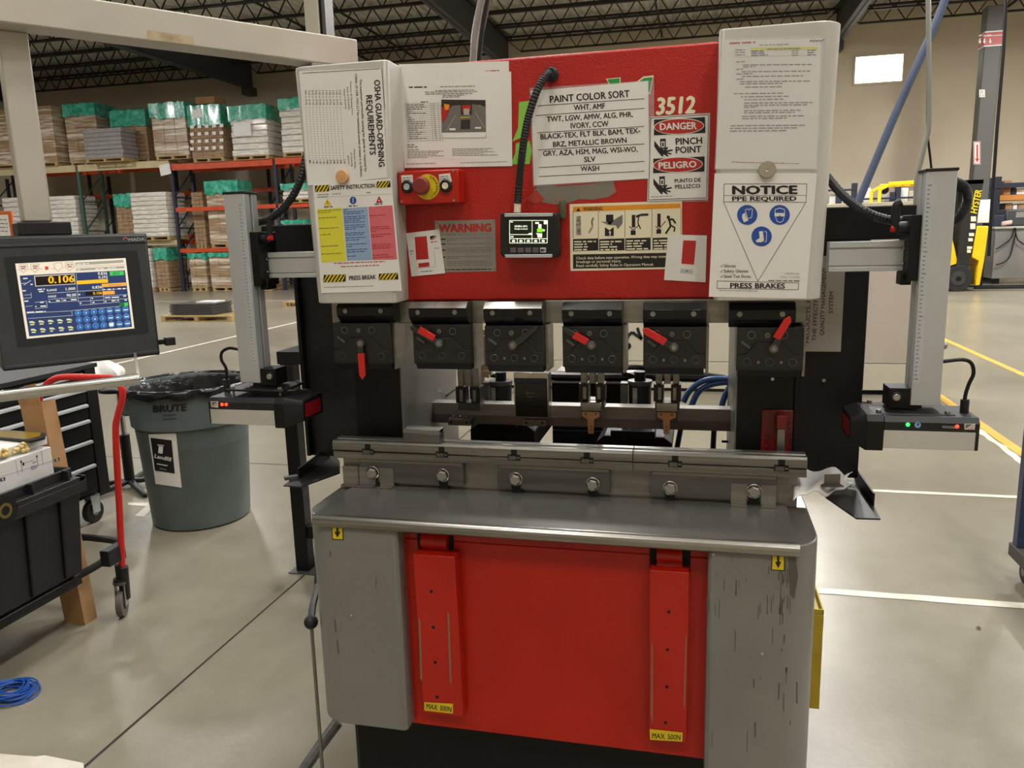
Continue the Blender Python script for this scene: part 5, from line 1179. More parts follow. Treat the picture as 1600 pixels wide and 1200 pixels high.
# ================================================================== LEFT FOREGROUND
# control pendant on its swing arm
PN = Vector((.779, -.627, 0)).normalized(); PU = Vector((.627, .779, 0)).normalized()
PP = atd(120, 470, 1.79)
pend = thing('control_pendant', (PP.x, PP.y, 1.0), 'dark control pendant with lit blue screen hanging from a grey swing arm', 'control panel')
zb = 2.045; A = at(490, 97, z=zb); B = at(45, 40, z=zb); D = (A-B); D.z = 0; D.normalize(); W = Vector((-D.y, D.x, 0))
E1 = A+D*((at(578, 100, z=zb)-A).dot(D)); E0 = B-D*.35
hb = .0745; wb = .076
b = MB(); mid = (E0+E1)/2+W*(wb/2)+Vector((0, 0, hb/2)); b.obox(mid, D*((E1-E0).length/2), W*(wb/2), (0, 0, hb/2), M_BEAM)
arm_o = b.build('swing_arm', pend, bevel=.004)
b = MB(); S = Sheet(b, P=A-W*.0006, N=-W)
S.poly([(230, 47), (303, 57), (303, 70), (230, 62)], mat('aged paper label', 'b3a588', .6, col2='8f7a58', scale=30, contrast=(.45, .7)), 0); b.build('worn_label', arm_o, smooth=0)
MB().obox(E1-D*.09+W*(wb/2)-Vector((0, 0, .0215)), D*.05, W*.036, (0, 0, .0215), M_SILV).build('hinge_plate', arm_o, bevel=.002)
PB = at(21, 47, z=zb)+W*(wb*.5); PB.z = at(62, 347, x=PB.x).z
pw = .029
b = MB(); top = Vector((PB.x, PB.y, zb)); b.obox((PB+top)/2, PU*pw, PN*pw, (0, 0, (top.z-PB.z)/2), M_BEAM); b.build('drop_post', pend, bevel=.004)
# housing
def pp(x, y, o=0): return atp(x, y, PP+PN*o, PN)
TL, TR, BR, BL = pp(-22, 370), pp(230, 363.5), pp(251, 553), pp(2, 583)
hw = ((TR-TL).dot(PU)+(BR-BL).dot(PU))/4; ctr = (TL+TR+BR+BL)/4
zt_ = (TL.z+TR.z)/2; zb_ = (BL.z+BR.z)/2
def prism_uv(b, pts, o0, o1, m):
    b.prism([ctr.xy.to_3d()+PU*u+Vector((0, 0, z))+PN*o0 for u, z in pts], PN*(o1-o0), m)
b = MB(); prism_uv(b, [(-hw, zb_), (hw, zb_), (hw, zt_), (-hw, zt_)], -.07, -.006, M_BLKP)
prism_uv(b, [(-hw, zb_+.004), (hw-.004, zb_+.004), (hw-.004, zt_-.003), (-hw, zt_-.003)], -.006, 0, M_DARK)
ho = b.build('housing', pend, bevel=.004)
b = MB(); S = Sheet(b, P=PP+PN*.0008, N=PN)
S.poly([(6, 402), (214, 391), (233, 520), (28, 543)], M_BEZ, 0); S.line((0, 387), (229, 379), 1.6, M_BLK, 0); S.line((10, 573), (248, 547), 1.2, mat('edge grey', '5a5e60', .4), 0); S.line((-5, 384), (229, 376), 1.0, mat('edge grey', '5a5e60', .4), 0)
bz = b.build('bezel', ho, smooth=0)
b = MB(); S = Sheet(b, P=PP+PN*.0008, N=PN)
S.path([(193, 375.5), (193.5, 372), (196, 370.5), (198.5, 372), (199, 375)], 1.4, M_PINK, 0); S.text('MADA', (201, 377), (226, 375.5), 4.6, M_ALU, 0, .02); b.build('maker_lettering', ho, smooth=0)
prs = MB(); p = pp(265, 533, -.02); prs.obox(p, PU*.012, PN*.01, (0, 0, .010), M_BLKP).obox(pp(254, 534, -.02), PU*.016, PN*.006, (0, 0, .006), M_BLK); prs.build('port_cover', ho, bevel=.002)
MD = (PB-PP).dot(PN)-.03; MOFF = (MD-.01)/2+.03; MTH = abs(MD+.01)/2
b = MB(); q0, q1 = pp(27, 360, -.03), pp(110, 360, -.03); b.obox(Vector(((q0.x+q1.x)/2, (q0.y+q1.y)/2, (pp(60, 347, -.03).z+zt_)/2))+PN*MOFF, PU*((q1-q0).length/2), PN*MTH, (0, 0, (pp(60, 347, -.03).z-zt_)/2), M_BLKP); b.build('mount_block', pend, bevel=.003)
# lit screen: pixel coordinates taken from the photograph, crop scale 8
sp = mp(8, 20, 390)
def scr(c, name, e=.75): return mat(name, c, .25, emit=e*.6)
sW, sN, sB, sY, sO, sG, sGr, sK, sR = scr('e6dccb', 'screen white'), scr('2b3a66', 'screen navy'), scr('2f6cb4', 'screen blue'), scr('f0bc28', 'screen yellow'), scr('f0a848', 'screen orange'), scr('46c45a', 'screen green'), scr('9a9c92', 'screen grey'), scr('1b1712', 'screen black', .2), scr('b84a40', 'screen red')
sD = scr('5c86c0', 'screen key edge'); sLt = scr('dce0d8', 'screen text'); sP = scr('8c6c62', 'screen brown'); sKg = scr('c9d39a', 'screen pale green')
b = MB(); S = Sheet(b, P=PP+PN*.0016, N=PN, f=sp, step=.0003)
S.poly([(30, 175), (1410, 105), (1520, 985), (175, 1115)], sW, 0)
S.poly([(85, 325), (1400, 258), (1490, 965), (205, 1085)], sN, 1)
for x in (78, 222, 512, 655): S.path([(x, 188-(x-78)*.045), (x+102, 183-(x-78)*.045), (x+106, 240-(x-78)*.045), (x+56, 290-(x-78)*.045), (x+8, 248-(x-78)*.045)], 4, sP, 2, True)
S.line((50, 255), (78, 254), 3, sP, 2); S.line((184, 248), (228, 245), 3, sP, 2); S.line((330, 240), (375, 238), 3, sP, 2); S.line((480, 234), (520, 232), 3, sP, 2); S.line((622, 226), (660, 224), 3, sP, 2); S.line((760, 220), (1420, 185), 3, sP, 2)
for x in (95, 245, 675): S.words((x, 215-(x-78)*.045), (x+70, 212-(x-78)*.045), 14, sP, 3); S.words((x+8, 240-(x-78)*.045), (x+60, 238-(x-78)*.045), 14, sP, 3)
S.poly([(400, 212), (442, 209), (446, 250), (404, 253)], sR, 2)
S.poly([(780, 163), (1378, 128), (1386, 160), (785, 197)], sGr, 2); S.words((795, 184), (950, 174), 14, sLt, 3); S.poly([(790, 238), (1390, 205), (1394, 230), (795, 263)], sGr, 2); S.words((805, 252), (860, 248), 12, sLt, 3); S.words((1030, 242), (1160, 234), 12, sLt, 3); S.words((1185, 232), (1290, 226), 12, sLt, 3)
S.poly([(265, 330), (768, 302), (782, 432), (282, 460)], sW, 2); S.poly([(275, 338), (760, 310), (774, 425), (290, 452)], sK, 3); S.text('0.106', (442, 422), (772, 404), 88, sY, 4, .03)
S.text('0.836', (1062, 318), (1180, 312), 36, sLt, 3, .02); S.text('0.292', (1070, 362), (1186, 356), 32, sLt, 3, .02)
S.poly([(1208, 276), (1384, 266), (1390, 318), (1214, 328)], sG, 2); S.words((1250, 290), (1330, 286), 8, sN, 3); S.words((1250, 310), (1330, 306), 8, sN, 3)
S.poly([(795, 390), (1185, 366), (1192, 412), (798, 436)], sY, 2); S.poly([(1110, 428), (1415, 410), (1420, 452), (1116, 470)], sO, 2); S.words((1200, 446), (1350, 438), 8, sP, 3)
S.text('1.000', (662, 510), (782, 502), 34, sLt, 2, .02); S.text('FLANGE', (426, 522), (550, 514), 26, sLt, 2, .02); S.text('90.00', (672, 590), (795, 582), 36, sLt, 2, .02); S.text('ANGLE', (438, 600), (542, 594), 26, sLt, 2, .02)
S.text('0.836', (992, 490), (1114, 482), 34, sLt, 2, .02); S.poly([(905, 530), (1118, 515), (1124, 562), (908, 576)], sK, 2); S.text('0.106', (1004, 563), (1116, 556), 34, sY, 3, .02); S.poly([(1120, 522), (1270, 512), (1276, 555), (1126, 566)], sO, 2)
for a, c in (((428, 548), (800, 522)), ((440, 622), (802, 598)), ((455, 662), (806, 640)), ((812, 522), (1430, 485)), ((822, 605), (1440, 560)), ((826, 648), (1445, 612)), ((832, 695), (1335, 655)), ((170, 795), (740, 765)), ((190, 862), (745, 822)), ((735, 765), (745, 822)), ((740, 762), (1340, 708)), ((275, 660), (420, 645)), ((278, 738), (432, 722)), ((420, 645), (432, 722)), ((130, 610), (232, 602)), ((140, 570), (230, 562)), ((160, 712), (246, 702)), ((228, 535), (232, 602)), ((610, 600), (620, 655)), ((790, 300), (820, 660)), ((968, 595), (978, 685)), ((1120, 460), (1140, 670)), ((1285, 622), (1290, 655))): S.line(a, c, 3.5, sLt, 2)
for (x, y, w_) in ((128, 362, 55), (120, 515, 42), (310, 498, 90), (325, 525, 78), (145, 645, 50), (340, 660, 70), (345, 708, 70), (445, 650, 22), (540, 640, 72), (630, 634, 35), (725, 626, 70), (175, 785, 235), (790, 320, 10), (800, 362, 12), (806, 490, 14), (820, 562, 22), (1130, 500, 20), (1185, 498, 45), (1250, 494, 15), (1310, 490, 40), (1375, 488, 30), (830, 624, 14), (985, 610, 16), (835, 670, 22), (995, 662, 26), (1150, 602, 180), (1380, 580, 36), (1150, 650, 20), (1235, 640, 40), (1305, 634, 20), (1395, 630, 30), (220, 435, 28), (240, 500, 14), (250, 534, 14), (275, 662, 12), (280, 712, 16)): S.words((x, y), (x+w_, y-w_*.05), 15, sLt, 3)
S.line((108, 425), (160, 415), 5, sLt, 3); S.line((135, 445), (225, 385), 6, sLt, 3)
S.poly([(1335, 672), (1436, 660), (1440, 705), (1345, 714)], sG, 2); S.poly([(1340, 672), (1390, 667), (1394, 708), (1345, 713)], scr('1f6a38', 'screen dark green'), 3)
for r in range(2):
    for k in range(5):
        x, y = 235+k*116+r*18, 915-k*8+r*96
        S.poly([(x-28, y-20), (x+14, y-22), (x+44, y-4), (x+44, y+4), (x-28, y+2)], sKg, 2); S.words((x-18, y+24), (x+34, y+20), 16, sKg, 2)
for r in range(3):
    for k in range(7):
        x, y = 815+k*99+r*12, 795-k*7.5+r*86
        S.ell(x, y, 41, 39, sD, 2, 18); S.ell(x+2, y+3, 36, 34, sB, 3, 18)
        if k < 4: S.text('7894561230.C'[(r*4+k) % 12], (x-6, y+12), (x+10, y+11), 22, sLt, 4, .02)
        else: S.words((x-25, y+4), (x+28, y), 14, sLt, 4)
    S.poly([(1205, 918), (1258, 912), (1256, 955), (1208, 960)], scr('e8ece8', 'screen icon'), 5)
b.build('screen', ho, smooth=0)
# rail under the pendant
o_ = .10
b = MB(); a0, a1 = pp(-60, 627, o_), pp(216, 592, o_); a0 = a0+(a0-a1)*.25
b.cyl(a0, a1, .0125, M_CHROME, n=20); rl = b.build('hand_rail', pend)
b = MB(); b.beam(pp(217, 592, o_), pp(212, 562, o_*.4), .006, .012, M_SILV).beam(pp(212, 562, o_*.4), pp(211, 552, -.02), .006, .012, M_SILV); b.build('rail_bracket', pend)

# platform cart with black tote
cart = thing('platform_cart', (-2.2, .2, 0), 'platform cart with red push handle carrying a black tote', 'cart')
xw = -2.05
b = MB()
b.beam((xw-.09, -.8, .225), (xw-.09, .595, .225), .05, .045, M_BLKP).beam((-2.55, -.8, .225), (-2.55, .595, .225), .05, .045, M_BLKP).box(-2.58, xw-.04, -.8, .55, .225, .255, M_BLK)
b.tube([(-2.52, .615, .28), (-2.50, .74, .30), (-2.40, .82, .30), (-2.15, .82, .30), (-2.07, .77, .30), (-2.08, .68, .265), (-2.13, .60, .235)], .016, M_BLKP, 10, smooth=4)
b.build('deck_frame', cart, bevel=.004)
HP = [at(x, y, y=.74) for x, y in ((192, 905), (187, 800), (181, 680), (184, 650), (191, 622), (189, 604), (176, 592), (160, 590), (105, 589), (86, 592), (72, 602), (62, 620), (60, 680), (66, 760))]
b = MB(); b.tube(HP, .0135, M_REDT, 12, smooth=5); hd = b.build('push_handle', cart)
b = MB(); b.tube([at(192, 885, y=.74), at(196, 935, y=.74)], .0215, M_BLKP, 12); b.box(-2.075, -2.03, .66, .76, .25, .32, M_BLKP); b.build('handle_socket', cart, bevel=.003)
def caster(x, y, rz, m_w, r=.05):
    M = Matrix.Translation((x, y, 0)) @ Matrix.Rotation(rz, 4, 'Z')
    b = MB(M); b.cyl((0, -.013, r), (0, .013, r), r, m_w, n=28); b.cyl((0, -.016, r), (0, .016, r), r*.45, M_BLKP, n=16); w_ = b
    o = w_.build('caster', cart, bevel=.003)
    f = MB(M)
    for s in (-1, 1): f.prism([(-.02, s*.018, r-.01), (.02, s*.018, r-.01), (.03, s*.018, 2*r+.03), (-.01, s*.018, 2*r+.03)], (0, s*.003, 0), M_SILV)
    f.cyl((.012, 0, 2*r+.03), (.012, 0, 2*r+.055), .026, M_BLKP, n=16).lathe([(.03, 0), (.03, .012), (.02, .012)], (.012, 0, 2*r+.03), M_DKSTEEL, 16)
    f.cyl((.012, 0, 2*r+.05), (.012, 0, .23), .014, M_BLKP, n=10)
    f.build('fork', o)
cp = at(188, 965, z=0)
caster(cp.x, cp.y+.02, math.radians(115), mat('grey rubber', '54504b', .6), .057); caster(-2.52, .44, math.radians(80), M_RUB); caster(-2.1, -.7, 0, M_RUB); caster(-2.55, -.7, 0, M_RUB)
# tote: tapered ribbed bin with a wide rim
tote = thing('tote_bin', (-2.3, .1, .258), 'large black ribbed plastic tote standing on the cart deck', 'bin')
b = MB(); z0, z1, z2 = .258, .655, .715
def ring(dx, dy, z): return [(-2.60+dx, -.62+dy, z), (xw-dx, -.62+dy, z), (xw-dx, .585-dy, z), (-2.60+dx, .585-dy, z)]
R = [ring(.05, .04, z0), ring(.02, .015, z1), ring(.02, .015, z2), ring(.03, .025, z2), ring(.035, .03, z1-.02), ring(.055, .045, z0+.01)]
v = sum(R, []); f = [(3, 2, 1, 0), (20, 21, 22, 23)]
for j in range(5): f += [(j*4+i, j*4+(i+1) % 4, j*4+4+(i+1) % 4, j*4+4+i) for i in range(4)]
b.add(v, f, M_BLKP)
b.build('body', tote, bevel=.006)
b = MB()
for a in ((xw-.022, xw+.012, -.64, .60, z1, z1+.02), (-2.61, -2.58, -.64, .60, z1, z1+.02), (-2.61, xw+.012, .57, .605, z1, z1+.02), (xw-.005, xw+.012, -.64, .605, z1-.045, z1)): b.box(*a, M_BLKP)
for k in range(7): b.box(xw-.022, xw+.008, -.5+k*.17, -.492+k*.17, z1, z2, M_BLKP)
b.build('rim', tote, bevel=.003)
b = MB()
for k in range(7):
    y = -.5+k*.165
    b.prism([(xw-.05, y, z0+.01), (xw-.05, y+.085, z0+.01), (xw-.018, y+.095, z1-.01), (xw-.018, y-.005, z1-.01)], (.012, 0, 0), M_BLKP)
b.build('ribs', tote, bevel=.008)
b = MB(); c = at(8, 798, x=xw+.013); b.lathe([(.055, 0), (.055, .002), (.0001, .002)], c, M_BLK, 8, axis=(1, 0, 0)); b.lathe([(.028, .002), (.028, .0026), (.017, .0026)], c, mat('dull gold print', '5c4c1c', .5), 24, axis=(1, 0, 0)); b.build('round_emblem', tote)
# white carton, flatter carton, bag of yellow parts and tray on the tote
def lbox(name, p_near, p_far, dep, z0, z1, m, label, cat, extra=None):
    """carton whose face lies on x = const, seen from the right"""
    b = MB(); b.box(p_near[0]-dep, p_near[0], p_near[1], p_far, z0, z1, m); o = b.build(name, bevel=.003, label=label, cat=cat); return o
xf = -2.12
y1 = at(93, 700, x=xf).y; zt1 = at(93, 693, x=xf).z
b = MB(); b.box(-2.52, xf, -.35, min(y1, .535), .272, zt1, mat('white carton', 'cbc9c6', .6)); bx = thing('carton', (-2.3, .1, .272), 'white carton with black outline print and small blue logos sitting in tote', 'box')
b.build('body', bx, bevel=.003)
b = MB(); S = Sheet(b, P=(xf+.0006, 0, 0), N=(1, 0, 0), f=mp(5.453, 0, 560))
S.line((0, 1012), (520, 850), 3, M_INKG, 0); S.line((130, 870), (155, 1000), 3, M_INKG, 0); S.line((352, 785), (368, 905), 3, M_INKG, 0); S.line((178, 880), (190, 970), 3, M_INK, 0); S.line((314, 835), (326, 925), 3, M_INK, 0); S.rect(174, 870, 187, 890, M_INK, 0); S.rect(308, 825, 320, 845, M_INK, 0)
S.poly([(190, 890), (206, 884), (210, 910), (194, 916)], M_INK, 0); S.words((215, 890), (290, 866), 5, M_INKG, 0); S.words((275, 892), (310, 880), 7, M_INKG, 0); S.poly([(262, 922), (314, 906), (316, 936), (265, 950)], mat('pale lilac print', '9a98ac', .5), 0)
for q in ([(462, 858), (505, 845), (508, 870), (466, 884)], [(0, 1024), (44, 1012), (46, 1040), (4, 1052)]):
    S.poly(q, mat('navy print', '18203a', .5), 0); cx = sum(p[0] for p in q)/4; cy = sum(p[1] for p in q)/4; S.ell(cx, cy, 10, 9, M_INKW, 1, 14); S.ell(cx, cy, 5, 4, mat('navy print', '18203a', .5), 2, 12)
b.build('print', bx, smooth=0)
xg = -2.16; y2 = at(73, 680, x=xg).y; zc = at(73, 680, x=xg).z
b = MB(); b.box(-2.50, xg, -.30, y2, zt1+.0005, max(zc, zt1+.03), mat('white carton', 'cbc9c6', .6)); b.build('carton', bevel=.004, label='smaller plain white carton lying on top of the printed carton', cat='box')
zc = max(zc, zt1+.03)
b = MB(); pcs = []
bgp = at(16, 712, x=xg+.02)
for i in range(60):
    c = Vector((xg+.004+random.uniform(0, .02), bgp.y-.16+random.uniform(0, .24), zt1+.012+random.uniform(0, .028)*1)); b.ball(c, random.uniform(.006, .010), mat('pale yellow granules', 'd2b87a', .6), 8)
b.build('parts_bag', label='bag of pale yellow granules leaning on the smaller white carton', cat='bag', kind=None)
b = MB(); zt3 = zc+.0005; tr = [at(x, y, z=zc+.008) for x, y in ((-22, 683), (46, 690), (70, 684), (72, 678), (8, 673), (-22, 674))]
tb = thing('parts_tray', (tr[0].x, tr[0].y, zt3), 'black tray with amber inside on top of the white carton', 'tray')
b.prism([Vector((p.x, p.y, zt3)) for p in tr], (0, 0, .012), M_BLKP); b.build('tray', tb, bevel=.002)
cx = sum((p for p in tr), Vector())/6
MB().prism([Vector((cx.x+(p.x-cx.x)*.84, cx.y+(p.y-cx.y)*.84, zt3+.012)) for p in tr], (0, 0, .001), mat('amber film', '7a6212', .25)).build('amber_film', tb)
# tall cardboard edge protector standing behind the tote, foot on the floor
y0c = .612
b = MB(); T0, T1 = at(47, 600, y=y0c), at(60, 600, y=y0c); Bq0, Bq1 = at(97, 945, y=y0c), at(128, 945, y=y0c)
x0, x1 = at(30, 625, y=y0c).x, at(64, 625, y=y0c).x; fx0, fx1 = at(97, 940, y=y0c).x, at(128, 940, y=y0c).x
zt_ = at(50, 598, y=y0c).z
b.add([(fx0, y0c, 0), (fx1, y0c, 0), (x1, y0c, zt_-.08), (x0, y0c, zt_-.1), (fx0, y0c+.07, 0), (fx1, y0c+.07, 0), (x1, y0c+.07, zt_-.08), (x0, y0c+.07, zt_-.1)], [(0, 1, 2, 3), (5, 4, 7, 6), (1, 5, 6, 2), (4, 0, 3, 7), (4, 5, 1, 0)], M_CARD)
for a, h in ((0, .06), (.45, .10)): 
    xx = x0+(x1-x0)*a; b.prism([(xx, y0c, zt_-.1), (xx+(x1-x0)*.5, y0c, zt_-.09), (xx+(x1-x0)*.52, y0c-.015, zt_-.1+h), (xx+(x1-x0)*.05, y0c-.02, zt_-.1+h*.9)], (0, .004, 0), M_CARD)
b.build('cardboard_tube', label='tall narrow brown cardboard tube with torn top standing behind the tote', cat='box')
# tool chest
xc = -3.0; chest = thing('tool_chest', (-3.25, .9, 0), 'black rolling tool chest with silver drawer handles behind the cart', 'cabinet')
b = MB(); b.box(-3.55, xc-.012, .15, 1.80, .17, .90, M_BLKGL); b.box(-3.56, xc, 1.72, 1.80, .17, .90, M_BLK); b.box(-3.57, xc+.006, .14, 1.815, .90, .925, M_BLKP); b.build('cabinet_body', chest, bevel=.003)
rows = [at(155, y, x=xc).z for y in (600, 636, 668, 704)]
zs = [.885, .80, .71, .62, .50, .36, .19]
for (ya, yb_) in ((.18, 1.06), (1.10, 1.71)):
    for k in range(6):
        b = MB(); b.box(xc-.012, xc-.001, ya, yb_, zs[k+1]+.006, zs[k]-.004, M_BLK); d = b.build('drawer', chest, bevel=.002)
        b = MB(); zt_ = zs[k]-.004; b.prism([(xc-.001, ya+.01, zt_), (xc+.016, ya+.01, zt_-.004), (xc+.016, ya+.01, zt_-.018), (xc-.001, ya+.01, zt_-.020)], (0, yb_-ya-.02, 0), M_ALU); h = b.build('drawer_handle', d, bevel=.001)
        if (k in (1, 3) and ya > 1): b = MB(); b.box(xc+.0162, xc+.0168, ya+.14, ya+.26, zt_-.016, zt_-.006, M_INKW); b.build('drawer_label', d, smooth=0)
for y in (1.70, .3):
    b = MB(); b.cyl((xc-.07, y, .065), (xc-.03, y, .065), .065, M_RUB, n=26).cyl((xc-.075, y, .065), (xc-.025, y, .065), .025, M_ALUD, n=14); cw = b.build('caster', chest, bevel=.004)
    b = MB(); b.prism([(xc-.024, y-.025, .06), (xc-.024, y+.025, .06), (xc-.024, y+.035, .17), (xc-.024, y-.035, .17)], (.004, 0, 0), M_ALU); b.build('fork', cw)
# waste bin
C0 = Vector((-2.47, 1.90, 0)); binn = thing('waste_bin', C0, 'round grey plastic waste bin with black liner and landfill sign', 'bin')
prof = [(.0001, .004), (.262, .004), (.27, .012), (.305, .578), (.307, .583), (.323, .590), (.330, .765), (.345, .77), (.345, .795), (.335, .80), (.325, .795), (.305, .55), (.26, .02), (.0001, .02)]
MB().lathe(prof, C0, M_CANG, 56).build('shell', binn, smooth=40)
toC = (Vector((CAM.x, CAM.y, 0))-C0); toC.normalize(); tl = Vector((-toC.y, toC.x, 0))
b = MB(); v = []; n = 96
for j, (r, z, wv) in enumerate(((.352, .765, .010), (.358, .778, .006), (.358, .797, .005), (.352, .811, .004), (.338, .813, .004), (.316, .77, .006), (.298, .66, .012), (.280, .45, .013), (.24, .40, .01))):
    for i in range(n):
        a = 2*PI*i/n; rr_ = r+wv*.35*math.sin(a*17+j*.6)+wv*.3*math.sin(a*31+j); v.append(C0+Vector((rr_*math.cos(a), rr_*math.sin(a), z+(wv*.7*math.sin(a*13) if j in (0, 3) else 0))))
f = [(j*n+i, j*n+(i+1) % n, (j+1)*n+(i+1) % n, (j+1)*n+i) for j in range(8) for i in range(n)]+[tuple(range(8*n, 9*n))]
b.add(v, f, M_BAG); b.build('bin_liner', binn, smooth=60)
for s in (-1, 1):
    b = MB(); a = tl*s; c = C0+a*.325; b.obox(c+Vector((0, 0, .70)), a*.03, toC*.06, (0, 0, .05), M_CANG); b.build('handle', binn, bevel=.015)
def wrap_map(px_, py_, off):
    """photo pixel on the drum: intersect the view ray with the tapered drum"""
    d = ray(px_, py_); lo = None
    t = 2.0
    while t < 6:
        p = CAM+d*t; r = math.hypot(p.x-C0.x, p.y-C0.y); z = p.z
        rs = (.27+.035*(z-.012)/.566 if z < .58 else .307+.016*(z-.583)/.007 if z < .59 else .323+(z-.59)/.175*.007)+off
        if r <= rs: return p
        t += .0004 if r < rs+.006 else .004
    return CAM+d*4.2
def on_bin(poly, m, off, name, par):
    b = MB(); b.add([wrap_map(x, y, off) for x, y in poly], [tuple(range(len(poly)))], m); return b
b = MB()
def grid_bin(q, m, off, n=6):
    TL, TR, BR, BL = q; v = []
    for j in range(n+1):
        for i in range(n+1):
            u, w_ = i/n, j/n
            x = (TL[0]*(1-u)+TR[0]*u)*(1-w_)+(BL[0]*(1-u)+BR[0]*u)*w_; y = (TL[1]*(1-u)+TR[1]*u)*(1-w_)+(BL[1]*(1-u)+BR[1]*u)*w_
            v.append(wrap_map(x, y, off))
    b.add(v, [(j*(n+1)+i, j*(n+1)+i+1, (j+1)*(n+1)+i+1, (j+1)*(n+1)+i) for j in range(n) for i in range(n)], m)
def text_bin(st_, p0, p1, h, m, off, bold=.0):
    vs, fs, wd = glyphs(st_, bold, 0); dx, dy = p1[0]-p0[0], p1[1]-p0[1]; L = math.hypot(dx, dy); ux, uy = dy/L*h/CAPH, -dx/L*h/CAPH
    b.add([wrap_map(p0[0]+dx*x/wd+ux*y, p0[1]+dy*x/wd+uy*y, off) for x, y, q in vs], fs, m)
grid_bin([(232, 679), (275, 677), (284, 762), (243, 756)], M_WHITE, .003); grid_bin([(235, 684), (268, 688), (273, 740), (242, 735)], M_INK, .005)
text_bin('Landfill', (241, 715), (267, 721), 6, M_INKW, .007, .03); grid_bin([(248, 697), (255, 698), (254, 709), (247, 708)], M_INKW, .007, 2); grid_bin([(246, 694.5), (256, 695.5), (256, 697), (246, 696)], M_INKW, .007, 2)
grid_bin([(245, 724), (262, 727), (262, 728.5), (245, 725.5)], M_INKW, .007, 2); grid_bin([(249, 731), (260, 733), (260, 735), (249, 733)], M_INKG, .007, 2)
b.build('landfill_sign', binn, smooth=60, label='white and black Landfill paper sign')
b = MB(); text_bin('BRUTE', (239, 644), (292, 641.5), 10, M_INK, .003, .05); b.build('lettering', binn, smooth=60)
b = MB(); grid_bin([(254.5, 648), (275, 647), (275, 649), (254.5, 650)], mat('painted tab shadow', '333a3a', .6), .002, 2); grid_bin([(254.5, 654), (275, 653), (275, 655), (254.5, 656)], mat('painted tab shadow', '333a3a', .6), .002, 2); b.build('tab_shadow_lines', binn)  # moulded tab suggested by painted shadow lines, no relief
# black pedestal stand with a white bag on top, behind the bin
SP = at(203, 752, z=0.04); sx_, sy_ = SP.x, SP.y
sd = thing('pedestal_stand', (sx_, sy_, 0), 'black pedestal stand on star legs between chest and grey bin', 'stand')
MB().cyl((sx_, sy_, .06), (sx_, sy_, .36), .032, M_BLK, n=18).cyl((sx_, sy_, .36), (sx_, sy_, .66), .018, M_CHROME, n=14).build('column', sd)
for a in (-165, -105, -35, 40, 110):
    a = math.radians(a); d = Vector((math.cos(a), math.sin(a), 0)); b = MB(); b.prism([Vector((sx_, sy_, .03))-d.cross(Vector((0, 0, 1)))*.022, Vector((sx_, sy_, .03))+d.cross(Vector((0, 0, 1)))*.022, Vector((sx_, sy_, .0))+d*.32+d.cross(Vector((0, 0, 1)))*.014, Vector((sx_, sy_, 0))+d*.32-d.cross(Vector((0, 0, 1)))*.014], (0, 0, .03), M_BLKP); b.build('leg', sd, bevel=.008)
b = MB(); b.cyl((sx_, sy_, .655), (sx_, sy_, .67), .12, M_BLK, n=24); b.build('top', sd)
def bag(u, v):
    a = 2*PI*u; h = v; r = (.13+.03*math.sin(3*a)+.018*math.sin(7*a+4*v))*math.sin(PI*min(.98, max(.02, .12+.86*v)))**.55
    return Vector((sx_-.08+r*1.15*math.cos(a), sy_-.1+r*math.sin(a), .692+.18*h+.01*math.sin(5*a)))
grid_sheet(bag, 28, 10, M_CLOTH).build('white_bag', label='crumpled white plastic bag lying behind the red push handle', cat='bag', smooth=80)
# black steel table behind the press
bt = thing('steel_table', (-1.1, 1.55, 0), 'black steel table with square legs behind the press left side', 'table')
tz = at(452, 548, y=1.3).z
MB().box(-1.53, -.72, 1.27, 1.95, tz-.06, tz, M_BLK).build('table_top', bt, bevel=.003)
for (x, y) in ((-1.485, 1.30), (-.76, 1.30), (-1.485, 1.92), (-.76, 1.92)):
    b = MB(); b.box(x-.033, x+.033, y-.033, y+.033, .006, tz-.06, M_BLK); l = b.build('leg', bt, bevel=.003)
    MB().box(x-.06, x+.075, y-.06, y+.06, 0, .006, M_DKSTEEL).build('foot_plate', l)
MB().box(-1.45, -.79, 1.28, 1.32, .17, .23, M_BLK).build('lower_rail', bt)
b = MB(); b.box(-1.40, -.80, 1.33, 1.89, .23, .235, M_SILV); b.build('shelf', bt)
# blue cable coil
cc = at(18, 1086, z=0)
b = MB()
for k in range(16):
    r = random.uniform(.045, .088); c = cc+Vector((random.uniform(-.015, .015), random.uniform(-.012, .012), .004+k*.002)); ph = random.random()*6
    b.tube([c+Vector((r*1.1*math.cos(2*PI*i/28), r*.9*math.sin(2*PI*i/28), .004*math.sin(2*PI*i/28*2+ph))) for i in range(28)], .0028, M_CABL, 6, closed=True)
b.build('cable_coil', label='coil of thin blue cable lying on the floor at lower left', cat='cable')
# orange framed notice on a stand at far left
sp0 = at(8, 350, y=5.0)
os_ = thing('notice_stand', (sp0.x, 5.0, 0), 'orange framed paper notice on a pole behind the pendant', 'sign')
q = rr(-22, 330, 21, 385, 5.0)
MB().box(q[0], q[1], 5.0, 5.02, q[2], q[3], M_ORA if False else mat('orange frame', 'c8602a', .5)).build('frame', os_, bevel=.004)
a = rr(-20, 336, 15, 380, 4.995); b = MB(); b.box(a[0], a[1], 4.994, 4.999, a[2], a[3], M_WHITE); S = Sheet(b, y=4.993)
for k in range(4): S.words((-5, 343+k*6), (12, 343.5+k*6), 1.4, M_INKG, 0)
b.build('paper', os_, smooth=0); b = MB(); xm = (q[0]+q[1])/2; b.cyl((xm, 5.01, 0.02), (xm, 5.01, q[2]), .02, M_BLK, n=12).cyl((xm, 5.01, 0), (xm, 5.01, .02), .18, M_BLK, n=24); b.build('pole', os_)
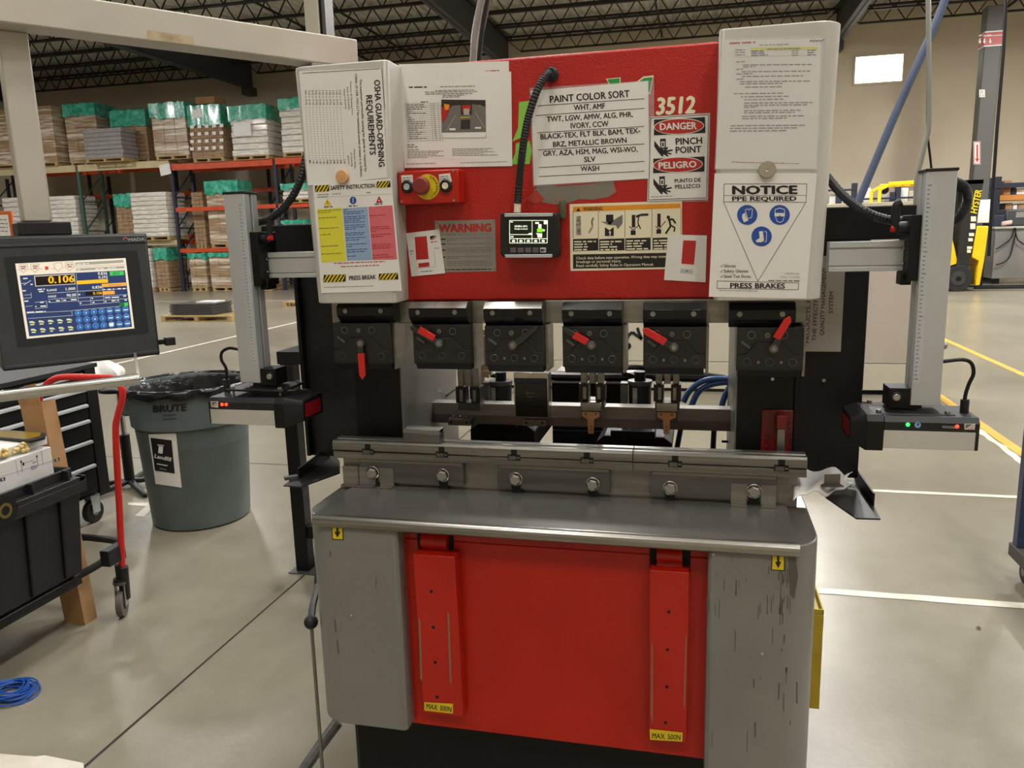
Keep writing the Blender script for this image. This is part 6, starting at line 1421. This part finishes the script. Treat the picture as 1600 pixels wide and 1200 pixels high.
# blue cart at the right edge
bc = thing('wheeled_rack', (2.1, 1.2, 0), 'dark blue wheeled steel rack cut off by the right edge', 'cart')
xq = at(1592, 880, y=1.75).x; M_RUST = mat('rusty frame steel', '4a4640', .6, .3)
for (x, y) in ((xq, 1.75), (xq, .55), (xq+.75, 1.75), (xq+.75, .55)):
    b = MB(); b.beam((x, y, .16), (x, y, 1.0), .05, .05, M_BLUEC); b.build('post', bc, bevel=.003)
b = MB(); b.box(xq-.03, xq+.80, .50, 1.80, .10, .16, M_RUST); b.build('base_frame', bc, bevel=.004)
b = MB(); b.box(xq-.03, xq+.80, 1.72, 1.78, 1.0, 1.04, M_RUST).box(xq-.03, xq+.03, .52, 1.72, 1.0, 1.04, M_RUST); b.build('top_frame', bc, bevel=.003)
for (x, y) in ((xq+.03, 1.72), (xq+.03, .6), (xq+.72, 1.72), (xq+.72, .6)): b = MB(); b.cyl((x-.02, y, .05), (x+.02, y, .05), .05, M_RUB, n=24).cyl((x-.024, y, .05), (x+.024, y, .05), .02, M_ALUD, n=12); b.build('caster', bc, bevel=.003)

# ================================================================== PALLET RACKS AND LOADS
RY = 21.4
rack = thing('pallet_rack', (-16, RY+.5, 0), 'long pallet rack with orange and cream beams along the back wall', 'rack')
UP_X = [-24.0, -20.25, -16.62, -12.85, -9.1, -5.4]
M_UP = [M_RNAV, M_RGRN, M_RNAV, M_RNAV, M_RNAV, M_RNAV]
for x, m in zip(UP_X, M_UP):
    b = MB()
    for y in (RY, RY+1.05): b.box(x-.05, x+.05, y, y+.08, 0, 4.06 if x > -17 else 4.2, m); b.box(x-.09, x+.09, y-.03, y+.11, 0, .02, m)
    for k, z in enumerate((.25, 1.2, 2.1, 3.1)):
        b.beam((x, RY+.05, z), (x, RY+1.08, z), .04, .04, m); b.beam((x, RY+.05, z), (x, RY+1.08, z+.9), .03, .03, m)
    b.build('upright', rack, smooth=0)
LV = {0: [(4.30, M_RCRM, .22), (1.72, M_RCRM, .16)], 1: [(4.30, M_RCRM, .22), (1.72, M_RCRM, .16)], 2: [(4.16, M_RORA, .20), (2.76, M_RORA, .13), (1.42, M_RORA, .13)], 3: [(4.18, M_RORA, .20), (2.76, M_RORA, .13), (1.42, M_RORA, .13)], 4: [(4.16, M_RORA, .20), (2.76, M_RORA, .13), (1.42, M_RORA, .13)]}
for k, lv in LV.items():
    for z, m, h in lv:
        for y in ((RY-.03, RY+1.06) if (z != 2.76 or k != 2) else (RY-.03,)):
            MB().box(UP_X[k]+.05, UP_X[k+1]-.05, y, y+.06, z-h, z, m if y < RY else M_RORA).build('beam', rack, smooth=0)
        if z == 2.76 and k == 2: continue
        b = MB()
        for j in range(6): b.box(UP_X[k]+.2+j*.6, UP_X[k]+.3+j*.6, RY, RY+1.1, z-.02, z-.001, M_WOOD)
        b.build('deck_slats', rack, smooth=0)
b = MB(); p = at(258, 265, y=RY-.05); b.obox(p, (.2, 0, .03), (0, .004, 0), (-.02, 0, .17), M_WHITE); b.build('bay_sign', rack, smooth=0)
rk2 = thing('pallet_rack', (-16, WY-.8, 0), 'second pallet rack in shade directly against the back wall', 'rack')
for x in (-25.5, -21.8, -18.1, -14.4, -10.7, -7.0):
    b = MB()
    for y in (WY-1.35, WY-.35): b.box(x-.05, x+.05, y, y+.08, 0, 4.2, M_RNAV)
    for z in (.4, 1.6, 2.8): b.beam((x, WY-1.3, z), (x, WY-.3, z+1.0), .03, .03, M_RNAV)
    b.build('upright', rk2, smooth=0)
for z in (3.45, 1.9): MB().box(-25.5, -7, WY-1.38, WY-1.32, z-.14, z, M_RORA).build('beam', rk2, smooth=0)

def pallet(b, x0, x1, y0, y1, z0):
    for k in range(5): y = y0+(y1-y0-.1)*k/4; b.box(x0, x1, y, y+.1, z0+.10, z0+.125, M_WOOD)
    for k in range(3): x = x0+(x1-x0-.09)*k/2; b.box(x, x+.09, y0, y1, z0+.02, z0+.10, M_WOOD)
    for k in range(3): y = y0+(y1-y0-.1)*k/2; b.box(x0, x1, y, y+.1, z0, z0+.02, M_WOOD)
def load(x0, x1, z0, z1, kind, label, yo=0.0, dep=1.05, cap=None, nl=None, group=None):
    y0 = RY-.12+yo; y1 = y0+dep; xc = (x0+x1)/2
    t = thing('pallet_load', (xc, (y0+y1)/2, z0), label, 'pallet load')
    b = MB(); pallet(b, x0+.03, x1-.03, y0+.03, y1-.03, z0); b.build('pallet', t, smooth=0)
    m = {'W': M_WRAPW, 'B': M_WRAPB, 'S': M_SLAT, 'C': M_CARDD}[kind]
    zb_ = z0+.125; n = nl or max(2, int((z1-zb_)/(.13 if kind != 'B' else .34))); h = (z1-zb_)/n; b = MB()
    for k in range(n):
        j = lambda a: random.uniform(-a, a); s = .024 if kind == 'W' else .02
        if kind in ('W', 'S'): b.box(x0+.02+j(s), x1-.02+j(s), y0+.02+j(s), y1-.02+j(s), zb_+k*h, zb_+(k+1)*h-.006, m)
        else:
            for q in range(3): w_ = (x1-x0)/3; b.box(x0+q*w_+j(.004), x0+(q+1)*w_-.003+j(.004), y0+.02+j(.01), y1-.02+j(.01), zb_+k*h, zb_+(k+1)*h-.003, m)
    b.build('stack', t, bevel=.025 if kind == 'W' else .012, segs=2)
    if cap:
        b = MB(); zc_ = z1-cap; n_ = 12; v = []
        per = [(x0-.02, y0-.02), (x1+.02, y0-.02), (x1+.02, y1+.02), (x0-.02, y1+.02)]; pts = []
        for a in range(4):
            p, q = per[a], per[(a+1) % 4]
            for u in range(n_): pts.append((p[0]+(q[0]-p[0])*u/n_, p[1]+(q[1]-p[1])*u/n_))
        N = len(pts)
        v = [(x+random.uniform(-.01, .01), y+random.uniform(-.01, .01), zc_+random.uniform(-.06, .05)) for x, y in pts]+[(x+random.uniform(-.02, .02), y+random.uniform(-.02, .02), z1+.02+random.uniform(-.02, .03)) for x, y in pts]
        f = [(i, (i+1) % N, N+(i+1) % N, N+i) for i in range(N)]+[tuple(range(N, 2*N))]
        b.add(v, f, M_WRAPG); b.build('green_wrap', t, smooth=25)
    return t
def lp(px0, px1, pyt, z0, kind, label, yo=0.0, **k):
    y = RY-.12+yo; x0 = at(px0, (pyt+pyt+60)/2, y=y).x; x1 = at(px1, (pyt+pyt+60)/2, y=y).x
    z1 = at((px0+px1)/2, pyt, y=y).z; return load(x0, x1, z0, z1, kind, label, yo, **k)
Zt = 4.302
lp(-25, 82, 168, Zt, 'B', 'tall brown wrapped pallet behind the grey drop post, top shelf', cap=None)
lp(101, 150, 163, Zt, 'B', 'brown wrapped pallet with green top behind grey slat bundle', cap=.38, yo=.47)
lp(130, 191, 200, Zt, 'S', 'grey bundle of wrapped slats on the cream top shelf', yo=-.35, dep=.78)
lp(174, 228, 173, Zt, 'C', 'green topped carton pallet just right of the grey slat bundle', cap=.5, yo=.47)
lp(236, 290, 161, Zt, 'B', 'tall brown wrapped pallet above the white bay sign', cap=.45)
Zt = 4.162
t = lp(295, 345, 165, Zt, 'C', 'brown carton pallet dotted with white labels under a green wrap', cap=.62, nl=8)
b = MB(); y = RY-.145
for r in range(4):
    for c in range(5):
        px_, py_ = 297+c*11.5, 196+r*11.5-c*.6; a = at(px_, py_, y=y); b.box(a.x, a.x+.13, y-.004, y, a.z-.10, a.z, M_WHITE)
b.build('carton_labels', t, smooth=0)
a0 = at(306, 166, y=RY+.1); a1 = at(334, 150, y=RY+.1)
b = MB(); b.box(a0.x, a1.x, RY+.1, RY+.75, a0.z+.05, a1.z, M_CARD); b.build('carton', label='open brown carton sitting on the green wrapped pallet, highest on the shelf', cat='box', bevel=.01)
b = MB(); a = at(302, 172, y=RY-.16); b.obox((a.x+.12, RY-.158, a.z-.12), (.16, 0, .01), (0, .003, 0), (-.01, 0, .13), M_WHITE); b.build('load_sheet', t, smooth=0)
t = lp(358, 416, 165, Zt, 'W', 'white wrapped bundle with paper sheet and green wrap on the orange top shelf', cap=.42, nl=8)
b = MB(); a = at(364, 192, y=RY-.17); b.box(a.x, a.x+.62, RY-.175, RY-.17, a.z-.42, a.z, M_WHITE); b.build('load_sheet', t, smooth=0)
Zt = 4.184
lp(436, 500, 153, Zt, 'W', 'white wrapped bundle half hidden by the left press cover', cap=.3, nl=9)
lp(508, 570, 153, Zt, 'B', 'wrapped pallet behind the press left cover', cap=.3)
# middle tier
lp(4, 50, 308, 1.722, 'W', 'white wrapped bundle left of the grey drop post, middle tier', nl=9)
lp(66, 119, 306, 1.722, 'W', 'white wrapped bundle right of the grey drop post, middle tier', nl=10)
lp(181, 208, 304, 1.722, 'C', 'narrow brown pallet with green top beside bright white bundle', cap=.4, yo=.35)
lp(204, 261, 300, 1.722, 'W', 'bright white wrapped bundle left of the navy upright', yo=-.1, nl=10)
lp(322, 372, 283, 1.422, 'B', 'brown pallet with green top behind the orange mid beams', cap=.42, yo=.2, dep=.85)
load(-12.6, -11.4, 2.762, 3.35, 'W', 'white stack on the middle orange beams near the corrugated hose', cap=.15, nl=4)
lp(443, 478, 345, 1.422, 'W', 'white stack on the low orange beams beside the sensor arm', cap=.12, nl=4)
lp(300, 318, 300, 2.762 if False else 1.422, 'C', 'narrow grey brown stack between the navy uprights', yo=.5, dep=.6)
# floor tier
lp(215, 236, 388, 0.0, 'W', 'grey wrapped stack on the floor right of the pendant', nl=6)
lp(243, 262, 388, 0.0, 'C', 'dark carton stack with green top on the rack floor', cap=.4, yo=.1)
lp(297, 322, 397, 0.0, 'B', 'wrapped brown stack on the floor between the navy uprights', cap=.15)
lp(328, 372, 396, 0.0, 'B', 'wrapped brown stack on the floor behind the left sensor post', cap=.1)
lp(378, 422, 396, 0.0, 'C', 'brown stack on the floor under the left sensor rail')
lp(10, 62, 392, 0.0, 'B', 'brown stack on the floor far left behind the pendant')
lp(84, 124, 392, 0.0, 'W', 'white stack on the floor behind the pendant screen')
# pallets standing in the aisle
pl = at(300, 503, z=0); px0, px1 = at(252, 500, y=pl.y).x, at(362, 500, y=pl.y).x
t = thing('pallet', ((px0+px1)/2, pl.y+.5, 0), 'low wooden pallet carrying dark grey sheets out in the aisle', 'pallet')
b = MB(); pallet(b, px0, px1, pl.y, pl.y+1.0, 0); b.build('boards', t, smooth=0)
s0, s1 = at(270, 490, y=pl.y+.2).x, at(335, 490, y=pl.y+.2).x; zt_ = at(300, 474, y=pl.y+.15).z
ps = thing('sheet_stack', ((s0+s1)/2, pl.y+.5, .126), 'stack of dark grey metal sheets on the pallet in the aisle', 'sheet stack')
b = MB()
for k in range(9): h = (zt_-.126)/9; b.box(s0+random.uniform(-.02, .02), s1+random.uniform(-.02, .02), pl.y+.12, pl.y+.85, .126+k*h, .126+(k+1)*h-.008, M_DKSTEEL)
b.build('sheets', ps, smooth=0); b = MB(); b.box(s0+.5, s1-.05, pl.y+.3, pl.y+.7, zt_-.005, zt_+.02, M_WHITE); b.build('white_parts', ps, smooth=0)
pl = at(455, 480, z=0); px0, px1 = at(443, 480, y=pl.y).x, at(500, 480, y=pl.y).x
t = thing('pallet', ((px0+px1)/2, pl.y+.4, 0), 'empty wooden pallet on the aisle floor beside the press side', 'pallet'); b = MB(); pallet(b, px0, px1, pl.y, pl.y+.8, 0); b.build('boards', t, smooth=0)

# ================================================================== FORKLIFT (side view, forks to the right)
fy = 18.3
def fx(px_, py_): return at(px_, py_, y=fy)
fk = thing('forklift', (5.6, fy+.5, 0), 'yellow and black forklift with tall black mast right of the press', 'forklift')
wc = fx(1497, 437); r = .30
b = MB(); b.cyl((wc.x, fy-.02, r), (wc.x, fy+.22, r), r, M_RUB, n=36); b.cyl((wc.x, fy-.03, r), (wc.x, fy-.018, r), r*.55, mat('wheel disc', '2c2c2c', .6), n=24); b.cyl((wc.x, fy-.035, r), (wc.x, fy-.02, r), r*.2, M_BLK, n=14)
b.build('front_wheel', fk, bevel=.03)
for dx, dy in ((-1.5, 0), (0, .9), (-1.5, .9)): b = MB(); b.cyl((wc.x+dx, fy-.02+dy, r*.85), (wc.x+dx, fy+.2+dy, r*.85), r*.85, M_RUB, n=28); b.build('wheel', fk, bevel=.03)
ztop = fx(1478, 372).z
P = [(wc.x-2.1, .35), (wc.x-.42, .35), (wc.x-.30, .55), (wc.x+.05, .66), (wc.x+.20, .62), (fx(1497, 425).x, fx(1497, 412).z), (fx(1489, 372).x, ztop), (fx(1470, 371).x, ztop+.02), (wc.x-.8, ztop-.12), (wc.x-1.0, .95), (wc.x-2.1, 1.05)]
b = MB(); b.prism([(x, fy+.05, z) for x, z in P], (0, .95, 0), M_YPAINT); b.build('chassis', fk, bevel=.03)
gz = fx(1400, 287).z; gx0, gx1 = fx(1374, 300).x, fx(1470, 300).x
b = MB()
for y in (fy+.05, fy+.98):
    b.beam((gx0, y, ztop-.3), (gx0+.02, y, gz-.1), .07, .07, M_YPAINT); b.beam((gx0+.02, y, gz-.12), (gx0+.25, y, gz), .07, .07, M_YPAINT); b.beam((gx0+.2, y, gz), (gx1, y, gz+.03), .09, .09, M_YPAINT); b.beam((gx1, y, gz+.03), (gx1+.28, y, ztop), .06, .06, M_BLK)
for k in range(6): x = gx0+.3+k*.2; b.beam((x, fy+.05, gz+.01), (x, fy+.98, gz+.01), .04, .03, M_YPAINT)
b.build('overhead_guard', fk, bevel=.01)
b = MB(); c = fx(1385, 296); b.ball((c.x, fy+.2, c.z), .10, M_BLK, 12); b.build('work_light', fk)
b = MB(); b.box(wc.x-1.3, wc.x-.8, fy+.3, fy+.8, .95, 1.1, M_BLK).box(wc.x-1.35, wc.x-1.2, fy+.3, fy+.8, 1.1, 1.6, M_BLK); b.build('seat', fk, bevel=.03)
# mast
T0, T1, B0, B1 = fx(1516, 284), fx(1538, 280), fx(1500, 442), fx(1519, 440)
b = MB()
for y in (fy+.02, fy+.80):
    b.prism([(B0.x-.12, y, .12), (B1.x-.12, y, .12), (T1.x, y, T1.z), (T0.x-.05, y, T1.z)], (0, .16, 0), mat('mast black', '181715', .5))
    b.prism([(B0.x-.32, y+.04, .4), (B0.x-.22, y+.04, .4), (T0.x-.2, y+.04, T0.z-.2), (T0.x-.3, y+.04, T0.z-.2)], (0, .1, 0), M_BLK)
b.box(T0.x-.3, T1.x, fy+.02, fy+.96, T1.z-.1, T1.z, M_BLK); b.box(B0.x-.2, B1.x-.1, fy+.1, fy+.9, .2, .6, M_BLK)
ms = b.build('mast', fk, bevel=.006)
b = MB(); S = Sheet(b, y=fy+.012, step=.004)
S.text('HYSTER', (1526, 334), (1534, 297), 10, M_YEL, 0, .04, .0)
b.build('mast_lettering', ms, smooth=0)
for (x0, y0, x1, y1) in ((1517, 338, 1525, 346), (1516, 349, 1524, 358), (1514, 364, 1522, 369), (1513, 372, 1520, 377), (1511, 385, 1519, 389), (1511, 390, 1517, 395)): b = MB(); S = Sheet(b, y=fy+.012, step=.004); S.rect(x0, y0, x1, y1, M_CREAM, 0); b.build('mast_label', ms, smooth=0)
Q = [fx(*p) for p in ((1527, 353), (1545, 353), (1538, 408), (1531, 446), (1524, 446), (1530, 408), (1519, 402))]
b = MB(); b.prism([(p.x, fy+.0, p.z) for p in Q], (0, .95, 0), M_YPAINT); b.build('carriage', fk, bevel=.02)
b = MB()
for y in (fy+.15, fy+.7): b.box(Q[3].x-.05, Q[3].x+1.25, y, y+.12, .04, .085, M_BLK)
b.build('forks', fk, bevel=.01)

# ================================================================== RIGHT BACKGROUND BEYOND THE FORKLIFT
by = 22.4
def bx_(px_, py_): return at(px_, py_, y=by)
sr = thing('storage_rack', (9.4, by+.5, 0), 'navy storage rack with orange shelf beyond the forklift at right', 'rack')
for px_, pt in ((1548, 278), (1560, 276), (1625, 270)):
    a = bx_(px_, pt); b = MB(); b.box(a.x-.09, a.x+.09, by, by+.1, 0, a.z, M_RNAV); b.build('upright', sr, smooth=0)
for (x0, x1, pt, pb, m) in ((1545, 1640, 287, 291, M_RNAV), (1562, 1640, 305, 311, mat('orange wood shelf', 'c07c38', .6)), (1562, 1640, 332, 336, M_RNAV)):
    a, c = bx_(x0, pt), bx_(x1, pb); MB().box(a.x, c.x, by-.03, by+(.9 if pt > 290 else .03), c.z, a.z, m).build('beam', sr, smooth=0)
items = [(1572, 282, 1582, 305, M_CARD, 'brown carton standing on the orange shelf', 'box'), (1584, 292, 1590, 305, M_RNAV, 'navy tub standing on the orange shelf', 'tub'), (1592, 294, 1612, 305, M_WHITE, 'white box at the far right of the orange shelf', 'box'),
         (1566, 318, 1572, 331, M_BLK, 'small black box below the orange shelf', 'box'), (1574, 317, 1584, 331, M_CARD, 'brown carton below the orange shelf', 'box'), (1586, 320, 1592, 331, M_WHITE, 'small white box below the orange shelf', 'box'), (1594, 318, 1610, 331, M_CARDD, 'worn carton below the orange shelf at the frame edge', 'box')]
for x0, y0, x1, y1, m, lb, ct in items:
    a, c = bx_(x0, y0), bx_(x1, y1); zb_ = bx_(1562, 305).z+.002 if y1 == 305 else bx_(1562, 332).z+.002
    MB().box(a.x, c.x, by+.13, by+.6, zb_+.001, a.z, m).build('carton' if ct == 'box' else 'tub', label=lb, cat=ct, bevel=.02)
wy_ = 20.6
def wx(px_, py_): return at(px_, py_, y=wy_)
wb_ = thing('steel_workbench', (9.2, wy_+.5, 0), 'grey steel workbench cabinet with cables hanging down its front', 'workbench')
a, c = wx(1556, 358), wx(1660, 437); b = MB(); b.box(a.x, c.x, wy_, wy_+1.0, .14, a.z, M_GREY); b.box(a.x-.05, c.x, wy_-.05, wy_+1.0, a.z, a.z+.06, mat('pale bench top', 'a8a59a', .6)); b.build('body', wb_, bevel=.01)
for x in (a.x+.06, a.x+1.4): MB().box(x, x+.14, wy_+.05, wy_+.2, 0, .14, M_BLK).build('foot', wb_, smooth=0)
zt_ = a.z+.06
b = MB()
for P_ in ([(1585, 356), (1580, 372), (1562, 386), (1556, 389)], [(1587, 356), (1585, 375), (1578, 400), (1568, 410), (1556, 414)], [(1586, 356), (1590, 374), (1604, 384)]): b.tube([at(x, y, y=wy_-.07) for x, y in P_], .014, M_BLK, 6, smooth=5)
b.build('cables', wb_)
mo = thing('bench_machine', (9.6, wy_+.4, zt_), 'black machine housing standing on the grey workbench at the right edge', 'machine')
a = wx(1575, 327); c = wx(1650, 348); b = MB(); b.box(a.x, c.x, wy_+.1, wy_+.8, zt_+.001, a.z, M_DARK); b.build('body', mo, bevel=.04)
b = MB(); a2 = wx(1590, 331); b.box(a2.x, a2.x+.25, wy_+.09, wy_+.1, a2.z-.14, a2.z, M_GREY); b.build('panel', mo, smooth=0)
b = MB(); a = wx(1556, 336); b.box(a.x, wx(1573, 340).x, wy_+.1, wy_+.6, zt_+.001, a.z, M_RNAV); b.build('blue_bin', label='navy bin beside the black machine on the workbench', cat='bin', bevel=.02)
cl2 = [wx(1565, 349), wx(1580, 358)]
b = MB(); b.obox(((cl2[0].x+cl2[1].x)/2, wy_, zt_+.085), (.12, 0, .02), (0, .05, 0), (0, 0, .055), mat('pink cloth', 'c8b0a8', .7)); b.build('rag', label='pale rag bunched on the front of the workbench', cat='cloth', bevel=.03)
vy = 20.0
a, c = at(1536, 312, y=vy), at(1549, 348, y=vy)
wbn = thing('white_board', ((a.x+c.x)/2, vy, 0), 'white board on a black post just right of the forklift mast', 'board')
MB().box(at(1530, 312, y=vy).x, c.x, vy, vy+.05, c.z, a.z, M_WHITE).build('board', wbn, bevel=.01); MB().box((a.x+c.x)/2-.05, (a.x+c.x)/2+.05, vy+.05, vy+.12, 0, a.z-.1, M_BLK).build('post', wbn, smooth=0)
# shelving seen above the partition
hy = 21.6
sh = thing('storage_rack', (5.0, hy+.5, 0), 'navy low rack seen above the pale partition wall', 'rack')
for px_, pt in ((1311, 300), (1336, 286), (1396, 300), (1404, 292), (1478, 284), (1492, 284)):
    a = at(px_, pt, y=hy); MB().box(a.x-.07, a.x+.07, hy, hy+.1, 0, a.z, M_RNAV).build('upright', sh, smooth=0)
for (x0, x1, y_) in ((1250, 1336, 298), (1340, 1500, 310)):
    a, c = at(x0, y_, y=hy), at(x1, y_+2, y=hy); MB().box(a.x, c.x, hy-.02, hy+.03, a.z-.05, a.z, M_RNAV).build('beam', sh, smooth=0)
for zz_ in (1.55,):
    MB().box(at(1250, 320, y=hy).x, at(1500, 320, y=hy).x, hy-.02, hy+.9, zz_-.06, zz_, M_RNAV).build('beam', sh, smooth=0)
for i, (x0, y0, x1, m, lb) in enumerate(((1296, 304, 1307, M_WHITE, 'pale carton on the low rack nearest the press cover'), (1314, 308, 1330, mat('pale grey carton', 'b4b0a6', .6), 'pale grey carton on the low rack left of the slanting blue hose'), (1350, 294, 1360, M_WHITE, 'white carton on the low rack right of the slanting blue hose'), (1378, 302, 1392, mat('pale grey carton', 'b4b0a6', .6), 'pale grey carton seen under the yellow forklift guard'), (1406, 294, 1418, M_WHITE, 'tall white carton seen under the yellow forklift guard'), (1420, 298, 1434, mat('cream carton', 'bdb296', .6), 'cream carton left of the right sensor post'))):
    a, c = at(x0, y0, y=hy+.2), at(x1, y0+20, y=hy+.2); MB().box(a.x, c.x, hy+.15, hy+.7, 1.551, a.z, m).build('carton', label=lb, cat='box', bevel=.02)
tb_ = thing('trestle_table', (6.9, 21.2, 0), 'white covered table behind the forklift mast', 'table')
a, c = at(1490, 320, y=20.9), at(1512, 352, y=20.9)
MB().box(a.x, c.x, 20.9, 21.5, c.z, a.z, M_WHITE).build('white_cover', tb_, bevel=.02); MB().box(a.x+.05, c.x-.05, 20.95, 21.45, 0, c.z, M_RNAV).build('base', tb_, smooth=0)
